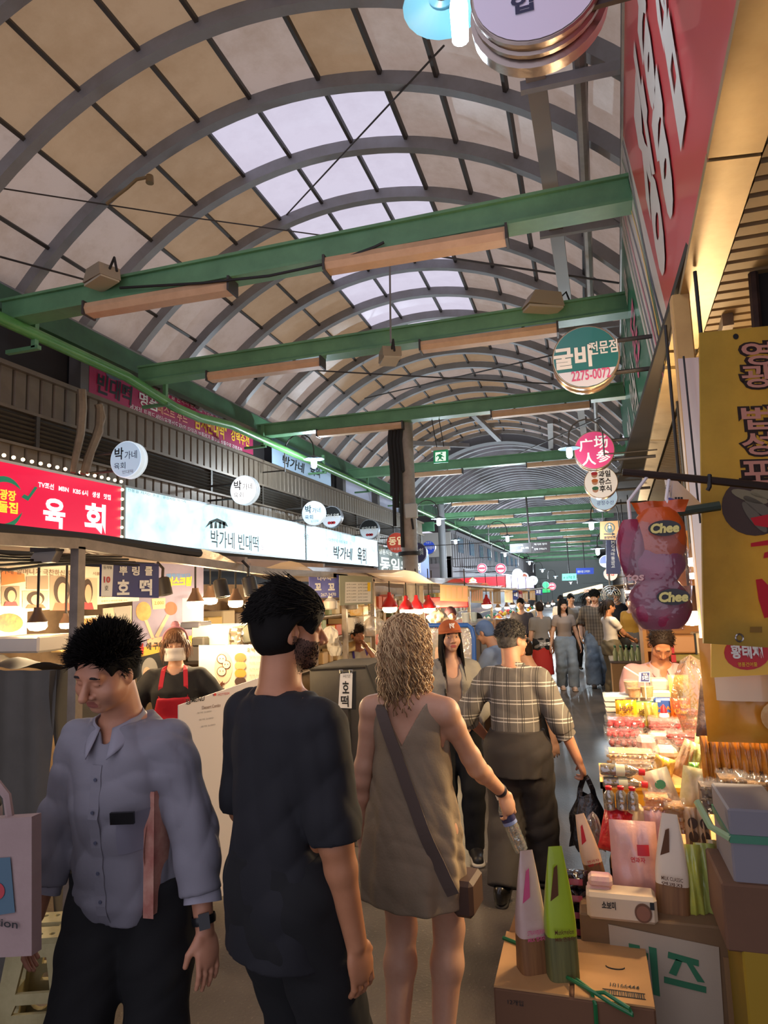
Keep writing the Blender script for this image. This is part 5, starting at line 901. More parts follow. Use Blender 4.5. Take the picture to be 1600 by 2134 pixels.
b = B(); b.grid(lambda a, c: ((a-.5)*92*k*(1+.25*c)+.022, -.02+.012*math.sin(14*a)*c, (240+26*c)*k), 14, 4); b.obj('packet_top', ORB, t, angle=180)
for (dx, z, s) in ((.022, 205*k, .8), (.028, 66*k, .8)):
    b = B(); disc(b, dx, z, .052*s, .027*s, -.072 if z > .2 else -.079); b.obj('logo_print', mat('logo_navy', '2f2a2c', .5), t, smooth=False); write(t, 'Chee', dx, z, .09*s, .034*s, mat('logo_yellow', 'e2cf78', .5), -.077 if z > .2 else -.084, .05, .15)
write(t, 'tos', -.062, 108*k, .045, .02, mat('logo_pale', 'd9a8a0', .5), -.07, .03, .15)
lump_bag(B(), 136*k, 104*k, 236*k, -.004, 9, .02).obj('clear_bag', film('bag_film', 'f4eef0', .88, .1, .55), t, angle=180)
for s, top in ((-1, 1352), (1, 1395)): B().tube([(s*.06, -.02, 225*k), (s*.05-.01, -.01, 270*k), at(top, 988, Y=2.0)-t.location], .005, 6).obj('handle', mat('bag_handle', 'e4dad8', .5), t)
# ---- display table, rising away from the viewer
t = thing('display_table', 'sloping goods table under the packed snacks on the right', 'table', (.6, 3.9, 0)); TZ = lambda y: .72+.115*(y-3.0)
b = B(); y0, y1 = 2.98, 4.85; b.add([(-.6+.02, y0-3.9, TZ(y0)-.03), (.9, y0-3.9, TZ(y0)-.03), (.9, y1-3.9, TZ(y1)-.03), (-.46, y1-3.9, TZ(y1)-.03)]+[(-.6+.02, y0-3.9, TZ(y0)), (.9, y0-3.9, TZ(y0)), (.9, y1-3.9, TZ(y1)), (-.46, y1-3.9, TZ(y1))], [(0, 3, 2, 1), (4, 5, 6, 7), (0, 1, 5, 4), (1, 2, 6, 5), (2, 3, 7, 6), (3, 0, 4, 7)]); b.obj('tabletop', KRAFT, t, smooth=False)
for x, y in ((-.5, -.85), (.8, -.85), (-.4, .85), (.8, .85)): B().box(x-.03, x+.03, y-.03, y+.03, 0, TZ(3.9+y)-.03).obj('leg', RUST, t, smooth=False)
b = B(); b.grid(lambda a, c: (-.585+.12*a+.01*math.sin(20*a), -.91+1.84*a, TZ(2.99+1.84*a)*c), 20, 4); b.obj('side_cloth', CLOTHD, t)
t = thing('yellow_crate', 'yellow plastic crate corner under the packets at the table edge', 'crate', (.1, 3.5, TZ(3.5)-.0)); b = B(); b.box(-.09, .25, -.12, -.1, 0, .12).box(-.09, -.07, -.12, .25, 0, .12).box(-.1, .26, -.13, -.09, .11, .13).box(-.1, -.06, -.13, .26, .11, .13); b.obj('crate', mat('crate_yellow', 'd9a52e', .5), t, smooth=False)
# ---- packets
def disc_on(t, x, z, rx, rz, m, y): b = B(); disc(b, x, z, rx, rz, y); return b.obj('print', m, t, smooth=False)
def gp(q, Y): u0, v0, u1, v1 = q; p = at((u0+u1)/2, v1, Y=Y); k = mpp(p); return p, (u1-u0)*k, (v1-v0)*k
def pouch(label, q, Y, m, th=.05, txt=(), lean=.12, rz=0., seal=None, seed=0, name='snack_pouch', cat='snack', group=None, extra=None, roll=0.):
    p, w, h = gp(q, Y); t = thing(name, label, cat, p, 0, group, rot=(-lean, roll, rz)); b = rect_pillow(w, h, th, 11, 1., seed); b.v = [(x, y, z+h/2) for x, y, z in b.v]; b.obj('pouch', m, t, angle=180)
    if seal is not None: b = B(); b.box(-w*.47, w*.47, -.004, .004, h*.94, h*1.0); [b.box(-w*.46+w*.92*i/10, -w*.46+w*.92*(i+.5)/10, -.006, .006, h*.94, h*1.0) for i in range(10)]; b.obj('seal', seal, t, smooth=False)
    for s, x, z, ww, hh, mm, bo in txt: write(t, s, x*w, z*h, ww*w, hh*h, mm, pfit(w, h, th, 0, .5*h)-.006, bo)
    if extra: extra(t, w, h, th)
    return t
def pfit(w, h, th, x, z): a, c = x/w+.5, z/h; e = max(0., 1-abs(2*a-1)**3)*max(0., 1-abs(2*c-1)**4); return -(th/2*e**.5*1.27+.009*e)
def wrapped(t, w, h, th, poly_or_rect, m, nm='print', off=.003, n=10):
    b = B(); x0, x1, z0, z1, rnd = poly_or_rect; cx, cz, rx, rz_ = (x0+x1)/2, (z0+z1)/2, (x1-x0)/2, (z1-z0)/2
    def f(a, c):
        if rnd: q = (.02+.98*c); x, z = cx+rx*q*math.cos(2*PI*a), cz+rz_*q*math.sin(2*PI*a)
        else: x, z = x0+(x1-x0)*a, z0+(z1-z0)*c
        return (x, pfit(w, h, th, max(-.49*w, min(.49*w, x)), max(.01*h, min(.99*h, z)))-off, z)
    b.grid(f, 18 if rnd else n, 6 if rnd else n, wrap=bool(rnd)); return b.obj(nm, m, t, angle=180)
def label_patch(x0, x1, z0, z1, m, nm='label'):
    def f(t, w, h, th): wrapped(t, w, h, th, (x0*w, x1*w, z0*h, z1*h, 0), m, nm)
    return f
BRI = mat('brown_letters', '5a3416', .6)
pouch('yellow almond pouch with brown block letters', (1286, 1459, 1328, 1508), 4.35, mat('pouch_amber', 'e0a31e', .35, coat=.3), .05, [('HBAF', 0, .62, .62, .2, BRI, .03), ('HONEY BUTTER', 0, .42, .62, .1, BRI, .02), ('ALMOND', 0, .27, .62, .13, BRI, .03)], seal=BRI)
pouch('pale yellow almond pouch half behind an olive pouch', (1326, 1463, 1366, 1512), 4.4, mat('pouch_lemon', 'e6d65e', .35, coat=.3), .05, [('HBAF', 0, .6, .6, .18, BRI, .03), ('GARLIC', 0, .36, .6, .16, BRI, .03)], seal=GRN, seed=1)
pouch('olive printed pouch in front of the pale yellow one', (1346, 1466, 1373, 1514), 4.25, mat('pouch_olive', '9a8a2a', .35, var=('c8b46a', 20, .7)), .04, seed=2, extra=label_patch(-.3, .3, .15, .5, mat('nut_print', 'c49a6a', .5, var=('6b4a30', 30, .9))))
t, w, h = boxpx('snack_box', 'blue printed snack box next to the olive pouch', 'box', (1366, 1456, 1408, 1508), 4.35, .06, mat('box_cobalt', '2f57a8', .4)); write(t, 'HBAF', .0, h*.62, w*.75, h*.16, ORNG, -.003, .04); B().box(-w*.45, w*.45, -.004, -.001, h*.04, h*.45).obj('photo_print', mat('nut_photo', 'c08a3e', .5, var=('7a5226', 18, .9)), t, smooth=False); B().box(-w*.42, -w*.2, -.004, -.001, h*.86, h*.94).obj('white_mark', WHITE, t, smooth=False)
t = thing('sauce_bottle', 'small white bottle with a red cone cap before the blue snack box', 'bottle', at(1385, 1512, Y=4.2)); k = mpp(t.location); B().lathe([(9*k, 0), (10*k, 3*k), (10*k, 22*k), (6*k, 27*k)], 14).obj('bottle', WHITE, t); B().lathe([(7*k, 26*k), (6*k, 33*k), (2*k, 42*k), (.001, 43*k)], 12).obj('cap', REDP, t); B().lathe([(10.2*k, 6*k), (10.2*k, 18*k)], 14, cap=False).obj('label', GREY, t)
pouch('orange cheese snack pouch with yellow lettering', (1402, 1457, 1441, 1510), 4.3, mat('pouch_orange', 'd9601c', .3, coat=.3), .05, [('Chee', -.02, .52, .7, .2, YEL, .04), ('tos', .18, .72, .5, .18, YEL, .04)], seed=3, extra=label_patch(-.4, .4, .05, .32, mat('crunch_print', 'b33a1a', .5, var=('e08a3a', 25, 1.))))
pouch('tall golden corn pouch behind the orange one', (1398, 1408, 1437, 1460), 4.6, mat('pouch_gold', 'e9b73a', .35, var=('f2dc9a', 14, .8)), .05, seed=4)
pouch('green edged pouch beside the hazy bag', (1433, 1424, 1464, 1496), 4.5, mat('pouch_moss', '7a8a3a', .35, var=('d9a040', 9, .9)), .05, seed=5, roll=-.25)
for i in range(5):
    q = (1268-2*i, 1496-11*i, 1366, 1506-11*i); p, w, h = gp(q, 4.55); t = thing('foam_tray', ('lowest', 'second lowest', 'middle', 'second topmost', 'topmost')[i]+' white foam tray in the stack left of the yellow almond pouch', 'tray', p); B().prism([(-w/2+.01, 0), (w/2-.01, 0), (w/2, h*.8), (-w/2, h*.8)], (0, 0, 0), (1, 0, 0), (0, 0, 1), (0, .2, 0)).obj('tray', BOXW, t, smooth=False); B().box(-w/2+.004, w/2-.004, -.004, .2, h*.78, h*.95).obj('wrap', CLEARF, t, smooth=False)
def tub(label, q, Y, m, lidm=CLEARF, name='plastic_tub', cat='tub'):
    p, w, h = gp(q, Y); t = thing(name, label, cat, p); r = w/2; B().lathe([(r*.8, 0), (r*.97, h*.85), (r, h*.86)], 16).obj('contents', m, t); B().lathe([(r*.82, -.001), (r*1.0, h*.8), (r*1.04, h*.86), (r*1.04, h), (r*.2, h*1.02)], 16).obj('tub', lidm, t); return t
tub('clear tub of dried snacks on the foam trays', (1302, 1417, 1331, 1445), 4.65, mat('nut_mix', 'c79a6a', .6, var=('e8d2a8', 30, .9))); tub('lower clear tub with orange nuts on the foam trays', (1308, 1432, 1336, 1452), 4.5, mat('nut_orange', 'cf8a4a', .6, var=('f0d0a0', 30, .9))); tub('clear tub of pale nuts near the price flag', (1336, 1428, 1362, 1452), 4.5, mat('nut_pale', 'dcc48a', .6, var=('b89a5a', 30, .9)))
for i, q in enumerate(((1354, 1440, 1402, 1456), (1356, 1416, 1392, 1440))): boxpx('paper_pack', ('flat white paper pack under a grey one on the table rear', 'grey white paper pack in front of the pink shirted man')[i], 'pack', q, 4.6+.05*i, .12, mat('paper_pack'+str(i), ('d9d2bd', 'cfcab4')[i], .6, var=('a8a596', 12, .7, (1, 1, 9))))
t, fn, w, h = card('price_flag', 'small navy price card with white figures on a thin stick', 'sign', (1331, 1402, 1421), (1354, 1400, 1422), 4.3, 4.3, WHITE, .006); blot(t, fn, [(1336, 1402), (1353, 1401), (1352, 1420), (1335, 1420)], NAVY, 'panel'); ink(t, fn, '5천', 1344, 1412, 13, 9, WHITE, .03, y=-.006); ink(t, fn, '땅콩', 1344, 1405, 9, 4, WHITE, y=-.006); B().tube([(-.02, .004, 0), (-.11, .004, .06)], .004, 5).obj('stick', BOXW, t); B().tube([(0, .004, -h/2), (0, .004, -h/2-.1)], .004, 5).obj('stick', BOXW, t)
# clear bags of sausages and dried goods: lumps inside a film skin
def lump_pack(label, q, Y, m, d=.14, nx=6, rows=2, seed=0, kind='ball', tilt=0., cat='snack', name='packed_snack', fm=CLEARF, roll=0.):
    p, w, h = gp(q, Y); t = thing(name, label, cat, p, 0, None, rot=(0, roll, tilt)); rr = random.Random(seed)
    for r_ in range(rows):
        for i in range(nx):
            x = -w/2+w*(i+.5)/nx; z = h*(r_+.5)/rows; s = min(w/nx, h/rows)*.58; b = B()
            if kind == 'ball': b.lathe([(.001, -s), (s*.7, -s*.72), (s, 0), (s*.7, s*.72), (.001, s)], 9, (x+rr.uniform(-.1, .1)*s, d*.3+rr.uniform(-.2, .2)*s, z), ax='y')
            else: b.tube([(x-s*.9, d*.2, z-s*.2), (x, d*.1-s*.2, z+s*.15), (x+s*.9, d*.2, z-s*.1)], [s*.5, s*.6, s*.4], 7)
            b.obj('piece', m, t)
    B().box(-w*.46, w*.46, d*.35, d, 0, h*.85).obj('bulk', m, t, smooth=False)
    b = B(); ph = seed*1.7
    b.grid(lambda a, c: ((a-.5)*w*1.12, -.03+d*.1+(abs(2*a-1)**3)*d*.4+.014*math.sin(17*a+ph+5*c)+.012*math.sin(31*c+9*a), h*(-.02+1.1*c)), 22, 12); b.grid(lambda a, c: ((a-.5)*w*1.12, -.03+d*.1+(d*.95)*c+.01*math.sin(17*a+ph), h*(1.08-.1*c)+.012*math.sin(25*a+11*c+ph)), 22, 6); b.obj('wrap', fm, t, angle=25); return t
SAU = mat('sausage_red', 'a8262e', .35, var=('7d1c26', 14, .8)); SAU2 = mat('jerky_rose', 'a84448', .45, var=('c46a64', 10, .8)); SQD = mat('dried_squid', 'c9a06c', .6, var=('a5784a', 12, .8, (5, 1, 1)))
lump_pack('top clear bag of red sausages at the table edge', (1268, 1502, 1342, 1528), 4.05, SAU, .16, 6, 1, 1); lump_pack('middle clear bag of red sausages in the edge stack', (1266, 1526, 1336, 1546), 3.95, SAU, .16, 6, 1, 2); lump_pack('bottom clear bag of red sausages in the edge stack', (1272, 1544, 1330, 1562), 3.9, mat('sausage_dark', '8a3a3e', .4), .16, 5, 1, 3)
lump_pack('clear bag of rose coloured meat sticks right of the sausage stack', (1358, 1504, 1412, 1528), 4.0, SAU2, .14, 5, 1, 4, 'stick'); lump_pack('clear bag of red meat strips in the table middle', (1404, 1508, 1470, 1532), 4.0, SAU, .14, 7, 1, 5, 'stick'); lump_pack('second bag of red meat strips below the first strips', (1396, 1530, 1462, 1560), 3.85, mat('jerky_red', '9c4446', .5, var=('7a2c30', 12, .8)), .14, 7, 2, 6, 'stick'); lump_pack('pink sausage tray beside the orange cheese pouch', (1438, 1482, 1480, 1502), 4.15, SAU2, .1, 7, 1, 7); lump_pack('pale crisps bag behind the meat strips', (1440, 1500, 1484, 1524), 4.1, mat('crisp_pale', 'dcb98a', .6), .1, 6, 1, 8)
for i, (lab, q, Y, m) in enumerate((('white wrapped dark block on the table middle', (1365, 1544, 1410, 1562), 3.85, '5c3f38'), ('white folded packet above the dark block', (1354, 1530, 1398, 1546), 3.95, 'd8c4b4'), ('clear wrapped pink slab left of the dark block', (1330, 1540, 1366, 1574), 3.75, 'cf9a92'), ('cream wrapped bundle under the dark block', (1368, 1562, 1412, 1584), 3.7, 'd2b494'))):
    t, w, h = boxpx('wrapped_block', lab, 'pack', q, Y, .12, mat('block_'+m, m, .6), chamfer=.02); b = B(); b.grid(lambda a, c: ((a-.5)*w*1.1, -.012+.008*math.sin(20*a+7*c), h*1.06*c), 14, 8); b.grid(lambda a, c: ((a-.5)*w*1.1, -.012+.13*c, h*1.06+.008*math.sin(19*a+8*c)), 14, 5); b.obj('wrap', CLEARF, t, angle=25)
lump_pack('long clear bag of dried squid lying across the table edge', (1270, 1574, 1366, 1598), 3.5, SQD, .18, 10, 2, 9, 'stick'); lump_pack('second dried squid bag under the long one', (1284, 1596, 1362, 1614), 3.42, mat('dried_squid_dark', 'a9805a', .6, var=('7d5a3c', 12, .8)), .16, 9, 1, 10, 'stick')
for lab, q, Y, m, rl, s in (('mustard yellow pouch below the dark block', (1358, 1578, 1398, 1618), 3.5, 'c99a12', .3, 11), ('long brown pouch leaning diagonally in the table middle', (1398, 1540, 1428, 1618), 3.55, '9c7862', .45, 12), ('green and clear vegetable pouch right of the brown one', (1424, 1550, 1456, 1616), 3.55, '9aa35a', .3, 13), ('pale green pouch near the golden upright packs', (1446, 1532, 1476, 1568), 3.7, 'a9b46a', .2, 14), ('small bright green packet tip between the pouches', (1438, 1590, 1458, 1612), 3.4, '3fae2a', 0, 15)): pouch(lab, q, Y, mat('pouch_'+m, m, .3, coat=.3, bump=(30, .6), var=('d8c8a8', 16, .5)), .05, seed=s, roll=rl)
# bottles of seeds with red caps
SEED = mat('seed_mix', '5c4a36', .6, var=('a08a5c', 60, .9)); BTL = film('bottle_film', 'e8e4d8', .66, .06, .7); CAPR = mat('red_cap', 'c3121c', .35)
def seed_bottle(label, p, r, h, rot): 
    t = thing('seed_bottle', label, 'bottle', p, 0, None, rot=rot)
    B().lathe([(r*.85, .004), (r*.9, h*.1), (r*.9, h*.66), (r*.45, h*.8)], 14).obj('seeds', SEED, t); B().lathe([(r*.8, 0), (r, h*.05), (r, h*.28), (r*.95, h*.31), (r, h*.34), (r, h*.68), (r*.5, h*.84), (r*.48, h*.88)], 16, cap=False).obj('bottle', BTL, t); B().lathe([(r*.56, h*.86), (r*.58, h*.88), (r*.58, h*.99), (r*.5, h)], 14).obj('cap', CAPR, t); return t
for i, (u, v) in enumerate(((1271, 1688), (1296, 1688), (1320, 1690))): p = at(u, v, Y=3.0); k = mpp(p); seed_bottle(('leftmost', 'middle', 'rightmost')[i]+' upright seed bottle with red cap under the lying bottles', p, 11.5*k, 48*k, (0, 0, 0))
for i, (u, v) in enumerate(((1250, 1603), (1256, 1629))): p = at(u, v, Y=3.1); k = mpp(p); t = seed_bottle(('upper', 'lower')[i]+' lying seed bottle with its red cap to the right', p, 12*k, 88*k, (0, PI/2+.05, .1)); B().lathe([(12.3*k, 30*k), (12.3*k, 48*k)], 16, cap=False).obj('label', mat('pale_label', 'c9c8a8', .5), t)
# white and green pouches, cookies, gold packs and clear bags on the right
pouch('cream pouch with a green oval print leaning behind the cookie bags', (1366, 1606, 1420, 1682), 3.15, mat('pouch_cream', 'e6dcb8', .4, coat=.2), .05, [('유기농', 0, .35, .4, .08, GRN, .01)], seed=21, roll=-.3, extra=lambda t, w, h, th: (disc_on(t, .02*w, .62*h, w*.2, h*.12, GRN, -th/2-.004), label_patch(-.4, .4, .02, .1, mat('blue_band', '3a7ab0', .4))(t, w, h, th)))
pouch('second cream pouch with green leaves print to the right', (1416, 1604, 1476, 1690), 3.2, mat('pouch_cream2', 'e8dfb4', .4, var=('b9b25a', 12, .7), coat=.2), .05, seed=22, roll=.2, extra=label_patch(.2, .48, .1, .2, mat('plum_band', '8a4a86', .4)))
lump_pack('clear bag of orange brown cookies below the cream pouches', (1350, 1662, 1400, 1720), 3.0, mat('cookie_orange', 'c5804a', .6, var=('e0b078', 16, .8)), .12, 4, 3, 23, 'stick'); lump_pack('kraft coloured cookie bag right of the orange one', (1392, 1680, 1432, 1745), 2.95, mat('cookie_kraft', '9c7244', .6), .12, 3, 3, 24, 'stick')
for i in range(7):
    q = (1468+21*i, 1538+2*i, 1492+21*i, 1645+2*i); pouch(('first', 'second', 'third', 'fourth', 'fifth', 'sixth', 'seventh')[i]+' upright golden seaweed pack from the left in the row under the pollack bag', q, 2.95-.02*i, mat('gold_pack', 'd08a2a', .3, coat=.4, var=('8a4a1c', 5, .8, (1, 1, 2.5))), .045, [('김', .0, .4, .3, .14, INK, .02)] if i else [], seed=30+i, lean=.05)
for i, (q, lab) in enumerate((((1470, 1640, 1515, 1705), 'crumpled clear bag of dark dried fish left of the grey white carton'), ((1510, 1622, 1560, 1690), 'clear bag of pale dried strips behind the grey white carton'), ((1552, 1630, 1606, 1692), 'clear bag with a zigzag edge above the grey white carton'))): lump_pack(lab, q, 2.75, mat('dried_fish'+str(i), ('6a5648', 'b08a60', 'b9946a')[i], .5, var=('3d322c', 14, .8)), .12, 4, 3, 40+i, 'stick')
pouch('huge orange pollack strip bag with a red oval label', (1482, 1332, 1640, 1548), 2.75, mat('pollack_bag', 'd98a1c', .35, var=('eeb04a', 3, .8), coat=.3), .12, [], seed=50, lean=.02, name='pollack_bag', extra=lambda t, w, h, th: (wrapped(t, w, h, th, (-w*.38, w*.48, h*.42, h*.74, 0), mat('window_cream', 'e2bf94', .2, coat=.4), 'clear_window'), wrapped(t, w, h, th, (w*.1, w*.48, h*.14, h*.42, 1), mat('dish_print', 'd9a060', .5, var=('f0cf90', 20, .9)), 'dish_print', .006)))
t, fn, w, h = card('header_card', 'yellow header card with a red oval over the huge pollack strip bag', 'card', (1482, 1310, 1412), (1640, 1304, 1404), 2.56, 2.58, mat('header_yellow', 'f0b800', .35, coat=.3), .012); spot(t, fn, 1556, 1360, 48, 36, mat('oval_red', 'c8202a', .4), 'oval_print', -.003); ink(t, fn, '황태채', 1554, 1357, 66, 30, WHITE, .04, y=-.008); ink(t, fn, '명품건어물', 1556, 1384, 40, 9, YEL, .01, y=-.008); ink(t, fn, 'Fish Sea Food', 1560, 1336, 48, 7, YEL, .02, y=-.008)
film_bag('big hazy clear bag with dark dried laver leaning beside the pollack bag', (1412, 1374, 1492, 1525), 3.3, film('hazy_bag', 'e6d6c2', .68, .12, .6), 61, lump=.6, tilt=.3)
pouch('dark laver pack with white letters inside the hazy bag shade', (1452, 1420, 1506, 1540), 3.05, mat('laver_pack', '6b5a50', .3, coat=.4, bump=(26, .7)), .05, [('UV', -.05, .5, .3, .1, WHITE, .02)], seed=62, roll=.18, extra=lambda t, w, h, th: disc_on(t, w*.28, h*.5, w*.15, h*.16, mat('peach_oval', 'e0b48c', .5), -th/2-.005))
lump_pack('dark block packs in clear wrap under the laver pack', (1478, 1505, 1512, 1540), 3.0, mat('slate_pack', '5d5468', .5), .1, 3, 2, 63)
# ---- cartons at the front
def carton(label, q, Y, d, m, foot=0., z_top=None, name='carton', flaps=False, rz=0.):
    t, w, h = boxpx(name, label, 'box', q, Y, d, m, chamfer=.006, foot=foot, rz=rz); return t, w, h
t, w, h = carton('tall kraft carton with a taped paper reading two green letters', (1222, 1936, 1535, 2134), 2.68, .34, mat('worn_kraft', '7d6244', .85, var=('65492f', 2, .7))); 
b = B(); b.prism([(-w*.3, h*.28), (w*.36, h*.18), (w*.38, h*.90), (-w*.31, h*.96)], (0, -.006, 0), (1, 0, 0), (0, 0, 1), (0, .003, 0)); b.obj('white_paper', mat('limp_paper', 'aa9a86', .8, bump=(9, .4)), t, smooth=False)
GT = mat('green_tape', '2c6b4a', .5); 
kx = w/313; zz = lambda v: h-(v-1905)*kx; xx = lambda u: (u-1378)*kx
for q in ([(1320, 1954), (1342, 1956), (1342, 1966), (1320, 1964)], [(1308, 1962), (1358, 1970), (1357, 1983), (1308, 1976)], [(1330, 1974), (1342, 1976), (1352, 1996), (1338, 1996), (1330, 1984), (1318, 2002), (1306, 1996)], [(1360, 1956), (1375, 1958), (1375, 2052), (1362, 2050)], [(1398, 1962), (1456, 1972), (1455, 1984), (1396, 1974)], [(1412, 1974), (1424, 1978), (1410, 2008), (1396, 2004)], [(1432, 1980), (1444, 1982), (1464, 2014), (1450, 2014)], [(1386, 2012), (1466, 2022), (1465, 2034), (1385, 2024)]):
    B().prism([(xx(a), zz(c)) for a, c in q][::-1], (0, -.009, 0), (1, 0, 0), (0, 0, 1), (0, .002, 0)).obj('letter_tape', GT, t, smooth=False)
for k in (.42, .46): B().box(w*k-.01, w*k+.01, -.004, 0, .05, h*.85).obj('tape', mat('brown_tape', '8a6a48', .4), t, smooth=False)
t, w, h = carton('low kraft carton tied with green string, carrying two tall pouches', (1032, 2104, 1366, 2140), 2.33, .36, KRAFTD, foot=0.); KT = mat('kraft_top', 'b98a56', .8, var=('a2764a', 3, .6))
B().box(-w/2+.002, -.008+w*.0, .002, .36, h, h+.006).box(.008, w/2-.002, .002, .36, h, h+.006).obj('flap', KT, t, smooth=False); 
b = B(); b.add([(-w*.48, .36, h), (-w*.2, .36, h), (-w*.22, .40, h+.09), (-w*.40, .38, h+.10)], [(0, 1, 2, 3), (3, 2, 1, 0)]); b.obj('raised_flap', KT, t, smooth=False)
write(t, '10166444', w*.34, h-.075, w*.22, .022, INK, -.003, .02); write(t, '12개입', -w*.36, h-.035, w*.1, .016, INK, -.003, .0)
write(t, '10166444', w*.33, .09, w*.18, .018, INK, h+.009, .01, plane='xy'); b = B(); rr = random.Random(4); x = w*.2
while x < w*.44: s = rr.uniform(.0015, .004); b.box(x, x+s, .035, .06, h+.0065, h+.008); x += s+rr.uniform(.002, .004)
b.box(w*.19, w*.45, .032, .034, h+.0065, h+.008).box(w*.19, w*.45, .061, .063, h+.0065, h+.008); tag(b.obj('barcode', INK, t, smooth=False), kind='stuff')
STR = mat('green_string', '1f6a3a', .4, coat=.2); B().tube([(-w/2-.003, .30, h+.01), (-.1, .22, h+.012), (.06, .03, h+.012), (.07, -.004, h-.005), (.07, -.004, .0)], .007, 6).obj('string', STR, t); B().tube([(.06, .02, h+.012), (.1, -.0, h+.03), (.17, -.03, h+.01), (.18, -.035, h-.005), (.12, -.01, h+.005), (.07, .01, h+.02), (.02, .03, h+.03), (-.02, .08, h+.02)], .006, 6).obj('bow', STR, t)
disc_p = B(); disc_p.tube([(-.0+w*.28+.03*math.cos(a), .2+.015*math.sin(a), h+.0075) for a in [PI+i*PI/8 for i in range(9)]], .002, 4); disc_p.obj('boat_mark', INK, t)
def tall_pouch(label, u, v0, v1, Y, wpx, m, low, lab, tcol, rz=0., roll=0., dpt=.085, z_text=.42):
    p = at(u, v1, Y=Y); k = mpp(p); w, h = wpx*k, (v1-v0)*k; t = thing('gusset_pouch', label, 'snack', p, 0, None, rot=(0, roll, rz))
    def f(a, c):
        A = 2*PI*a; ca, sa = math.cos(A), math.sin(A); x = w/2*math.copysign(abs(ca)**.5, ca)*(1-.55*max(0, (c-.45)/.55)**1.3); y = dpt/2*math.copysign(abs(sa)**.5, sa)*max(.02, 1-c**1.6); return (x, y, h*c)
    b = B(); b.grid(f, 20, 12, wrap=True); mi = []
    for q in b.f: c = sum(b.v[i][2] for i in q)/4/h; mi.append(1 if c < .34 else 0)
    b.mi = mi; b.obj('pouch', [m, low], t, angle=50)
    write(t, lab[0], 0, h*z_text, w*.62, h*.035, tcol, -dpt*.5-.004, .01); write(t, lab[1], 0, h*(z_text-.05), w*.62, h*.035, tcol, -dpt*.5-.004, .02)
    B().prism([(-.32*w, h*.62), (-.05*w, h*.66), (-.03*w, h*.88), (-.14*w, h*.86)], (0, -dpt*.26, 0), (1, 0, 0), (0, 0, 1), (0, .002, 0)).obj('print', tcol, t, smooth=False); return t
CK = mat('cookie_sticks', '8a6038', .6, var=('6a4426', 6, .8, (14, 1, .4))); CKG = mat('green_cookie_sticks', '6d6a3c', .6, var=('4a4a28', 6, .8, (14, 1, .4)))
tall_pouch('pinkish white gusset pouch standing on the low carton', 1112, 1786, 2046, 2.46, 62, mat('pouch_blush', 'cdb3aa', .35, var=('b98f7e', 4, .7), coat=.2), CK, ('STRAWBERRY', 'MILK 연과자'), PINKP, .5); tall_pouch('lime green melon gusset pouch standing on the low carton', 1174, 1778, 2050, 2.44, 64, mat('pouch_lime', 'a3b92a', .35, var=('8aa022', 3, .7), coat=.2), CKG, ('Muskmelon', 'Milk 연과자'), BRI, .35)
tall_pouch('cream gusset pouch of wafer sticks standing on the tall carton', 1404, 1705, 1922, 2.78, 66, mat('pouch_ivory', 'ddc9b0', .35, coat=.2), CK, ('MILK CLASSIC', '연과자'), BRI, -.1, .04, z_text=.44); tall_pouch('pale narrow pouch leaning at the left end of the tall carton', 1248, 1700, 1850, 2.95, 40, mat('pouch_shell', 'dcb894', .35, var=('c79a7a', 6, .6)), CK, ('연과자', '딸기'), REDP, .2, -.2)
pouch('large pink translucent bag with red label on the tall carton', (1282, 1722, 1376, 1872), 2.86, mat('pouch_pink', 'dba79c', .3, coat=.4, bump=(14, .6)), .09, [('연과자', .05, .55, .3, .07, REDP, .03)], seed=70, extra=label_patch(.05, .3, .6, .74, REDP)); pouch('second pink pouch standing behind the cream gusset pouch', (1352, 1690, 1408, 1800), 3.0, mat('pouch_rose', 'd9a8a8', .3, coat=.4, bump=(14, .6)), .07, [('딸기', .1, .5, .4, .1, REDP, .03)], seed=71)
pouch('glossy red crinkled packet at the left of the table front', (1246, 1688, 1304, 1776), 3.0, mat('red_crinkle', 'c01f2c', .18, coat=.6, bump=(26, 1.)), .08, seed=72, roll=.25); film_bag('clear crinkled cellophane bag left of the red packet', (1222, 1700, 1262, 1800), 3.05, CLEARF, 73, lump=1.1); film_bag('cream paper bag top behind the pink bag', (1300, 1676, 1352, 1730), 3.05, mat('cream_paper_bag', 'e3cfa4', .6), 74, lump=.5)
for i in range(3): pouch(('first green dried radish pouch on the right of the tall carton', 'second green pouch right of the first on the tall carton', 'kraft edged pouch at the right end of the tall carton')[i], ((1430, 1770, 1472, 1930), (1462, 1768, 1504, 1936), (1490, 1762, 1524, 1940))[i], 2.78+.02*i, mat('radish_pouch'+str(i), ('b9b84a', 'a4ac58', 'c49c6a')[i], .25, coat=.4, var=('7d8a4a', 7, .8)), .06, seed=80+i, lean=.04)
for i in range(2): pouch(('left clear pack of dark mushrooms behind the green pouches', 'right clear pack of dark mushrooms behind the green pouches')[i], ((1432, 1688, 1460, 1772), (1458, 1690, 1484, 1774))[i], 2.95, mat('mushroom_bag', 'b79a78', .3, coat=.3), .05, seed=90+i, extra=lambda t, w, h, th: [disc_on(t, w*.02, z*h, w*.34, h*.13, mat('mushroom', '3b2a22', .6), -th/2-.005) for z in (.35, .66)])
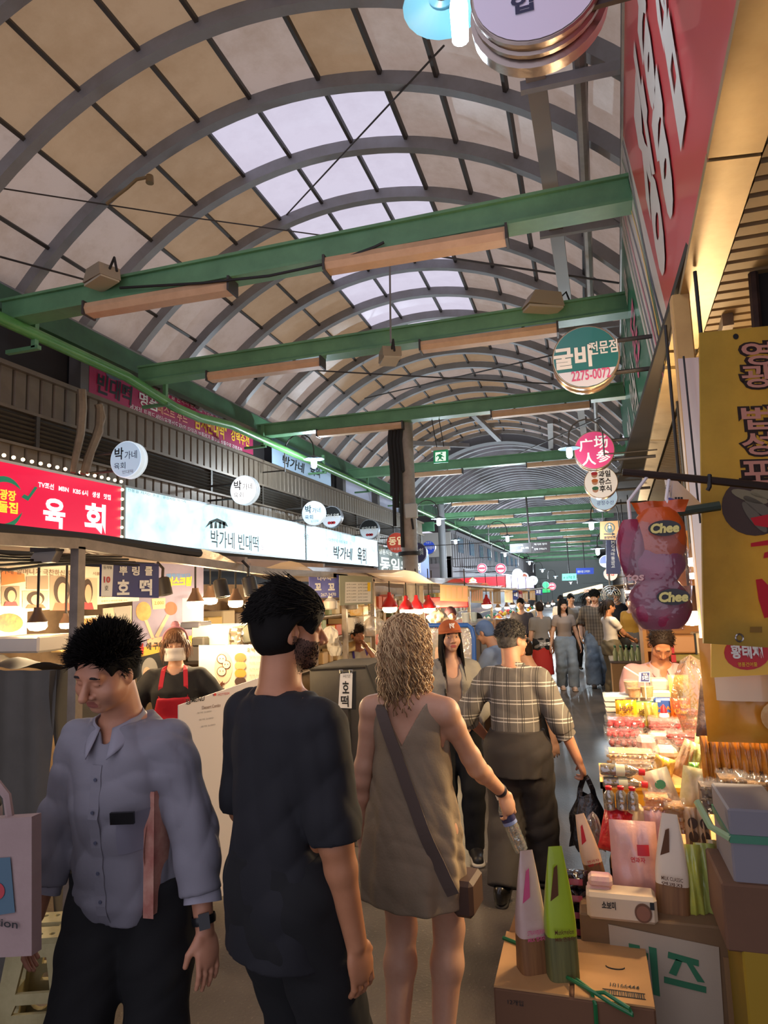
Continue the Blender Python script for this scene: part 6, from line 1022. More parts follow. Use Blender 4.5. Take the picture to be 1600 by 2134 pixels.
t, w, h = boxpx('cookie_carton', 'white and brown cookie carton lying on the front edge of the tall carton', 'box', (1224, 1874, 1368, 1916), 2.66, .1, mat('cookie_white', 'cfb89c', .5)); write(t, '소보미', -w*.18, h*.62, w*.2, h*.3, INK, -.004, .03); disc_on(t, w*.3, h*.45, w*.12, h*.36, BROWN, -.004); disc_on(t, w*.3, h*.45, w*.095, h*.28, mat('cocoa', '8a5a44', .5), -.006); B().box(w*.40, w*.46, -.004, 0, h*.6, h*.86).obj('square_mark', INK, t, smooth=False)
for i, q in enumerate(((1224, 1850, 1276, 1870), (1226, 1832, 1276, 1850))): boxpx('sweet_box', ('lower small pink and cream sweet box on the cookie carton', 'upper small pink and cream sweet box on the cookie carton')[i], 'box', q, 2.7, .07, mat('sweet_box', 'd9b49a', .5, var=('c06a98', 7, .9)))
for i in range(4): pouch(('lowest', 'second', 'third', 'topmost')[i]+' glossy black wrapped packet in the stack behind the lime pouch', (1166+2*i, 1918-34*i, 1226, 1956-34*i), 2.84, mat('black_packet', '1f1a22', .15, coat=.7, bump=(20, .7)), .09, seed=95+i, lean=.3, extra=label_patch(-.2, .3, .3, .6, mat('packet_print', '8a3a4a', .4)))
t, w, h = carton('kraft carton at the right edge below a grey white one', (1516, 1852, 1640, 1988), 2.4, .3, mat('kraft_right', '6e4d38', .85, var=('59402d', 3, .6)), foot=at(1560, 1988, Y=2.4).z)
t2, w2, h2 = carton('grey white carton with a green ribbon at the right edge', (1532, 1692, 1640, 1858), 2.42, .3, mat('grey_white_carton', '7d797f', .7), foot=at(1560, 1856, Y=2.42).z); B().box(-w2/2-.004, w2/2+.004, -.005, .305, h2*.58, h2*.68).obj('ribbon', mat('ribbon_green', '3f7a5e', .4), t2, smooth=False); B().tube([(-w2/2, -.0, h2*.63), (-w2/2-.05, .03, h2*.72), (-w2/2-.075, .1, h2*.95)], .012, 6).obj('ribbon_tail', mat('ribbon_pale', '9ab083', .4), t2)
t, w, h = carton('mustard yellow carton in the bottom right corner', (1560, 1990, 1640, 2134), 2.4, .3, mat('mustard_carton', '9a7a16', .7), foot=0)
# shelf goods behind the pink shirted man
t = thing('wall_shelves', 'warm lit wooden shelves of gift boxes behind the pink shirted man', 'shelf', at(1430, 1372, Y=6.2)-V(0, 0, at(1430, 1372, Y=6.2).z)); b = B()
for z in (.9, 1.25, 1.6, 1.95): b.box(-.3, 1.2, 0, .4, z, z+.03)
b.box(-.3, 1.2, .4, .43, 0, 2.3).box(-.33, -.3, 0, .43, 0, 2.3); b.obj('shelf_frame', mat('shelf_pine', 'c48a4a', .6), t, smooth=False)
for i, (lab, q, m) in enumerate((('tan gift box with a red edge on the shelves behind the pink shirted man', (1398, 1324, 1448, 1362), 'c08a58'), ('white lettered box right of the tan gift box', (1450, 1320, 1470, 1364), 'ddc7a0'), ('olive gift box under the tan one', (1400, 1364, 1465, 1380), '9a8a4a'))):
    t, w, h = boxpx('gift_box', lab, 'box', q, 6.1, .25, mat('gift_'+m, m, .5)); B().box(-w/2-.003, -w*.36, -.004, .02, 0, h).obj('edge_band', REDP if i != 1 else INK, t, smooth=False)
t = thing('egg_rack', 'rack of pale green drink bottles by the woman in cargo trousers', 'rack', at(1310, 1400, Y=10)-V(0, 0, at(1310, 1400, Y=10).z)); B().box(-.22, .5, -.1, .6, 0, .75).obj('rack_body', mat('rack_tan', 'c9a06a', .6), t, smooth=False); B().box(-.24, .52, -.12, .62, .75, .78).obj('shelf', STEELP, t, smooth=False)
for i in range(12): tt = thing('drink_bottle', ORD[i % 6]+' pale green bottle from the left, '+('front', 'rear')[i//6]+' row of the drinks rack', 'bottle', (t.location.x-.16+.075*(i % 6), 9.95+.12*(i//6), .78), 0, 'pale green bottles on the rack'); B().lathe([(.03, 0), (.032, .1), (.012, .15), (.012, .18)], 10).obj('bottle', mat('melon_drink', 'b7c48a', .3), tt); B().lathe([(.014, .175), (.014, .2)], 8).obj('cap', GRN, tt)
# ================================================================ PEOPLE: smooth bodies grown from distance fields
from mathutils.bvhtree import BVHTree
def arr(v): return np.array(v, dtype=np.float32)
class Vol:
    def __init__(s, lo, hi, h, fine=()):
        s.ax = []
        for k in range(3):
            x = lo[k]; L = [x]
            while x < hi[k]:
                st = h
                for (a, p, q, hh) in fine:
                    if a == k and p-h <= x <= q: st = min(st, hh)
                x += st; L.append(x)
            s.ax.append(arr(L))
        s.D = np.full([len(a) for a in s.ax], .5, np.float32); s.h = h
    def win(s, lo, hi):
        sl = []
        for k in range(3): i = max(0, int(np.searchsorted(s.ax[k], lo[k]))-1); j = min(len(s.ax[k]), int(np.searchsorted(s.ax[k], hi[k]))+1); sl.append(slice(i, max(j, i+1)))
        return tuple(sl), s.ax[0][sl[0]][:, None, None], s.ax[1][sl[1]][None, :, None], s.ax[2][sl[2]][None, None, :]
    def put(s, fn, lo, hi, k=.02, op='u'):
        pad = k+3*s.h; sl, X, Y, Z = s.win([a-pad for a in lo], [a+pad for a in hi]); d = fn(X, Y, Z).astype(np.float32); D = s.D[sl]
        if op == 'u': a, b = D, d
        elif op == 's': a, b = -D, d
        else: a, b = -D, -d
        if k > 1e-5: hh = np.clip(.5+.5*(b-a)/k, 0, 1); r = b*(1-hh)+a*hh-k*hh*(1-hh)
        else: r = np.minimum(a, b)
        s.D[sl] = r if op == 'u' else -r
    def cap(s, a, b, ra, rb=None, k=.02, op='u', sq=None):
        a, b = arr(a), arr(b); rb = ra if rb is None else rb; ab = b-a; L2 = float(ab@ab)+1e-12; R = max(ra, rb)
        def fn(X, Y, Z):
            t = np.clip(((X-a[0])*ab[0]+(Y-a[1])*ab[1]+(Z-a[2])*ab[2])/L2, 0, 1)
            return np.sqrt((X-a[0]-t*ab[0])**2+(Y-a[1]-t*ab[1])**2+(Z-a[2]-t*ab[2])**2)-(ra+(rb-ra)*t)
        s.put(fn, np.minimum(a, b)-R, np.maximum(a, b)+R, k, op)
    def ell(s, c, r, R=None, k=.02, op='u'):
        c, r = arr(c), arr(r); M = max(r)
        def fn(X, Y, Z):
            x, y, z = X-c[0], Y-c[1], Z-c[2]
            if R is not None: x, y, z = [R[0][i]*x+R[1][i]*y+R[2][i]*z for i in range(3)]
            k0 = np.sqrt((x/r[0])**2+(y/r[1])**2+(z/r[2])**2); k1 = np.sqrt((x/r[0]**2)**2+(y/r[1]**2)**2+(z/r[2]**2)**2)+1e-9
            return k0*(k0-1)/k1
        s.put(fn, c-M, c+M, k, op)
    def loft(s, secs, k=.02, op='u', O=(0, 0, 0), R=None, fold=None, p=2.):
        """stacked ellipses (z, cx, cy, rx, ry), optionally turned by R about O; fold(theta, z) scales the radius"""
        S_ = np.array(sorted(secs)); zs = np.linspace(S_[0, 0], S_[-1, 0], 240); C = [np.interp(zs, S_[:, 0], S_[:, i]) for i in range(1, 5)]; n = max(3, int(.03/max(1e-6, zs[1]-zs[0]))); ker = np.hanning(n+2); ker /= ker.sum()
        C = [np.convolve(np.pad(c, n+2, mode='edge'), ker, 'same')[n+2:-(n+2)] for c in C]; O = arr(O); m = float(max(S_[:, 3].max(), S_[:, 4].max())*1.3); z0, z1 = S_[0, 0], S_[-1, 0]
        lo = arr([S_[:, 1].min()-m, S_[:, 2].min()-m, z0]); hi = arr([S_[:, 1].max()+m, S_[:, 2].max()+m, z1])
        if R is not None:
            cs = np.array([[x, y, z] for x in (lo[0], hi[0]) for y in (lo[1], hi[1]) for z in (lo[2], hi[2])])@np.array(R).T; lo, hi = cs.min(0), cs.max(0)
        def fn(X, Y, Z):
            x, y, z = X-O[0], Y-O[1], Z-O[2]
            if R is not None: x, y, z = [R[0][i]*x+R[1][i]*y+R[2][i]*z for i in range(3)]
            z = z+0*x if R is None else z; zc = np.clip(z, z0, z1); cx, cy_, rx, ry = [np.interp(zc, zs, c) for c in C]; dx, dy = (x-cx), (y-cy_)
            q = np.sqrt((dx/rx)**2+(dy/ry)**2) if p == 2 else ((np.abs(dx)/rx)**p+(np.abs(dy)/ry)**p)**(1/p)
            if fold is not None: q = q/(1+fold(np.arctan2(dy/ry, dx/rx), zc))
            return np.maximum((q-1)*np.minimum(rx, ry), np.maximum(z0-z, z-z1))
        s.put(fn, lo+O, hi+O, k, op)
    def half(s, pt, n, op='i', lo=None, hi=None):
        """keep only the side n points away from"""
        pt, n = arr(pt), arr(n); n = n/np.linalg.norm(n); lo = [a[0] for a in s.ax] if lo is None else lo; hi = [a[-1] for a in s.ax] if hi is None else hi
        s.put(lambda X, Y, Z: (X-pt[0])*n[0]+(Y-pt[1])*n[1]+(Z-pt[2])*n[2], lo, hi, 0, op)
    def ripple(s, amp, f=1., seed=0, dirs=4):
        rr = np.random.default_rng(seed); X, Y, Z = s.ax[0][:, None, None], s.ax[1][None, :, None], s.ax[2][None, None, :]; m = np.abs(s.D) < .06; out = np.zeros_like(s.D)
        for i in range(dirs):
            v = rr.normal(size=3); v[2] *= .7; v = v/np.linalg.norm(v)*f*rr.uniform(12, 34); u = rr.normal(size=3)*f*8; g = np.sin(X*u[0]+Y*u[1]+Z*u[2]); w = rr.normal(size=3)*f*5
            out += ((1-1.6*np.abs(np.sin(X*v[0]+Y*v[1]+Z*v[2]+rr.uniform(0, 6)+1.5*g))**.8)*(.55+.45*np.sin(X*w[0]+Y*w[1]+Z*w[2]+i))).astype(np.float32)
        s.D = np.where(m, s.D+1.5*amp*out/dirs**.5, s.D)
    def mesh(s, relax=0):
        c = 3*s.h; g = vdb.FloatGrid(c); g.copyFromArray(np.clip(s.D, -c, c)); P, T, Q = g.convertToPolygons(0., 0.)
        P = np.asarray(P); V_ = np.stack([np.interp(P[:, k], np.arange(len(s.ax[k])), s.ax[k]) for k in range(3)], 1)
        return V_, [tuple(q) for q in np.asarray(Q).tolist()]+[tuple(q) for q in np.asarray(T).tolist()]
    def obj(s, name, mats, parent, pick=None):
        V_, Fc = s.mesh(); mi = None
        if pick is not None and len(Fc): ce = np.array([V_[list(f)].mean(0) for f in Fc]); mi = pick(ce).astype(int).tolist()
        me = mesh_of(V_.tolist(), Fc, mats, mi, True, 180); me.flip_normals(); o = bpy.data.objects.new(name, me); link(o, parent); return o
def rot(ax, deg):
    a = math.radians(deg); c, s_ = math.cos(a), math.sin(a)
    return np.array({'x': [[1, 0, 0], [0, c, -s_], [0, s_, c]], 'y': [[c, 0, s_], [0, 1, 0], [-s_, 0, c]], 'z': [[c, -s_, 0], [s_, c, 0], [0, 0, 1]]}[ax])
def ik(a, t, l1, l2, pole):
    a, t, pole = np.array(a, float), np.array(t, float), np.array(pole, float); d = t-a; L = np.linalg.norm(d); L_ = min(L, (l1+l2)*.995); t = a+d/L*L_; u = d/L
    x = (l1*l1-l2*l2+L_*L_)/(2*L_); h = math.sqrt(max(0, l1*l1-x*x)); pv = pole-u*(pole@u); pv /= np.linalg.norm(pv)+1e-9
    return a+u*x+pv*h, t
SKINS = {}
def skin(name, c, c2):
    m = mat('skin_'+name, c, .5, var=(c2, 9, .7)); m.node_tree.nodes['Principled BSDF'].inputs['Subsurface Weight'].default_value = .0; return m
class Person:
    def __init__(s, label, loc, yaw, H=1.7, bw=1., h=.008, female=False, lean=0., side=0., head=(0, 0, 0), twist=0., hand_r=None, hand_l=None, pole_r=(.4, -1, 0), pole_l=(-.4, -1, 0), foot_r=(.09, 0, 0), foot_l=(-.09, 0, 0), hip=None, group=None, curl=(.5, .5), palm=(None, None), neckf=0., fat=0.):
        s.H = H; s.h = h; s.f = female; s.bw = bw; s.t = thing('person', label, 'person', loc, math.radians(yaw), group); s.fat = fat
        s.hip = np.array(hip if hip is not None else (0, 0, .525*H)); s.RT = rot('x', -lean)@rot('y', side)@rot('z', twist); s.RP = rot('x', -lean)@rot('y', side)
        T = lambda v: s.hip+s.RT@np.array(v, float); s.T = T; q = H
        s.neck = T((0, 0, .297*q)); sw = (.100 if not female else .092)*q*bw; s.shr, s.shl = T((sw, -.006*q, .262*q)), T((-sw, -.006*q, .262*q))
        up, fo = .172*q, .150*q; T0 = lambda v: np.array(v)
        s.hr = T(hand_r) if hand_r is not None else s.shr+s.RP@np.array((.05*q, .02*q, -.318*q)); s.hl = T(hand_l) if hand_l is not None else s.shl+s.RP@np.array((-.05*q, .02*q, -.318*q))
        s.er, s.hr = ik(s.shr, s.hr, up, fo, pole_r); s.el, s.hl = ik(s.shl, s.hl, up, fo, pole_l)
        hw = .052*q; s.pr, s.pl = s.hip+np.array((hw, 0, -.0)), s.hip+np.array((-hw, 0, 0)); s.fr, s.fl = np.array(foot_r)+np.array((0, 0, .045*q)), np.array(foot_l)+np.array((0, 0, .045*q))
        s.kr, s.fr = ik(s.pr, s.fr, .25*q, .245*q, (.1, 1, 0)); s.kl, s.fl = ik(s.pl, s.fl, .25*q, .245*q, (-.1, 1, 0))
        s.RH = s.RP@rot('z', head[0])@rot('x', -head[1])@rot('y', head[2]); s.hs = q/1.75*(1.0 if not female else 1.0); s.hc = s.neck+s.RP@np.array((0, .012*q+neckf, .112*q)); s.curl = curl; s.palm = palm
    def HL(s, v): return s.hc+s.RH@(np.array(v, float)*s.hs)
    def vol(s, z0=None, z1=None, h=None, fine=(), pad=.06, xr=None):
        pts = np.array([s.hr, s.hl, s.er, s.el, s.shr, s.shl, s.fr, s.fl, s.kr, s.kl, s.hc, s.hip, s.pr, s.pl]); lo, hi = pts.min(0)-.2*s.H/1.7, pts.max(0)+.2*s.H/1.7
        if z0 is not None: lo[2] = z0
        if z1 is not None: hi[2] = z1
        return Vol(lo, hi, h or s.h, fine)
    def torso_secs(s, g=0., w=1.):
        q = s.H; b = s.bw*w; f = s.fat
        S = [(-.06, 0, -.004, .094, .07), (.0, 0, -.004, .098, .072+f*.2), (.06, 0, .004*f, .09, .064+f*.8), (.11, 0, .01*f, .086, .062+f), (.17, 0, .006, .094, .066+f*.6), (.22, 0, .004, .099, .066), (.262, 0, -.002, .096, .056), (.288, 0, -.006, .072, .044), (.305, 0, -.008, .045, .04)]
        if s.f: S = [(-.06, 0, -.006, .098, .07), (.0, 0, -.006, .099, .07), (.06, 0, 0, .085, .058), (.11, 0, .002, .074, .054), (.17, 0, .008, .082, .062), (.21, 0, .012, .086, .066), (.255, 0, .002, .083, .052), (.285, 0, -.004, .064, .042), (.305, 0, -.006, .038, .036)]
        return [(z*q, cx*q, cy*q, rx*q*b+g, ry*q+g) for z, cx, cy, rx, ry in S]
    def arm(s, v, side, g=0., t0=0., t1=2., k=.025, taper=None):
        sh, el, ha = (s.shr, s.er, s.hr) if side > 0 else (s.shl, s.el, s.hl); q = s.H; m = (.031, .026, .024, .0165) if not s.f else (.026, .022, .021, .014); m = [x*q*(.5+.5*s.bw) for x in m]
        P = lambda t: sh+(el-sh)*t if t <= 1 else el+(ha-el)*(t-1); rad = lambda t: np.interp(t, [0, .8, 1.15, 2], m)
        ts = [t for t in (0, .25, .8, 1., 1.25, 2.) if t0 < t < t1]; ts = [t0]+ts+[t1]
        for a, b in zip(ts, ts[1:]): v.cap(P(a), P(b), rad(a)+(g if not taper else g+taper*a), rad(b)+(g if not taper else g+taper*b), k)
        return P
    def leg(s, v, side, g=0., z_end=None, k=.03, radii=None):
        p, kn, f = (s.pr, s.kr, s.fr) if side > 0 else (s.pl, s.kl, s.fl); q = s.H; r = radii or [x*q for x in (.058, .045, .034, .036, .022)]
        c = kn+(f-kn)*.3; v.cap(p, p+(kn-p)*.5, r[0]+g, r[1]+g, k); v.cap(p+(kn-p)*.5, kn, r[1]+g, r[2]+g, k); v.cap(kn, c, r[2]+g, r[3]+g, k); v.cap(c, f, r[3]+g, r[4]+g, k)
    def hand(s, v, side):
        sh, el, w = (s.shr, s.er, s.hr) if side > 0 else (s.shl, s.el, s.hl); d = (w-el)/np.linalg.norm(w-el); z = s.H/1.75*(.93 if s.f else 1.); pn = s.palm[0 if side > 0 else 1]
        if pn is not None and len(pn) == 2: d = np.array(pn[1], float); d /= np.linalg.norm(d); pn = pn[0]
        n = np.array(pn if pn is not None else (-side, 0, 0), float); n = n-d*(n@d); n /= np.linalg.norm(n); sd = np.cross(d, n); fw = np.array((0, 1., .0)); sd = sd if sd@fw > 0 else -sd
        c = s.curl[0 if side > 0 else 1]; R = np.stack([sd, n, d], 1); v.ell(w+d*.05*z, (.041*z, .019*z, .056*z), R, .012); s.__dict__['hf'+('r' if side > 0 else 'l')] = (w, d, n, sd)
        for i, (o, L) in enumerate(((.029, .072), (.010, .082), (-.010, .076), (-.028, .06))):
            b = w+(d*.082+sd*o*1.06)*z; sp = sd*o*.9; a1, a2, a3 = c*.55, c*1.25, c*1.7; dr = lambda a: d*math.cos(a)+n*math.sin(a)+sp; p1 = b+dr(a1)*L*.46*z; p2 = p1+dr(a2)*L*.32*z; p3 = p2+dr(a3)*L*.24*z
            v.cap(b-d*.02*z, p1, .0092*z, .0086*z, .007); v.cap(p1, p2, .0086*z, .0078*z, .003); v.cap(p2, p3, .0078*z, .0066*z, .003)
        b = w+(d*.025+sd*.028)*z; dd = d*.72+sd*.6+n*(.25+.5*c); dd /= np.linalg.norm(dd); p1 = b+dd*.042*z; d2 = d*.9+sd*.2+n*(.2+.6*c); d2 /= np.linalg.norm(d2); v.cap(b, p1, .0135*z, .0105*z, .012); v.cap(p1, p1+d2*.032*z, .0105*z, .008*z, .003)
    def head(s, v, jaw=1., nose=1., ears=True, detail=True, chub=0.):
        L, k = s.HL, s.hs; R = s.RH; E = lambda c, r, kk=.02, op='u': v.ell(L(c), [x*k for x in r], R, kk*k, op)
        E((0, -.014, .03), (.074, .093, .086)); E((0, .02, -.042), ((.058+chub)*jaw, .066, .074), .03); E((0, .06, -.094), (.026*jaw, .022, .02), .02)
        v.cap(L((0, -.022, -.07)), s.neck+s.RP@np.array((0, -.008*s.H, -.02)), (.053 if not s.f else .043)*k, (.060 if not s.f else .048)*k, .02)
        v.cap(L((0, -.03, -.07)), s.neck+s.RP@np.array((0, -.02*s.H, -.03)), (.048 if not s.f else .04)*k, .055*k, .03)
        for sx in (-1, 1):
            E((sx*.038, .05, -.036), (.028+chub, .026+chub*.6, .03), .02)
            if ears: E((sx*.077, -.008, -.012), (.011, .02, .033), .008); E((sx*.088, .002, -.010), (.008, .009, .018), .006, 's')
        if not detail: v.cap(L((0, .083, .0)), L((0, .104, -.034)), .009*k, .013*k*nose, .012*k); return
        v.cap(L((-.036, .072, .020)), L((.036, .072, .020)), .013*k, .013*k, .02*k); v.cap(L((0, .080, .010)), L((0, .104*(.5+.5*nose), -.034)), .0085*k, .0125*k*nose, .012*k)
        for sx in (-1, 1): E((sx*.0135*nose, .091, -.040), (.0095*nose, .011, .0085), .006); E((sx*.031, .097, -.0), (.017, .016, .011), .012, 's'); E((sx*.031, .0715, -.001), (.0155, .0125, .0115), .004)
        v.cap(L((-.02, .078, -.066)), L((.02, .078, -.066)), .008*k, .008*k, .006*k); v.cap(L((-.017, .078, -.077)), L((.017, .078, -.077)), .008*k, .008*k, .005*k); v.cap(L((-.022, .0885, -.0715)), L((.022, .0885, -.0715)), .0022*k, .0022*k, .003*k, 's')
    def body(s, sk, lips=None, stubble=None, legs=True, detail=True, hands=True, chub=0., jaw=1., nose=1., feet=False, zmin=None):
        fine = []; h2 = max(.0035, s.h*.5); r = .14*s.hs
        fine += [(2, s.hc[2]-r, s.hc[2]+r, h2), (0, s.hc[0]-.11*s.hs, s.hc[0]+.11*s.hs, h2), (1, s.hc[1]-.13, s.hc[1]+.13, h2)]
        if hands:
            for w in (s.hr, s.hl): fine += [(2, w[2]-.2, w[2]+.1, h2), (0, w[0]-.07, w[0]+.07, h2), (1, w[1]-.08, w[1]+.1, h2)]
        v = s.vol(z0=zmin, fine=fine); v.loft(s.torso_secs(-.004), .02, O=s.hip, R=s.RT)
        for sd in (1, -1):
            sh = s.shr if sd > 0 else s.shl; v.cap(s.neck+s.RT@np.array((0, -.01, -.02)), sh, .034*s.H, .032*s.H, .03); s.arm(v, sd)
            if hands: s.hand(v, sd)
            if legs: s.leg(v, sd)
            if feet: f = s.fr if sd > 0 else s.fl; v.cap(f+np.array((0, -.02, -.02)), f+np.array((0, .13, -.045)), .032, .026, .02)
        s.head(v, detail=detail, chub=chub, jaw=jaw, nose=nose); mats = [sk]; pick = None
        if lips is not None:
            mats.append(lips); lc = s.HL((0, .088, -.0715)); RHt = s.RH.T; pick = lambda c: ((((c-lc)@s.RH)/np.array([.025, .014, .0125])/s.hs)**2).sum(1) < 1
        if stubble is not None:
            if lips is None: mats.append(stubble)
            mats.append(stubble)
            def pick(c):
                l = (c-s.hc)@s.RH/s.hs; return np.where((l[:, 2] < -.035+.3*np.maximum(0, .05-l[:, 1])) & (l[:, 2] > -.125) & (l[:, 1] > -.0-.25*(l[:, 2]+.05)) & ~((abs(l[:, 0]) < .03) & (l[:, 2] > -.05)), len(mats)-1, 0)
        return v.obj('body', mats, s.t, pick)
    def eyes(s, iris='2a1a12', open_=1., down=0., brow='1c1512', bt=.0035):
        k = s.hs; W_ = mat('eye_white', 'd8d0c8', .25); I = mat('iris_'+iris, iris, .2); b1, b2, b3 = B(), B(), B()
        for sx in (-1, 1):
            c = np.array((sx*.031, .0765, -.001)); rw, rh = .0125, .0058*open_
            def el(b, c, r, n=10, m=7):
                b.grid(lambda a, t: tuple(s.HL(c+np.array((r[0]*math.cos(2*PI*a)*math.sin(PI*t), r[1]*math.sin(2*PI*a)*math.sin(PI*t), r[2]*math.cos(PI*t))))), n, m, wrap=True)
            el(b1, c, (rw, .0095, rh)); el(b2, c+np.array((0, .0062, -.0008-down)), (.0056, .0042, min(rh*.98, .0056))); 
            b3.tube([s.HL((sx*(.031+x), .0815-abs(x)*.25, .0055*open_-.9*x*x*20*.02+.0005-(.004 if down else 0))) for x in (-.0135, -.007, 0, .007, .0135)], .0011*k, 5)
        if open_ > .3: b1.obj('eye', W_, s.t, angle=180); b2.obj('iris', I, s.t, angle=180)
        b3.obj('eyelash', mat('lash', '14100f', .6), s.t); b4 = B()
        for sx in (-1, 1): b4.tube([s.HL((sx*x, .0855-.35*(x-.03)**2*30-(.006 if x > .045 else 0), z)) for x, z in ((.014, .020), (.026, .0245), (.038, .024), (.049, .018))], [bt*.7*k, bt*k, bt*k, bt*.4*k], 6)
        b4.obj('eyebrow', mat('brow_'+brow, brow, .8), s.t)
    def cap_hair(s, m, thick=.013, front=.035, low=-.05, side=.02, seed=0, rip=.003, name='hair', back=-.02):
        """close hair: a shell over the skull, cut open for the face"""
        k = s.hs; c = s.hc; v = Vol(c-.16*k, c+.17*k, max(.0045, s.h*.55)); E = lambda cc, r, kk=.01, op='u': v.ell(s.HL(cc), [x*k for x in r], s.RH, kk, op)
        E((0, -.016, .032), (.074+thick, .093+thick, .087+thick)); E((0, -.045, -.03), (.066+thick*.6, .055+thick*.6, .06), .03); n = lambda q: s.RH@np.array(q, float)
        E((0, .10, -.06+front-.035), (.080, .085, .1), .012, 's')
        v.half(s.HL((0, -.08, low)), n((0, .25, -1))); v.half(s.HL((0, .03, -.005)), n((0, .75, -.55)))if False else None
        for sx in (-1, 1): E((sx*.085, side, -.055), (.03, .05, .085), .008, 's')
        if rip: v.ripple(rip*.45, 2.2, seed)
        return v.obj(name, m, s.t)
    def strands(s, m, n=600, length=.03, seed=0, stiff=.9, r0=.0022, zone=lambda d: d[2] > -.2, base=.0, curl=0., cf=0., comb=(0, -.3, 0), seg=4, grav=0., spread=.3, name='hair_strands', wid=None, clear=None, sides=3, keep=None):
        k = s.hs; rr = np.random.default_rng(seed); b = B(); c0 = np.array((0, -.016, .032)); rad = np.array((.074, .093, .087))+base; gl = s.RH.T@np.array((0, 0, -1.)); cnt = 0; cm = np.array(comb, float)
        while cnt < n:
            d = rr.normal(size=3); d /= np.linalg.norm(d)
            if not zone(d): continue
            cnt += 1; p = c0+rad*d; dirn = d*stiff+cm+rr.normal(size=3)*spread; dirn /= np.linalg.norm(dirn); L = length*rr.uniform(.7, 1.25); P = []; st = L/seg; ph = rr.uniform(0, 6.28); u = np.cross(dirn, (.3, .5, .8)); u /= np.linalg.norm(u); pr = rr.uniform(.8, 1.2)
            for i in range(seg+1):
                q = p.copy()
                if curl: a = ph+cf*pr*i*st; t_ = min(1, i/3); q = q+t_*curl*(np.array((math.cos(a), math.sin(a)*.8, .25*math.sin(a))))
                P.append(s.HL(q)); dirn = dirn+gl*grav*.3; dirn /= np.linalg.norm(dirn); p = p+dirn*st; e = (p-c0)/(rad+.006); l = np.linalg.norm(e)
                if l < 1: p = c0+(rad+.006)*e/l
                if clear is not None: p = clear(p)
            w = (wid or r0); rs = [w*k*(1-.75*(i/seg)**2) if not curl else w*k*(1-.5*i/seg) for i in range(seg+1)]
            b.tube(P, rs, sides)
        o = b.obj(name, m, s.t, angle=180); o['kind'] = 'stuff'; return o
    def top(s, m, g=.012, hem=-.03, sleeve=.75, sg=.014, rip=.004, seed=0, neck=.07, name='shirt', open_v=None, collar=None, tuck=False, h=None, staper=.0, extra=None, puff=0., flare=0., p=2.2, armcut=None, shoulder_r=.034):
        q = s.H; v = s.vol(z0=s.hip[2]+hem*q-.05, h=h, z1=s.neck[2]+.09); S = [(z, cx, cy, rx*(1+flare*max(0, (.15*q-z)/q)), ry*(1+flare*max(0, (.15*q-z)/q))) for z, cx, cy, rx, ry in s.torso_secs(g)]
        if hem < -.06: z, cx, cy, rx, ry = S[0]; S = [(hem*q, cx, cy, rx*(1+flare*.1), ry*(1+flare*.1))]+S
        v.loft(S, .02, O=s.hip, R=s.RT, p=p); n_ = s.RT@np.array((0, 0, 1.))
        for sd in (1, -1):
            sh = s.shr if sd > 0 else s.shl
            if sleeve > 0: v.cap(s.neck+s.RT@np.array((0, -.012, -.03*q/1.7)), sh, shoulder_r*.8*q+g*.4, shoulder_r*.86*q+sg*.4, .04); s.arm(v, sd, sg+puff, 0, sleeve, .03, staper)
            else: v.cap(s.neck+s.RT@np.array((0, -.012, -.03)), s.neck+(sh-s.neck)*.72, .026*q, .022*q, .03)
        if extra: extra(v)
        v.ripple(rip, 1., seed)
        v.half(s.T((0, 0, hem*q)), -n_); P = None
        if sleeve > 0:
            for sd in (1, -1):
                sh, el, ha = (s.shr, s.er, s.hr) if sd > 0 else (s.shl, s.el, s.hl); a, b = (sh, el) if sleeve <= 1 else (el, ha); cr = np.interp(sleeve, [0, .8, 1.15, 2], [x*q for x in ((.031, .026, .024, .0165) if not s.f else (.026, .022, .021, .014))])+sg+staper*sleeve+.014; e = a+(b-a)*(sleeve if sleeve <= 1 else sleeve-1); d = (b-a)/np.linalg.norm(b-a)
                v.put(lambda X, Y, Z: np.maximum(-((X-e[0])*d[0]+(Y-e[1])*d[1]+(Z-e[2])*d[2]), np.sqrt((X-e[0])**2+(Y-e[1])**2+(Z-e[2])**2)-cr), e-cr-.01, e+cr+.01, 0, 's'); v.cap(e-d*.03, e+d*.05, .018*q if s.f else .021*q, .018*q, .004, 's') if sleeve < 1.9 else None
        v.cap(s.neck+s.RT@np.array((0, .0, -.002)), s.neck+s.RT@np.array((0, .03, .12)), neck, neck*1.15, .008, 's')
        if open_v: open_v(v)
        return v.obj(name, m, s.t)
    def bottoms(s, m, g=.014, wide=(0, 0, 0, 0, 0), rip=.004, seed=3, name='trousers', waist=.06, z_end=.035, h=None, zmin=None):
        q = s.H; v = s.vol(z0=zmin if zmin is not None else 0., z1=s.hip[2]+(waist+.04)*q, h=h); S = [t_ for t_ in s.torso_secs(g) if t_[0] < (waist+.02)*q]; z, cx, cy, rx, ry = S[0]; S = [(-.09*q, cx, cy, rx*.93, ry*.97)]+S+[(waist*q, 0, 0, np.interp(waist*q, [a[0] for a in s.torso_secs(g)], [a[3] for a in s.torso_secs(g)]), np.interp(waist*q, [a[0] for a in s.torso_secs(g)], [a[4] for a in s.torso_secs(g)]))]
        v.loft(S, .02, O=s.hip, R=s.RT, p=2.3); r = [x*q+w for x, w in zip((.056, .046, .037, .036, .030), wide)]
        for sd in (1, -1): s.leg(v, sd, g, radii=r, k=.025)
        v.ripple(rip, .9, seed)
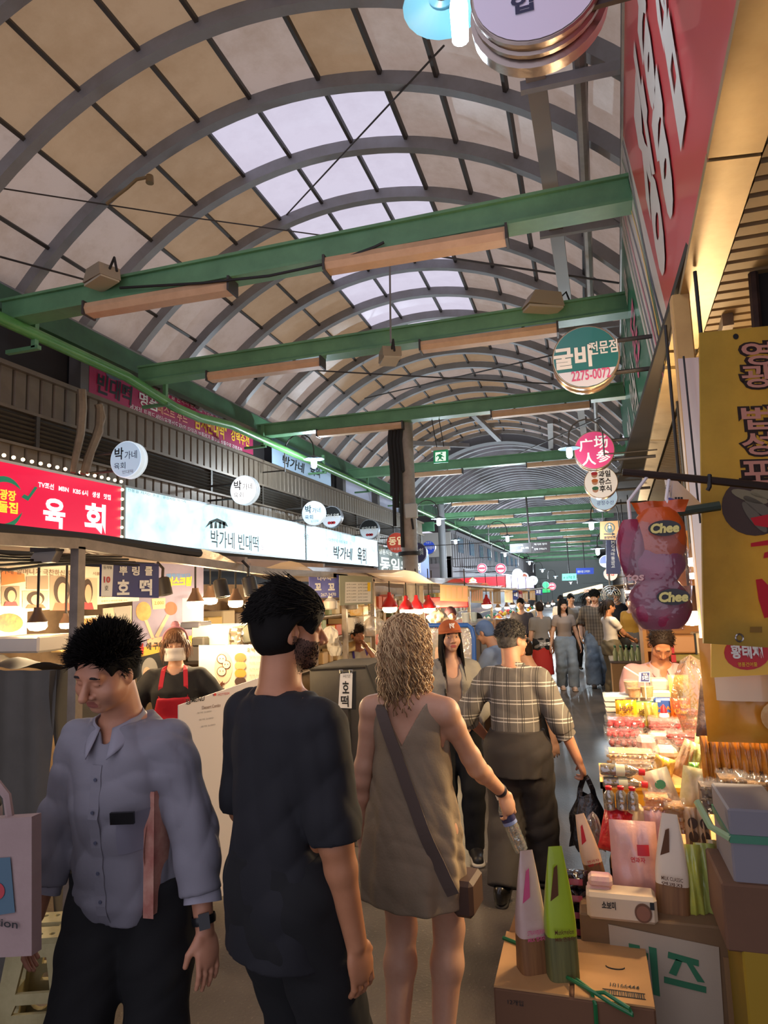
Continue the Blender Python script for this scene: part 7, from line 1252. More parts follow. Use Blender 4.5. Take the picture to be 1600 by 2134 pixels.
        for f, kn in ((s.fr, s.kr), (s.fl, s.kl)): d = (f-kn)/np.linalg.norm(f-kn); e = f+d*(.045*q-z_end-.02); v.put(lambda X, Y, Z: np.maximum(-((X-e[0])*d[0]+(Y-e[1])*d[1]+(Z-e[2])*d[2]), np.sqrt((X-e[0])**2+(Y-e[1])**2+(Z-e[2])**2)-.13), e-.14, e+.14, 0, 's')
        return v.obj(name, m, s.t)
    def shoe(s, m, sole, name='shoe', L=.25, lift=(0, 0), sandal=False):
        for f, kn, lf in ((s.fr, s.kr, lift[0]), (s.fl, s.kl, lift[1])):
            b = f-np.array((0, 0, .045*s.H)); R = rot('x', -lf); P = lambda v: b+R@np.array(v, float); v = Vol(b-.25, b+.28, max(.006, s.h*.8)); v.cap(P((0, -.045, .045)), P((0, .02, .05)), .04, .045, .02); v.cap(P((0, .0, .045)), P((0, L-.1, .03)), .045, .036, .03); v.ell(P((0, -.02, .075)), (.042, .05, .045), R, .02)
            v.half(P((0, 0, .012)), R@np.array((0, 0, -1.))); o = v.obj(name, m, s.t)
            if sole is not None: v = Vol(b-.25, b+.28, max(.006, s.h*.8)); v.cap(P((0, -.05, .012)), P((0, L-.095, .012)), .043, .046, .03); v.half(P((0, 0, .022)), R@np.array((0, 0, 1.))); v.half(P((0, 0, 0)), R@np.array((0, 0, -1.))); v.obj('sole', sole, o)
def bvh_of(o): me = o.data; return BVHTree.FromPolygons([v.co for v in me.vertices], [tuple(p.vertices) for p in me.polygons])
def drape(tree, pts, dirn, off):
    out = []; d = Vector(dirn)
    for p in pts:
        h = tree.ray_cast(Vector(p)-d*1.0, d, 2.0); out.append(h[0]-d*off if h[0] is not None else Vector(p))
    return out
def ribbon(pts, w, nrm, th=.006):
    """flat band along pts, its face turned to nrm"""
    b = B(); pts = [Vector(p) for p in pts]; n = Vector(nrm).normalized(); v = []
    for i, p in enumerate(pts):
        t_ = (pts[min(i+1, len(pts)-1)]-pts[max(i-1, 0)]).normalized(); x = t_.cross(n).normalized()*w/2; v += [p-x, p+x, p+x+n*th, p-x+n*th]
    k = len(pts); b.add(v, [(4*i+j, 4*i+(j+1) % 4, 4*i+4+(j+1) % 4, 4*i+4+j) for i in range(k-1) for j in range(4)]+[(3, 2, 1, 0), (4*k-4, 4*k-3, 4*k-2, 4*k-1)]); return b
def lines_mat(name, base, sets, rough=.8, var=None):
    """woven check: sets of (axis, period, offset, width, hex, amount) drawn along the cloth's own axes"""
    m = mat(name, base, rough, var=var); nt = m.node_tree; N = nt.nodes; L = nt.links; p = N['Principled BSDF']; tc = N.new('ShaderNodeTexCoord'); sp = N.new('ShaderNodeSeparateXYZ'); L.new(tc.outputs['Object'], sp.inputs[0])
    prev = None; bl = [l for l in L if l.to_socket == p.inputs['Base Color']]; prev = bl[0].from_socket if bl else None
    for ax, per, off, w, hx, am in sets:
        a = N.new('ShaderNodeMath'); a.operation = 'ADD'; a.inputs[1].default_value = off+100*per; L.new(sp.outputs[ax], a.inputs[0]); b = N.new('ShaderNodeMath'); b.operation = 'MODULO'; b.inputs[1].default_value = per; L.new(a.outputs[0], b.inputs[0])
        c = N.new('ShaderNodeMath'); c.operation = 'LESS_THAN'; c.inputs[1].default_value = w; L.new(b.outputs[0], c.inputs[0]); d = N.new('ShaderNodeMath'); d.operation = 'MULTIPLY'; d.inputs[1].default_value = am; L.new(c.outputs[0], d.inputs[0])
        x = N.new('ShaderNodeMix'); x.data_type = 'RGBA'; x.inputs[7].default_value = lin(hx); L.new(d.outputs[0], x.inputs[0])
        if prev is None: x.inputs[6].default_value = lin(base)
        else: L.new(prev, x.inputs[6])
        prev = x.outputs[2]
    L.new(prev, p.inputs['Base Color']); return m
SK_A = skin('warm', 'b9805f', 'a86f50'); SK_B = skin('pale', 'd0a184', 'c48e70'); SK_C = skin('tan', 'b87f5c', 'a46c4a'); SK_D = skin('rosy', 'c08a6c', 'b27458'); LIP = mat('lips', '9a5a4e', .4); LIPR = mat('lips_rose', 'b05a55', .35)
BLACKH = mat('black_hair', '100d0b', .75, spec=.2); BRNH = mat('dark_brown_hair', '22160f', .7, spec=.25); GRYH = mat('greying_hair', '242120', .7, var=('6f6a66', 60, .5)); BLND = mat('blonde_hair', 'a8835a', .4, var=('6f5236', 30, .8)); BLND2 = mat('blonde_hair_light', 'cfae80', .4)
TEEB = mat('black_tee', '15151a', .85, var=('1c1c22', 3, .6)); DKPANT = mat('black_cloth', '121214', .9); 
def px(u, v, Y): p = at(u, v, Y=Y); return V(p.x, p.y, 0)
# ---- tall man in black, seen from behind
p = Person('tall bearded man in a plain black t-shirt seen from behind', px(590, 1500, 1.92), -28, H=1.85, bw=.98, h=.008, lean=1, head=(-28, 3, 0), hand_r=(.25, .06, -.13), hand_l=(-.22, .16, -.06), pole_r=(.6, -1, 0), pole_l=(-.4, -1, 0), fat=.006)
p.body(SK_C, zmin=.55, stubble=mat('stubble_skin', '5e4030', .7)); p.top(TEEB, .016, -.09, .98, .018, .005, 1, .075, 't_shirt', staper=.010, p=2.4, shoulder_r=.036); p.bottoms(DKPANT, .016, (.01,)*5, zmin=.0); p.shoe(mat('black_shoe', '141414', .5), None)
p.cap_hair(BLACKH, .022, .03, -.085, .03, 1, .002, back=-.03); p.strands(BLACKH, 1500, .03, 2, .12, .0016, lambda d: d[2] > -.1 and d[1] < .75 and not (abs(d[0]) > .8 and d[2] < .1), comb=(0, -.8, -.6), spread=.22, base=.018); p.strands(BLACKH, 420, .06, 3, .2, .002, lambda d: d[2] > .1 and d[1] > -.2, comb=(0, -1.0, .05), spread=.2, base=.020, name='hair_quiff')
p.strands(BRNH, 700, .012, 5, .9, .0012, lambda d: d[1] > -.1 and d[2] < -.42 and d[2] > -.98, comb=(0, .1, -.6), spread=.3, base=-.002, seg=2, name='beard') if False else None
def beard(p, m, n, L, seed, top=-.045):
    """short stubble on the jaw, rooted on the face itself"""
    bo = [c for c in p.t.children if c.name.startswith('body')][0]; co = np.array([tuple(v.co) for v in bo.data.vertices]); nn = np.array([tuple(v.normal) for v in bo.data.vertices]); lo = (co-p.hc)@p.RH/p.hs; ok = np.where((lo[:, 2] < top+.25*np.maximum(0, .06-lo[:, 1])) & (lo[:, 2] > -.128) & (lo[:, 1] > -.005-.2*(lo[:, 2]+.05)) & ~((abs(lo[:, 0]) < .026) & (lo[:, 2] > -.083) & (lo[:, 2] < -.058)) & ~((abs(lo[:, 0]) < .03) & (lo[:, 2] > -.055)))[0]
    if not len(ok): return
    rr = np.random.default_rng(seed); b = B()
    for i in rr.choice(ok, min(n, len(ok)*3)):
        q = co[i]; d = nn[i]*.6+np.array((0, 0, -.8))+rr.normal(size=3)*.3; d /= np.linalg.norm(d); b.tube([q, q+d*L*.5, q+d*L], [.0011, .0010, .0003], 3)
    o = b.obj('beard', m, p.t, angle=180); o['kind'] = 'stuff'
beard(p, BLACKH, 2600, .006, 4, -.035)
# ---- man in a grey blue shirt walking towards the viewer, looking down
P2 = Person('black haired man in a grey blue shirt looking down, phone in his breast pocket', px(284, 1650, 1.98), 184, H=1.75, bw=.9, h=.0075, lean=10, neckf=.03, head=(-8, 14, -3), hand_r=(.31, .13, -.13), hand_l=(-.32, .13, -.11), pole_r=(.7, -1, 0), pole_l=(-.7, -1, 0), foot_r=(.1, .12, 0), foot_l=(-.1, -.1, 0), curl=(.55, .35), fat=.02, palm=((-1, -.3, 0), (1, -.5, 0)))
p = P2; bod = p.body(SK_D, LIP, chub=.010, jaw=1.15, nose=1.15, zmin=.5); p.eyes(open_=.22, down=.002, bt=.0042)
SHB_ = mat('blue_grey_shirt', '84828b', .75, var=('7a7882', 4, .6), bump=(90, .06)); 
def shirt_v(v): 
    a = p.neck+p.RT@np.array((0, .05, .0)); v.cap(a, p.neck+p.RT@np.array((0, .095, -.07)), .03, .006, .008, 's')
def shirt_x(v):
    T = p.T; q = p.H; v.loft([(-.04*q, 0, .02, .178, .135), (.0*q, 0, .022, .186, .148), (.05*q, 0, .02, .172, .14), (.10*q, 0, .015, .155, .12)], .03, O=p.hip, R=p.RT)
sh = p.top(SHB_, .018, -.035, 1.62, .020, .006, 5, .066, 'shirt', open_v=shirt_v, extra=shirt_x, staper=.006, p=2.4, h=.0065); tree = bvh_of(sh)
p.bottoms(DKPANT, .018, (.012,)*5, waist=-.025, zmin=0); p.shoe(mat('black_shoe', '141414', .5), None)
def cuff(p, side, m, t=1.62, w=.05, r=.052, name='cuff'):
    el, ha = (p.er, p.hr) if side > 0 else (p.el, p.hl); d = (ha-el)/np.linalg.norm(ha-el); c = el+(ha-el)*(t-1); u = np.cross(d, (.3, 1, .2)); u /= np.linalg.norm(u); w_ = np.cross(d, u); b = B()
    for rr_, flip in ((r, 0), (r-.008, 1)):
        b.grid(lambda a, q: tuple(c+d*(q-.5)*w*(1+.25*math.sin(2*PI*a))+(u*math.cos(2*PI*a)+w_*math.sin(2*PI*a))*(rr_*(1+.05*math.sin(6*PI*a)+.04*math.sin(5*q+9*a)))), 22, 5, wrap=True)
    b.grid(lambda a, q: tuple(c+d*.5*w*(1+.25*math.sin(2*PI*a))+(u*math.cos(2*PI*a)+w_*math.sin(2*PI*a))*((r-.008*q)*(1+.05*math.sin(6*PI*a)+.04*math.sin(5+9*a)))), 22, 2, wrap=True); return b.obj(name, m, p.t, angle=180)
CUF = mat('shirt_cuff', '9a98a3', .75, bump=(40, .2)); cuff(p, 1, CUF, 1.58, .075, .055); cuff(p, -1, CUF, 1.58, .08, .056)
def collar(p, m, r=.068, h=.042, spread=.30, rise=.0, tip=.085):
    """turned down collar: a stand and a fold that ends in two points"""
    N = p.neck; R = p.RT; b = B(); n = 30
    def pt(a, q):
        th = -PI/2+spread+(2*PI-2*spread)*a; f = (1-abs(2*a-1)); ang = th+PI; x, y = math.sin(ang-PI/2)*0, 0
        cx, cy_ = math.cos(PI/2+spread+(2*PI-2*spread)*a), math.sin(PI/2+spread+(2*PI-2*spread)*a); pf = max(0, (abs(2*a-1)-.72)/.28)
        rad = r+.004+q*(.018+.02*pf); z = .030-.018*pf-q*(h+(tip-h)*pf*.75)+.012*(cy_ < 0)*(-cy_); return tuple(N+R@np.array((cx*rad*(1+.10*pf*q), cy_*rad*(1+.28*pf*q)+.004, z+.004)))
    b.grid(pt, n, 7); o = b.obj('collar', m, p.t, angle=180); so = o.modifiers.new('thick', 'SOLIDIFY'); so.thickness = .003; return o
collar(p, mat('shirt_collar', '908e99', .75))
fwd = -(p.RT@np.array((0, 1., 0)))
def flat4(q):
    n_ = Vector(p.RT@np.array((0, 1., 0))); m_ = max(x.dot(n_) for x in q); return [x+n_*(m_-x.dot(n_)) for x in q]
def onshirt(x, z, off=.002, q=p): h_ = tree.ray_cast(Vector(q.T((x, 1.0, z))), Vector(-(q.RT@np.array((0, 1., 0)))), 3); return h_[0]+Vector(q.RT@np.array((0, 1., 0)))*off if h_[0] is not None else Vector(q.T((x, .15, z)))
b = B(); pk = [onshirt(.006+.002*math.sin(9*i), .44-.485*i/16, .0022) for i in range(17)]; ribbon(pk, .034, p.RT@np.array((0, 1., 0)), .0025).obj('placket', SHB_, p.t, smooth=False)
for z in (.40, .31, .215, .12, .03): c = onshirt(.006, z, .006); b = B(); n_ = Vector(p.RT@np.array((0, 1., 0))); b.tube([c, c+n_*.003], .0055, 10); b.obj('button', mat('shirt_button', '5c6072', .3), p.t)
pz = []; b = B(); b.grid(lambda a, c: tuple(onshirt(-.062-.095*a, .175+.125*c, .0035)), 8, 8); b.obj('breast_pocket', mat('pocket_cloth', '7b7986', .8), p.t, angle=180)
b = B(); q0, q1, q2, q3 = flat4([onshirt(x, z, o) for x, z, o in ((-.070, .288, .026), (-.150, .294, .038), (-.152, .330, .038), (-.072, .324, .034))]); n_ = Vector(p.RT@np.array((0, 1., 0)))*.008; b.add([q0, q1, q2, q3, q0+n_, q1+n_, q2+n_, q3+n_], [(0, 1, 2, 3), (7, 6, 5, 4), (0, 4, 5, 1), (1, 5, 6, 2), (2, 6, 7, 3), (3, 7, 4, 0)]); ph = b.obj('phone', mat('phone_black', '101012', .2), None, smooth=False); ph.parent = None
pt_ = thing('phone', 'black phone sticking out of the breast pocket of the grey blue shirt', 'phone', p.t.location, 0); pt_.rotation_euler = p.t.rotation_euler; ph.parent = pt_
p.cap_hair(BLACKH, .013, .085, -.06, .03, 3, .002); p.strands(BLACKH, 3000, .046, 6, .8, .0017, lambda d: d[2] > .15 and d[1] > -.9 and not (d[1] > .8 and d[2] < .38), comb=(-.05, .35, .35), spread=.28, base=.006, seg=3); p.strands(BLACKH, 900, .02, 7, .4, .0015, lambda d: d[2] < .25 and d[2] > -.35 and d[1] < .35, comb=(0, -.4, -.6), spread=.25, base=.010, seg=2)
# watch and shoulder bag of the man in the shirt
def band(p, side, m, t=1.93, r=.034, w=.02, name='wristband', face=None):
    el, ha = (p.er, p.hr) if side > 0 else (p.el, p.hl); d = (ha-el)/np.linalg.norm(ha-el); c = el+(ha-el)*(t-1); u = np.cross(d, (.3, 1, .2)); u /= np.linalg.norm(u); w_ = np.cross(d, u); b = B(); b.grid(lambda a, q: tuple(c+d*(q-.5)*w+(u*math.cos(2*PI*a)+w_*math.sin(2*PI*a))*(r+.002*math.sin(PI*q))), 22, 4, wrap=True); o = b.obj(name, m, p.t, angle=180)
    if face is not None: n_ = np.array(face, float); n_ -= d*(n_@d); n_ /= np.linalg.norm(n_); s_ = np.cross(d, n_); fc = c+n_*r; bb = B(); q = [fc+d*a*w*.9+s_*e*.016 for a, e in ((-1, -1), (1, -1), (1, 1), (-1, 1))]; q += [x+n_*.009 for x in q]; bb.add(q, [(0, 1, 2, 3), (7, 6, 5, 4), (0, 4, 5, 1), (1, 5, 6, 2), (2, 6, 7, 3), (3, 7, 4, 0)]); bb.obj('watch_face', m, o, smooth=False)
WB = mat('black_watch', '141416', .35); band(p, -1, WB, 1.90, .035, .024, 'watch', (-.6, 1, 0))
t = thing('shoulder_bag', 'flat pinkish shoulder bag of the man in the grey blue shirt', 'bag', p.t.location); t.rotation_euler = p.t.rotation_euler
sl = p.shl; b = B(); ns = sl+np.array((.035, .0, 0)); pts = [ns+np.array(q) for q in ((.035, .075, -.14), (.02, .105, -.10), (.012, .1, -.06), (.0, .075, -.0), (-.0, .02, .055), (-.0, -.04, .05), (.01, -.09, -.04), (.02, -.1, -.09), (.035, -.06, -.14))]; ribbon(pts, .022, (0, 1, .6), .004).obj('strap', mat('bag_strap', '3a2a30', .7), t, smooth=False)
b = B(); e0 = sl+np.array((.025, .01, -.13)); b.grid(lambda a, c: tuple(e0+np.array((-.012+.035*math.sin(PI*a)*(1 if True else 0)+.02*c, .075*(2*a-1)+.012*math.sin(9*c+4*a), -.37*c))), 12, 12); b.grid(lambda a, c: tuple(e0+np.array((-.03-.012*math.sin(PI*a)+.02*c, .075*(1-2*a), -.37*c))), 12, 12); b.grid(lambda a, c: tuple(e0+np.array((-.03+.035*a+.0, .075, -.37*c))), 3, 12); b.grid(lambda a, c: tuple(e0+np.array((.005-.035*a+.02*c, -.075, -.37*c))), 3, 12); b.obj('bag_body', mat('pink_print_cloth', 'a8695c', .7, var=('c99a86', 14, .9)), t, angle=180)
# ---- blonde woman in a sleeveless linen dress from behind
P3_ = Person('blonde curly haired woman in a sleeveless beige linen dress seen from behind', px(857, 1600, 2.68), -6, H=1.72, bw=1.0, h=.0075, female=True, lean=0, head=(-24, 2, 0), hand_r=(.285, .34, .055), hand_l=(-.235, .02, -.11), pole_r=(.25, -.4, -1), pole_l=(-.6, -1, 0), foot_r=(.075, .02, 0), foot_l=(-.085, -.05, 0), curl=(1.0, .4), palm=(((-.55, .5, -.3), (.35, .12, -1)), None))
p = P3_; p.body(SK_B, detail=True, feet=False); DRS = mat('linen_dress', '94826a', .8, var=('85745d', 5, .6), bump=(120, .12)); q = p.H
def vneck(v):
    T = p.T; n1, n2 = T((-.075, -.06, .275*q)), T((.075, -.06, .275*q))
    c = T((0, -.1, .190*q)); sl_ = .58
    v.put(lambda X, Y, Z: np.maximum(np.abs(X-c[0])-(Z-c[2])*sl_, (Y-(c[1]+.07))), c+np.array((-.2, -.1, 0)), c+np.array((.2, .09, .26)), .003, 's')
    for sd in (1, -1): sh_, el_ = (p.shr, p.er) if sd > 0 else (p.shl, p.el); v.cap(sh_+np.array((sd*.028, 0, .03)), sh_+np.array((sd*.022, 0, -.13)), .05, .046, .006, 's')
v = p.vol(z0=.55, z1=p.neck[2]+.06, h=.0065); S_ = p.torso_secs(.012); S_ = [x for x in S_ if x[0] > .14*q]; fl = lambda th, z: .055*np.clip((.12*q-z)/(.3*q), 0, 1)*(np.sin(7*th+2.2*np.sin(2*th)+5*z)+.6*np.sin(12*th-4*z+1))
S_ = [(-.165*q, -.005, -.01, .200, .155), (-.10*q, -.005, -.012, .205, .158), (0, -.003, -.006, .196, .146), (.08*q, 0, 0, .172, .126)]+S_
v.loft(S_, .02, O=p.hip, R=p.RT, fold=fl, p=2.2)
for sd in (1, -1): sh_ = p.shr if sd > 0 else p.shl; v.cap(p.neck+p.RT@np.array((sd*.03, -.012, -.04)), p.neck+(sh_-p.neck)*.84+np.array((0, 0, .014)), .036, .034, .03)
v.ripple(.0035, 1.2, 8); vneck(v); v.cap(p.neck+np.array((0, 0, -.01)), p.neck+np.array((0, .02, .12)), .062, .08, .008, 's'); v.half(p.T((0, 0, -.155*q)), (0, 0, -1)); drs = v.obj('dress', DRS, p.t); tree3 = bvh_of(drs); tree3b = bvh_of([c for c in p.t.children if c.name.startswith('body')][0])
pts = []
for i in range(26):
    f = i/25; x = -.088+.275*f; z = .272*q-(.385*q)*f**1.05; o_ = Vector(p.T((x, -1., z))); hs_ = [q_[0] for q_ in (tree3.ray_cast(o_, Vector((0, 1, 0)), 2), tree3b.ray_cast(o_, Vector((0, 1, 0)), 2)) if q_[0] is not None]; hs_.sort(key=lambda r_: r_.y); pts.append(hs_[0]+V(0, -.010, 0) if hs_ else Vector(p.T((x, -.06, z))))
for _ in range(3): pts = [pts[0]]+[(pts[i-1]+pts[i]*2+pts[i+1])/4+V(0, -.001, 0) for i in range(1, 25)]+[pts[-1]]
pts = [Vector(p.neck+np.array((-.095, .03, .02)))]+pts
t = thing('crossbody_strap', 'wide taupe bag strap crossing the back of the linen dress', 'strap', p.t.location); t.rotation_euler = p.t.rotation_euler; ribbon(pts, .048, (0, -1, .15), .004).obj('strap', mat('taupe_strap', '5e5048', .8), t, smooth=False)
bq = pts[-1]; b = B(); b.cbox(bq.x-.02, bq.x+.06, -.06, .1, bq.z-.1, bq.z+.03, .015); b.obj('bag', mat('brown_bag', '4a3428', .6), t, smooth=False)
# curls
crl = dict(curl=.0075, cf=105, seg=17, grav=1.6, spread=.14, sides=4)
def clr(p_): 
    return p_
zoneb = lambda d: d[2] > -.55 and d[1] < .55 and not (d[1] > .25 and abs(d[0]) < .75 and d[2] < .45)
p.cap_hair(mat('blonde_base', '8a6a48', .6, var=('5f4630', 20, .8)), .016, .05, -.115, -.02, 9, .004)
p.strands(BLND, 620, .22, 11, .12, .0032, zoneb, base=.012, comb=(0, -.12, -.5), wid=.0036, **crl); p.strands(BLND2, 300, .21, 12, .14, .003, zoneb, base=.015, comb=(0, -.12, -.5), wid=.0032, name='hair_highlights', **crl)
band(p, 1, mat('navy_band', '1d2233', .5), 1.9, .027, .026, 'wristband'); p.shoe(mat('cream_shoe', 'c9bda6', .6), mat('sole_white', 'd8d4cc', .6))
# bottle held in her right hand
w, d, n, sd_ = p.hfr; c = w+d*.088+n*.036; ax = Vector(d*.9+np.array((.12, 0, -.3))).normalized(); t = thing('water_bottle', 'clear water bottle with a navy label held by the blonde woman', 'bottle', (0, 0, 0)); Mw = Matrix.Translation(p.t.location)@Matrix.Rotation(p.t.rotation_euler.z, 4, 'Z'); wc = Mw@Vector(c); wax = (Mw.to_3x3()@ax); t.location = wc; t.rotation_euler = wax.to_track_quat('Z', 'Y').to_euler()
prf = [(.012, -.06), (.013, -.045), (.028, -.015), (.031, 0)]+[(.031-.002*(i % 2), .02+.012*i) for i in range(12)]+[(.028, .165), (.003, .163)]; B().lathe(prf, 20, cap=False).obj('bottle', film('bottle_clear', 'eef4f6', .62, .05, .75), t, angle=60); B().lathe([(.0316, -.0), (.0322, .035)], 20, cap=False).obj('label', mat('navy_label', '262a58', .4), t); B().lathe([(.0312, .036), (.0316, .05)], 20, cap=False).obj('label_edge', mat('label_blue', '7f93c8', .4), t); B().lathe([(.014, -.078), (.014, -.058)], 12).obj('cap', WHITE, t)
B().lathe([(.026, .04), (.0265, .1), (.026, .155)], 16).obj('water', film('water_film', 'f2f2ea', .72, .03, .8), t)
# ---- man in a grey checked shirt with a black carrier bag
p = Person('greying man in a grey windowpane checked shirt and dark trousers, seen from behind', px(1080, 1600, 4.25), -8, H=1.62, bw=.96, h=.009, lean=2, head=(-40, 3, 0), hand_r=(.36, .05, -.07), hand_l=(-.24, .14, .04), pole_r=(.6, -1, 0), pole_l=(-.9, -.8, 0), foot_r=(.07, .22, 0), foot_l=(-.1, -.12, .03), curl=(1.3, .8), fat=.006)
p.body(SK_D, detail=True, zmin=.3); CHK = lines_mat('grey_check', '655f59', [(2, .105, .02, .006, 'd6d0c6', .75), (2, .105, .0, .006, 'd6d0c6', .6), (0, .085, .02, .005, '1f1d1c', .85), (0, .085, .008, .004, '1f1d1c', .8), (0, .085, .045, .003, 'bdb6ab', .6)], var=('57524d', 30, .5))
p.top(CHK, .017, .035, 1.22, .022, .005, 12, .062, 'shirt', staper=.004, p=2.4, collar=1); cuff(p, 1, CHK, 1.2, .07, .058); cuff(p, -1, CHK, 1.2, .07, .056); cl_ = collar(p, CHK, .062, .036, .30, tip=.05)
p.bottoms(mat('charcoal_trousers', '37312e', .85, var=('2b2624', 3, .6)), .025, (.012, .014, .018, .022, .024), .005, 6, waist=.075); p.shoe(mat('black_leather', '15120f', .25, coat=.4), mat('dark_sole', '1a1613', .7), lift=(0, -28))
p.cap_hair(GRYH, .010, .04, -.06, .035, 4, .002); p.strands(GRYH, 1100, .026, 8, .4, .0022, lambda d: d[2] > -.15 and not (d[1] > .7 and d[2] < .5), comb=(0, -.3, -.35), spread=.25, base=.008)
for sx in (1,): B().tube([p.HL((.078, .0, .004)), p.HL((.075, .06, .004)), p.HL((.058, .1, .002))], .0018, 5).tube([p.HL((.036+.024*math.cos(i*PI/6), .102-.012*abs(math.cos(i*PI/6)), -.006+.018*math.sin(i*PI/6))) for i in range(13)], .0018, 5).obj('spectacles', STEELP, p.t)
w, d, n, s2 = p.hfr; hp = Matrix.Translation(p.t.location)@Matrix.Rotation(p.t.rotation_euler.z, 4, 'Z')@Vector(w+d*.10); t = thing('carrier_bag', 'black glossy plastic carrier bag hanging from the hand of the checked shirt man', 'bag', (hp.x, hp.y, hp.z-.40)); b = B()
def cb(a, c): A = 2*PI*a; wd = .105*(1-.55*max(0, c-.55)/.45) if c > .55 else .105+.012*math.sin(3*A); dp = .06*(1-.8*max(0, c-.5)/.5); r = 1+.07*math.sin(5*A+7*c)+.05*math.sin(9*A-5*c); return (wd*r*math.copysign(abs(math.cos(A))**.7, math.cos(A)), dp*r*math.sin(A), .30*c+.012*math.sin(4*A))
b.grid(cb, 30, 16, wrap=True); BBG = mat('black_plastic', '17161a', .22, coat=.5, bump=(26, .9)); b.obj('bag_body', BBG, t, angle=60)
for s in (-1, 1): ribbon([(s*.045, 0, .27), (s*.035, -.01*s, .33), (s*.014, -.008*s, .385), (0, 0, .402)], .03, (0, 1, 0), .004).obj('handle', BBG, t, smooth=False)
# ---- woman in an orange brown cap
p = Person('young woman in a rust brown cap and grey cardigan facing the viewer', px(948, 1550, 4.85), 196, H=1.6, bw=.98, h=.010, female=True, head=(8, -2, 2), hand_r=(.06, .2, .06), hand_l=(-.10, .22, .07), pole_r=(.7, -1, -.3), pole_l=(-.9, -.8, -.3), foot_r=(.08, 0, 0), foot_l=(-.1, .1, 0))
p.body(SK_B, LIPR, detail=True, feet=False); p.eyes(open_=.9); p.hs; CARDI = mat('grey_cardigan', '8f8a80', .85, bump=(60, .2)); p.top(mat('dusky_top', 'a88f7e', .8), .010, .02, 0, .01, .003, 14, .075, 'inner_top', open_v=lambda v: v.cap(p.T((0, .10, .255*p.H)), p.T((0, .05, .33*p.H)), .04, .06, .01, 's'))
p.top(CARDI, .020, -.10, 1.75, .022, .005, 15, .085, 'cardigan', open_v=lambda v: (v.cap(p.T((.0, .10, .0)), p.T((0, .11, .30*p.H)), .045, .06, .01, 's'), v.cap(p.T((.0, .12, -.2)), p.T((0, .11, .05)), .06, .045, .01, 's')), staper=.006)
p.bottoms(DKPANT, .014, (.01, .008, .006, .006, .004)); p.shoe(mat('black_trainer', '17161a', .5), mat('trainer_sole', 'b9b0a2', .6)); band(p, -1, WHITE, 1.86, .026, .016, 'watch')
p.cap_hair(BLACKH, .012, .05, -.1, -.01, 6, .002); p.strands(BLACKH, 420, .42, 15, .1, .004, lambda d: d[2] > -.3 and abs(d[0]) > .45 and d[1] < .5, base=.004, comb=(0, .0, -.7), seg=12, grav=2.2, spread=.07, wid=.0042, clear=lambda q: np.array((math.copysign(max(abs(q[0]), .062+.12*max(0, -.08-q[2])*.35), q[0]), q[1]+(.010 if q[2] < -.12 else 0), q[2])))
CAPC = mat('rust_cap', 'a8562a', .75, bump=(80, .1)); b = B(); b.grid(lambda a, c: tuple(p.HL(((.090*math.cos(2*PI*a))*math.cos(c*PI/2*.999), -.012+(.110*math.sin(2*PI*a))*math.cos(c*PI/2*.999), .045+.092*math.sin(c*PI/2)))), 26, 9, wrap=True); hat = b.obj('cap', CAPC, p.t, angle=180); b = B(); b.grid(lambda a, c: tuple(p.HL(((.086+.004*c)*math.cos(PI*a), -.01+(.10+.075*c*math.sin(PI*a)**.6)*math.sin(PI*a), .048-.012*c-.012*c*math.cos(PI*a)**2))), 20, 4); o = b.obj('brim', CAPC, hat, angle=180); o.modifiers.new('t', 'SOLIDIFY').thickness = .003
for ch, dx in (('N', -.004), ('Y', .008)):
    co, fs = glyphs(ch, .03); b = B(); b.add([p.HL((-(x*.034+dx), .1035-abs(x)*.006-(z-.0)*.02, .088+z*.038)) for x, z in co], [f for f in fs]); b.obj('emblem', WHITE, hat, smooth=False)
# ---- person at the left edge: striped sleeve, dark trousers, tote bag
p = Person('person cropped by the left edge wearing a black and white striped sleeve', px(-175, 1650, 1.5), 190, H=1.66, h=.010, female=True, hand_r=(.2, .1, -.1), hand_l=(-.255, .12, -.04), foot_r=(.1, .1, 0), foot_l=(-.1, 0, 0)); p.body(SK_B, zmin=.3); p.top(lines_mat('striped_knit', 'c9bfb8', [(2, .07, 0, .035, '19171a', 1.)]), .016, -.06, 1.8, .018, .004, 17, .07, 'sweater'); p.bottoms(mat('navy_trousers', '22242e', .9), .016, (.02,)*5); p.shoe(mat('black_shoe', '141414', .5), None); p.cap_hair(BRNH, .014, .03, -.08, 0., 7)
t, fn, w, h = card('tote_bag', 'pale canvas tote bag with blue and red print at the left edge', 'bag', (-90, 1712, 2000), (66, 1702, 1992), 1.36, 1.36, mat('canvas_tote', '9a8480', .85, var=('8a7470', 5, .6), bump=(40, .15)), .03); blot(t, fn, [(-40, 1790), (24, 1785), (34, 1900), (-40, 1912)], mat('tote_blue', '4a6474', .8), 'print', -.004); spot(t, fn, -2, 1855, 16, 18, mat('tote_red', 'a83a40', .8), 'print', -.006); ink(t, fn, 'tion', 18, 1922, 46, 16, INK, .01, y=-.006); b = B(); b.tube([(w*.1, .02, h/2), (w*.05, .02, h/2+.05), (-.06, .03, h/2+.1)], .01, 6); b.obj('handle', MATS['canvas_tote'], t)
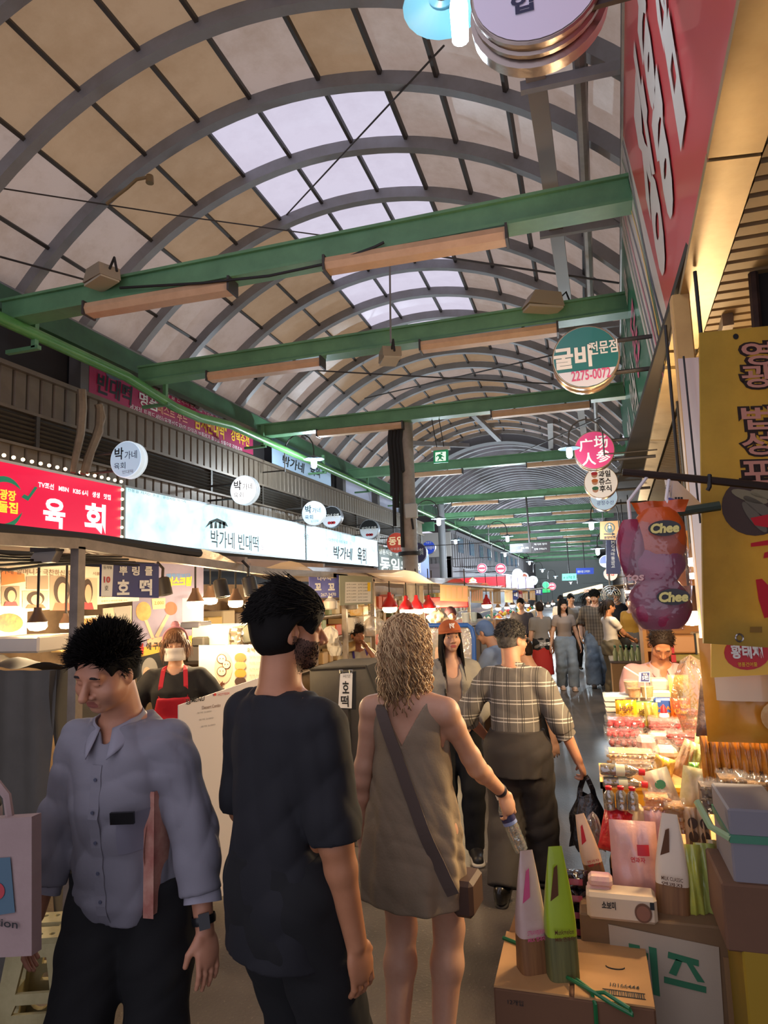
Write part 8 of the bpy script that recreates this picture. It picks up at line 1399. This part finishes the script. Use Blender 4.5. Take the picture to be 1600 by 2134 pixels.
# ---- masked vendor
p = Person('stall vendor with fringe, white face mask and crimson apron behind the menu', px(366, 1400, 4.2), 206, H=1.62, bw=1.08, h=.011, female=True, head=(6, 4, 0), hand_r=(.3, .1, -.02), hand_l=(-.42, .26, .16), pole_r=(.8, -.6, 0), pole_l=(-.6, -.3, -.8)); p.body(SK_B, detail=True, zmin=.4); p.eyes(open_=.4, brow='6b4a34')
p.top(mat('black_tee_vendor', '1b1a1c', .85), .016, -.06, .95, .026, .004, 20, .075, 't_shirt', staper=.01); p.bottoms(DKPANT, .014)
RED = mat('crimson_apron', 'b5142c', .7, bump=(30, .15)); v = p.vol(z0=.5, z1=p.T((0, 0, .2*p.H))[2]); v.loft([(z, cx, cy, rx, ry) for z, cx, cy, rx, ry in p.torso_secs(.026)], .02, O=p.hip, R=p.RT, p=2.4); v.half(p.T((0, .015, 0)), (0, -1, 0)); v.half(p.T((0, 0, .19*p.H)), (0, 0, 1)); v.put(lambda X, Y, Z: np.abs(X)-np.interp(Z, [.8, 1.0, 1.2], [.2, .15, .095]), [v.ax[i][0] for i in range(3)], [v.ax[i][-1] for i in range(3)], 0, 'i'); v.obj('apron', RED, p.t)
for s in (-1, 1): ribbon([p.T((s*.085, .115, .185*p.H)), p.T((s*.085, .11, .235*p.H)), p.T((s*.075, .06, .30*p.H)), p.T((s*.07, 0, .315*p.H)), p.T((s*.07, -.07, .26*p.H))], .03, (0, 1, .4), .004).obj('apron_strap', RED, p.t, smooth=False)
el, ha = p.el, p.hl; B().tube([p.shl+(el-p.shl)*.8, el, el+(ha-el)*.5, el+(ha-el)*.92], [.052, .048, .044, .032], 14).obj('arm_sleeve', mat('mint_sleeve', 'c3d2ae', .7, bump=(24, .3)), p.t)
MSK = mat('white_mask', 'e9ded2', .7); b = B(); b.grid(lambda a, c: tuple(p.HL((.080*math.sin((a-.5)*2.7), .022+.098*math.cos((a-.5)*2.4)*(1-.12*abs(c-.55))+.006*math.sin(c*9), -.108+.098*c-.012*abs(a-.5)))), 18, 8); b.obj('face_mask', MSK, p.t, angle=180); b = B(); b.tube([p.HL((-.066, .045, -.02)), p.HL((-.08, -.01, .0))], .002, 4).tube([p.HL((.066, .045, -.02)), p.HL((.08, -.01, .0))], .002, 4); b.obj('mask_loop', MSK, p.t)
FRG = mat('chestnut_hair', '6a4630', .5, var=('8a6244', 20, .8)); p.cap_hair(FRG, .016, .02, -.09, -.02, 21); p.strands(FRG, 320, .058, 22, .3, .003, lambda d: d[1] > .55 and d[2] > .35, base=.012, comb=(0, .9, -.2), grav=1.6, seg=4, spread=.12, wid=.0034); p.strands(FRG, 90, .12, 23, .4, .004, lambda d: abs(d[0]) > .6 and d[2] < .3 and d[2] > -.4, base=.006, comb=(0, 0, -.4), grav=1.3, seg=6, spread=.12, wid=.004); b = B(); b.tube([p.HL((.092*math.cos(a), -.0, .035+.098*math.sin(a))) for a in [PI*i/14 for i in range(15)]], .008, 8); b.obj('headband', mat('pink_headband', 'c98a96', .7), p.t); b = B(); b.lathe([(.002, .0), (.03, .012), (.034, .03), (.022, .05), (.002, .055)], 12, p.HL((0, -.03, .118))); b.obj('hair_bun_cover', MATS['pink_headband'], p.t)
B().tube([p.neck+np.array((s*.06, .06, -.0)) if s else p.neck+np.array((0, .105, -.10)) for s in (-1, 0, 1)], .0015, 4).obj('necklace', STEELP, p.t)
# ---- seated cook
p = Person('cook in a cream tee and magenta apron resting her cheek on one hand', px(746, 1400, 7.3), 222, H=1.58, bw=1.05, h=.012, female=True, hip=(0, 0, .80), head=(-6, 4, 8), hand_r=(.16, .30, .10), hand_l=(-.055, .15, .50), pole_r=(.8, -.6, -.2), pole_l=(-.6, .3, -1), foot_r=(.1, .3, .1), foot_l=(-.1, .3, .1)); p.t.location.z = at(746, 1322, Y=7.3).z-p.hc[2]; p.body(SK_C, LIPR, zmin=.3); p.eyes(open_=.6); p.top(mat('cream_tee', 'dccfae', .85), .016, -.06, .9, .026, .004, 24, .07, 't_shirt'); p.bottoms(DKPANT, .014)
MAG = mat('magenta_apron', 'bf1a5a', .7, var=('8a2a8a', 5, .8)); v = p.vol(z0=.4, z1=p.T((0, 0, .24*p.H))[2]); v.loft(p.torso_secs(.028), .02, O=p.hip, R=p.RT, p=2.4); v.half(p.T((0, .0, 0)), (0, -1, 0)); v.half(p.T((0, 0, .225*p.H)), (0, 0, 1)); v.obj('apron', MAG, p.t)
for s in (-1, 1): ribbon([p.T((s*.09, .115, .22*p.H)), p.T((s*.08, .06, .30*p.H)), p.T((s*.075, -.03, .31*p.H)), p.T((s*.08, -.09, .2*p.H))], .025, (0, 1, .4), .004).obj('apron_strap', mat('violet_trim', '4a3a8a', .7), p.t, smooth=False)
p.cap_hair(BRNH, .014, .025, -.06, .02, 25); p.strands(BRNH, 260, .05, 26, .4, .003, lambda d: d[2] > .1, base=.010, comb=(0, .3, -.1), grav=.6)
# ---- walking couple and the woman in cargo trousers
DEN = mat('pale_denim', '6f7d8e', .8, var=('8d9aa8', 4, .8)); DEN2 = mat('washed_denim', '556274', .8, var=('8292a4', 3, .9))
p = Person('long haired young woman in taupe tee and pale jeans walking this way', px(1178, 1350, 12.6), 190, H=1.6, bw=.92, h=.014, female=True, head=(12, 0, 0), hand_l=(-.26, .04, -.10), hand_r=(.27, .02, -.11), foot_r=(.09, -.05, 0), foot_l=(-.09, .14, 0)); p.body(SK_B, LIPR, feet=True); p.eyes(open_=.8); p.top(mat('taupe_tee', '9a887c', .85), .008, .02, .55, .014, .003, 27, .07, 't_shirt'); p.bottoms(DEN, .012, (.01, .014, .02, .03, .035)); p.shoe(mat('cream_sandal', 'd8b8a4', .6), mat('sandal_sole', 'c9b09a', .6)); p.cap_hair(BLACKH, .016, .02, -.1, -.03, 28); p.strands(BLACKH, 240, .46, 29, .1, .006, lambda d: d[2] > -.3 and d[1] < .3, base=.006, comb=(0, 0, -.7), seg=10, grav=2.2, spread=.06, wid=.007, clear=lambda q: np.array((math.copysign(max(abs(q[0]), .06), q[0]) if q[1] > -.02 else q[0], min(q[1], .05) if q[2] < -.1 else q[1], q[2])))
BCHK = lines_mat('brown_check', '6b5d4e', [(2, .06, 0, .012, '3a3029', .6), (0, .05, 0, .010, '3a3029', .6), (0, .05, .025, .006, '9a8a74', .5)])
p = Person('young man in a brown checked shirt and wide blue jeans, walking this way', px(1246, 1350, 13.0), 180, H=1.74, bw=1.08, h=.014, head=(-14, 14, 0), hand_l=(-.27, .05, -.02), hand_r=(.28, .02, -.02), foot_r=(.11, .16, 0), foot_l=(-.1, -.08, 0)); p.body(SK_B, LIP); p.eyes(open_=.5); p.top(BCHK, .026, -.1, 1.1, .034, .006, 30, .075, 'shirt', flare=.3); p.bottoms(DEN2, .018, (.02, .03, .045, .06, .07)); p.shoe(mat('brown_shoe', '4a3d34', .6), mat('dark_sole', '1a1613', .7)); p.cap_hair(BLACKH, .022, .02, -.05, .02, 31); p.strands(BLACKH, 220, .06, 32, .4, .004, lambda d: d[2] > .2, base=.016, comb=(0, .7, -.1), grav=.9, wid=.005)
p = Person('woman in white tee and olive cargo trousers facing the right stall', px(1274, 1350, 11.7), -62, H=1.58, bw=.98, h=.014, female=True, head=(-8, 6, 0), hand_l=(-.06, .34, .10), hand_r=(.1, .36, .09), pole_r=(.6, -.6, -.6), pole_l=(-.6, -.6, -.6)); p.body(SK_C, LIPR); p.eyes(); p.top(mat('white_tee', 'd8cfc6', .85), .010, .02, .6, .016, .003, 33, .07, 't_shirt'); p.bottoms(mat('olive_cargo', '6e6450', .85, var=('5d5442', 4, .7)), .018, (.015, .03, .045, .055, .05), .006); p.shoe(mat('brown_shoe', '4a3d34', .6), None); p.cap_hair(BRNH, .014, .03, -.07, .01, 34); p.strands(BRNH, 120, .18, 35, .3, .006, lambda d: d[1] < -.6, base=.006, comb=(0, -.3, -.3), grav=1.2, wid=.006, seg=6)
t = thing('waist_bag', 'black bag slung at the hip of the woman in olive cargo trousers', 'bag', p.t.location); t.rotation_euler = p.t.rotation_euler; b = B(); lump_bag(b, .3, .14, .2, 0, 5, .04); o = b.obj('bag_body', DKPANT, t, angle=180); o.location = tuple(p.T((.12, .17, -.06))); ribbon([p.T((.12, .17, .1)), p.T((0, .14, .2)), p.T((-.09, .1, .36)), p.T((-.1, -.05, .45))], .03, (0, 1, 0), .004).obj('strap', DKPANT, t, smooth=False)
# ---- stall keeper in a pink shirt
p = Person('stall keeper in a pink shirt bending over his hands among the snack packets', px(1368, 1400, 5.32), 188, H=1.68, bw=1.08, h=.011, lean=16, head=(-6, 30, 0), hand_r=(.10, .34, .13), hand_l=(-.12, .33, .14), pole_r=(.9, -.4, -.4), pole_l=(-.9, -.4, -.4)); p.t.location.z = at(1370, 1338, Y=5.27).z-p.hc[2]; p.body(SK_C, LIP, zmin=.4); p.eyes(open_=.25, down=.002)
p.top(mat('pink_shirt', 'c79a98', .8, var=('bb8c8c', 4, .6)), .018, -.06, .98, .03, .005, 36, .068, 'shirt', staper=.01, open_v=lambda v: v.cap(p.neck+p.RT@np.array((0, .05, .01)), p.neck+p.RT@np.array((0, .1, -.06)), .03, .006, .008, 's')); collar(p, mat('pink_collar', 'cfa3a2', .8), .066, .036, .34, tip=.06); p.bottoms(DKPANT, .014); p.cap_hair(BRNH, .009, .08, -.05, .035, 37, .002); p.strands(BRNH, 300, .03, 38, .3, .0025, lambda d: d[2] > -.1 and d[1] < .6, base=.008, comb=(0, -.3, -.3))
# ---- people farther off
def far(label, u, vt, Y, yaw, H, top, pant, hair=BLACKH, female=False, group=None, sleeve=.7, long=False, hd=(0, 0, 0), sk=SK_B, sit=False, **k):
    x = at(u, vt, Y=Y); p = Person(label, V(x.x, Y, 0), yaw, H=H, h=.018, female=female, head=hd, group=group, **k); p.t.location.z = (x.z-(p.hc[2]+.115*p.hs)) if sit else min(0, 0); p.body(sk, detail=False, hands=True); p.top(top, .014, -.06, sleeve, .02, .004, 40, .075, 'top'); p.bottoms(pant, .014); p.shoe(mat('black_shoe', '141414', .5), None); p.cap_hair(hair, .014, .03, -.07, .01, 41, .002)
    if long: p.strands(hair, 90, .3, 42, .3, .008, lambda d: d[2] > -.3 and d[1] < .2, base=.006, comb=(0, -.1, -.3), seg=6, grav=1.2, wid=.009)
    return p
NVT = mat('navy_tee', '23242f', .85); GRT = mat('grey_tee', '7d7670', .85); BKT = TEEB; far('man in a dark tee standing far back on the right side', 1284, 1240, 15.5, 184, 1.72, NVT, DKPANT); 
far('man in a grey tee among the heads just left of the brown checked shirt man', 1189, 1250, 15.5, 200, 1.66, GRT, DKPANT); far('woman with tied hair behind the long haired woman, far back', 1168, 1253, 18, 176, 1.6, mat('white_tee', 'd8cfc6', .85), DKPANT, female=True); far('person in a black tee raising a hand just behind the brown checked shirt man', 1226, 1245, 16.5, 180, 1.66, BKT, DKPANT, female=True, long=True, hand_l=(-.3, .15, .45), pole_l=(-.5, 0, -1))
far('woman in a mustard wrap half hidden by the snack bag, far right', 1312, 1246, 13.5, 150, 1.6, mat('mustard_wrap', 'b8862c', .8), mat('grey_skirt', '6d655f', .85), female=True, sleeve=1.6)
pq = far('server in a grey tee and long red apron walking away in the far gangway', 1123, 1256, 12.6, 20, 1.56, GRT, DKPANT, BRNH, female=True); v = pq.vol(z0=.2, z1=pq.T((0, 0, .05))[2], h=.02); v.loft([(-.36*pq.H, 0, 0, .2, .16), (0, 0, 0, .17, .13), (.03, 0, 0, .165, .125)], .02, O=pq.hip, R=pq.RT); v.obj('apron', mat('red_apron', 'b52a26', .7), pq.t); write(pq.t, '금산집', 0, pq.T((0, 0, -.0))[2], .2, .06, WHITE, -.2, .03)
far('cook with a dark wine cap working behind the red heat lamps', 938, 1266, 9.2, 205, 1.62, mat('navy_apron', '2a3546', .8), DKPANT, mat('wine_cap', '43202a', .8), female=True, sit=True); far('dark clothed figure standing at the far stall lamps', 1085, 1262, 13.6, 170, 1.62, mat('dusk_coat', '4a4448', .85), DKPANT); far('diner in a dark jacket bowed low behind the tan menu sheets', 1035, 1278, 11.5, 100, 1.6, mat('ink_jacket', '26242a', .85), DKPANT, sit=True, lean=30)
far('diner in a pale blue top and cap reaching over the checked counter', 1062, 1296, 6.6, 70, 1.6, mat('pale_blue_top', '93a6c4', .8), DKPANT, mat('blue_cap', '5d78a8', .8), sit=True, sleeve=1.3, lean=24, hand_l=(-.15, .45, .12)); far('diner in black seated just right of the checked shirt man', 1124, 1328, 6.1, 110, 1.62, BKT, DKPANT, BRNH, sit=True, lean=14)
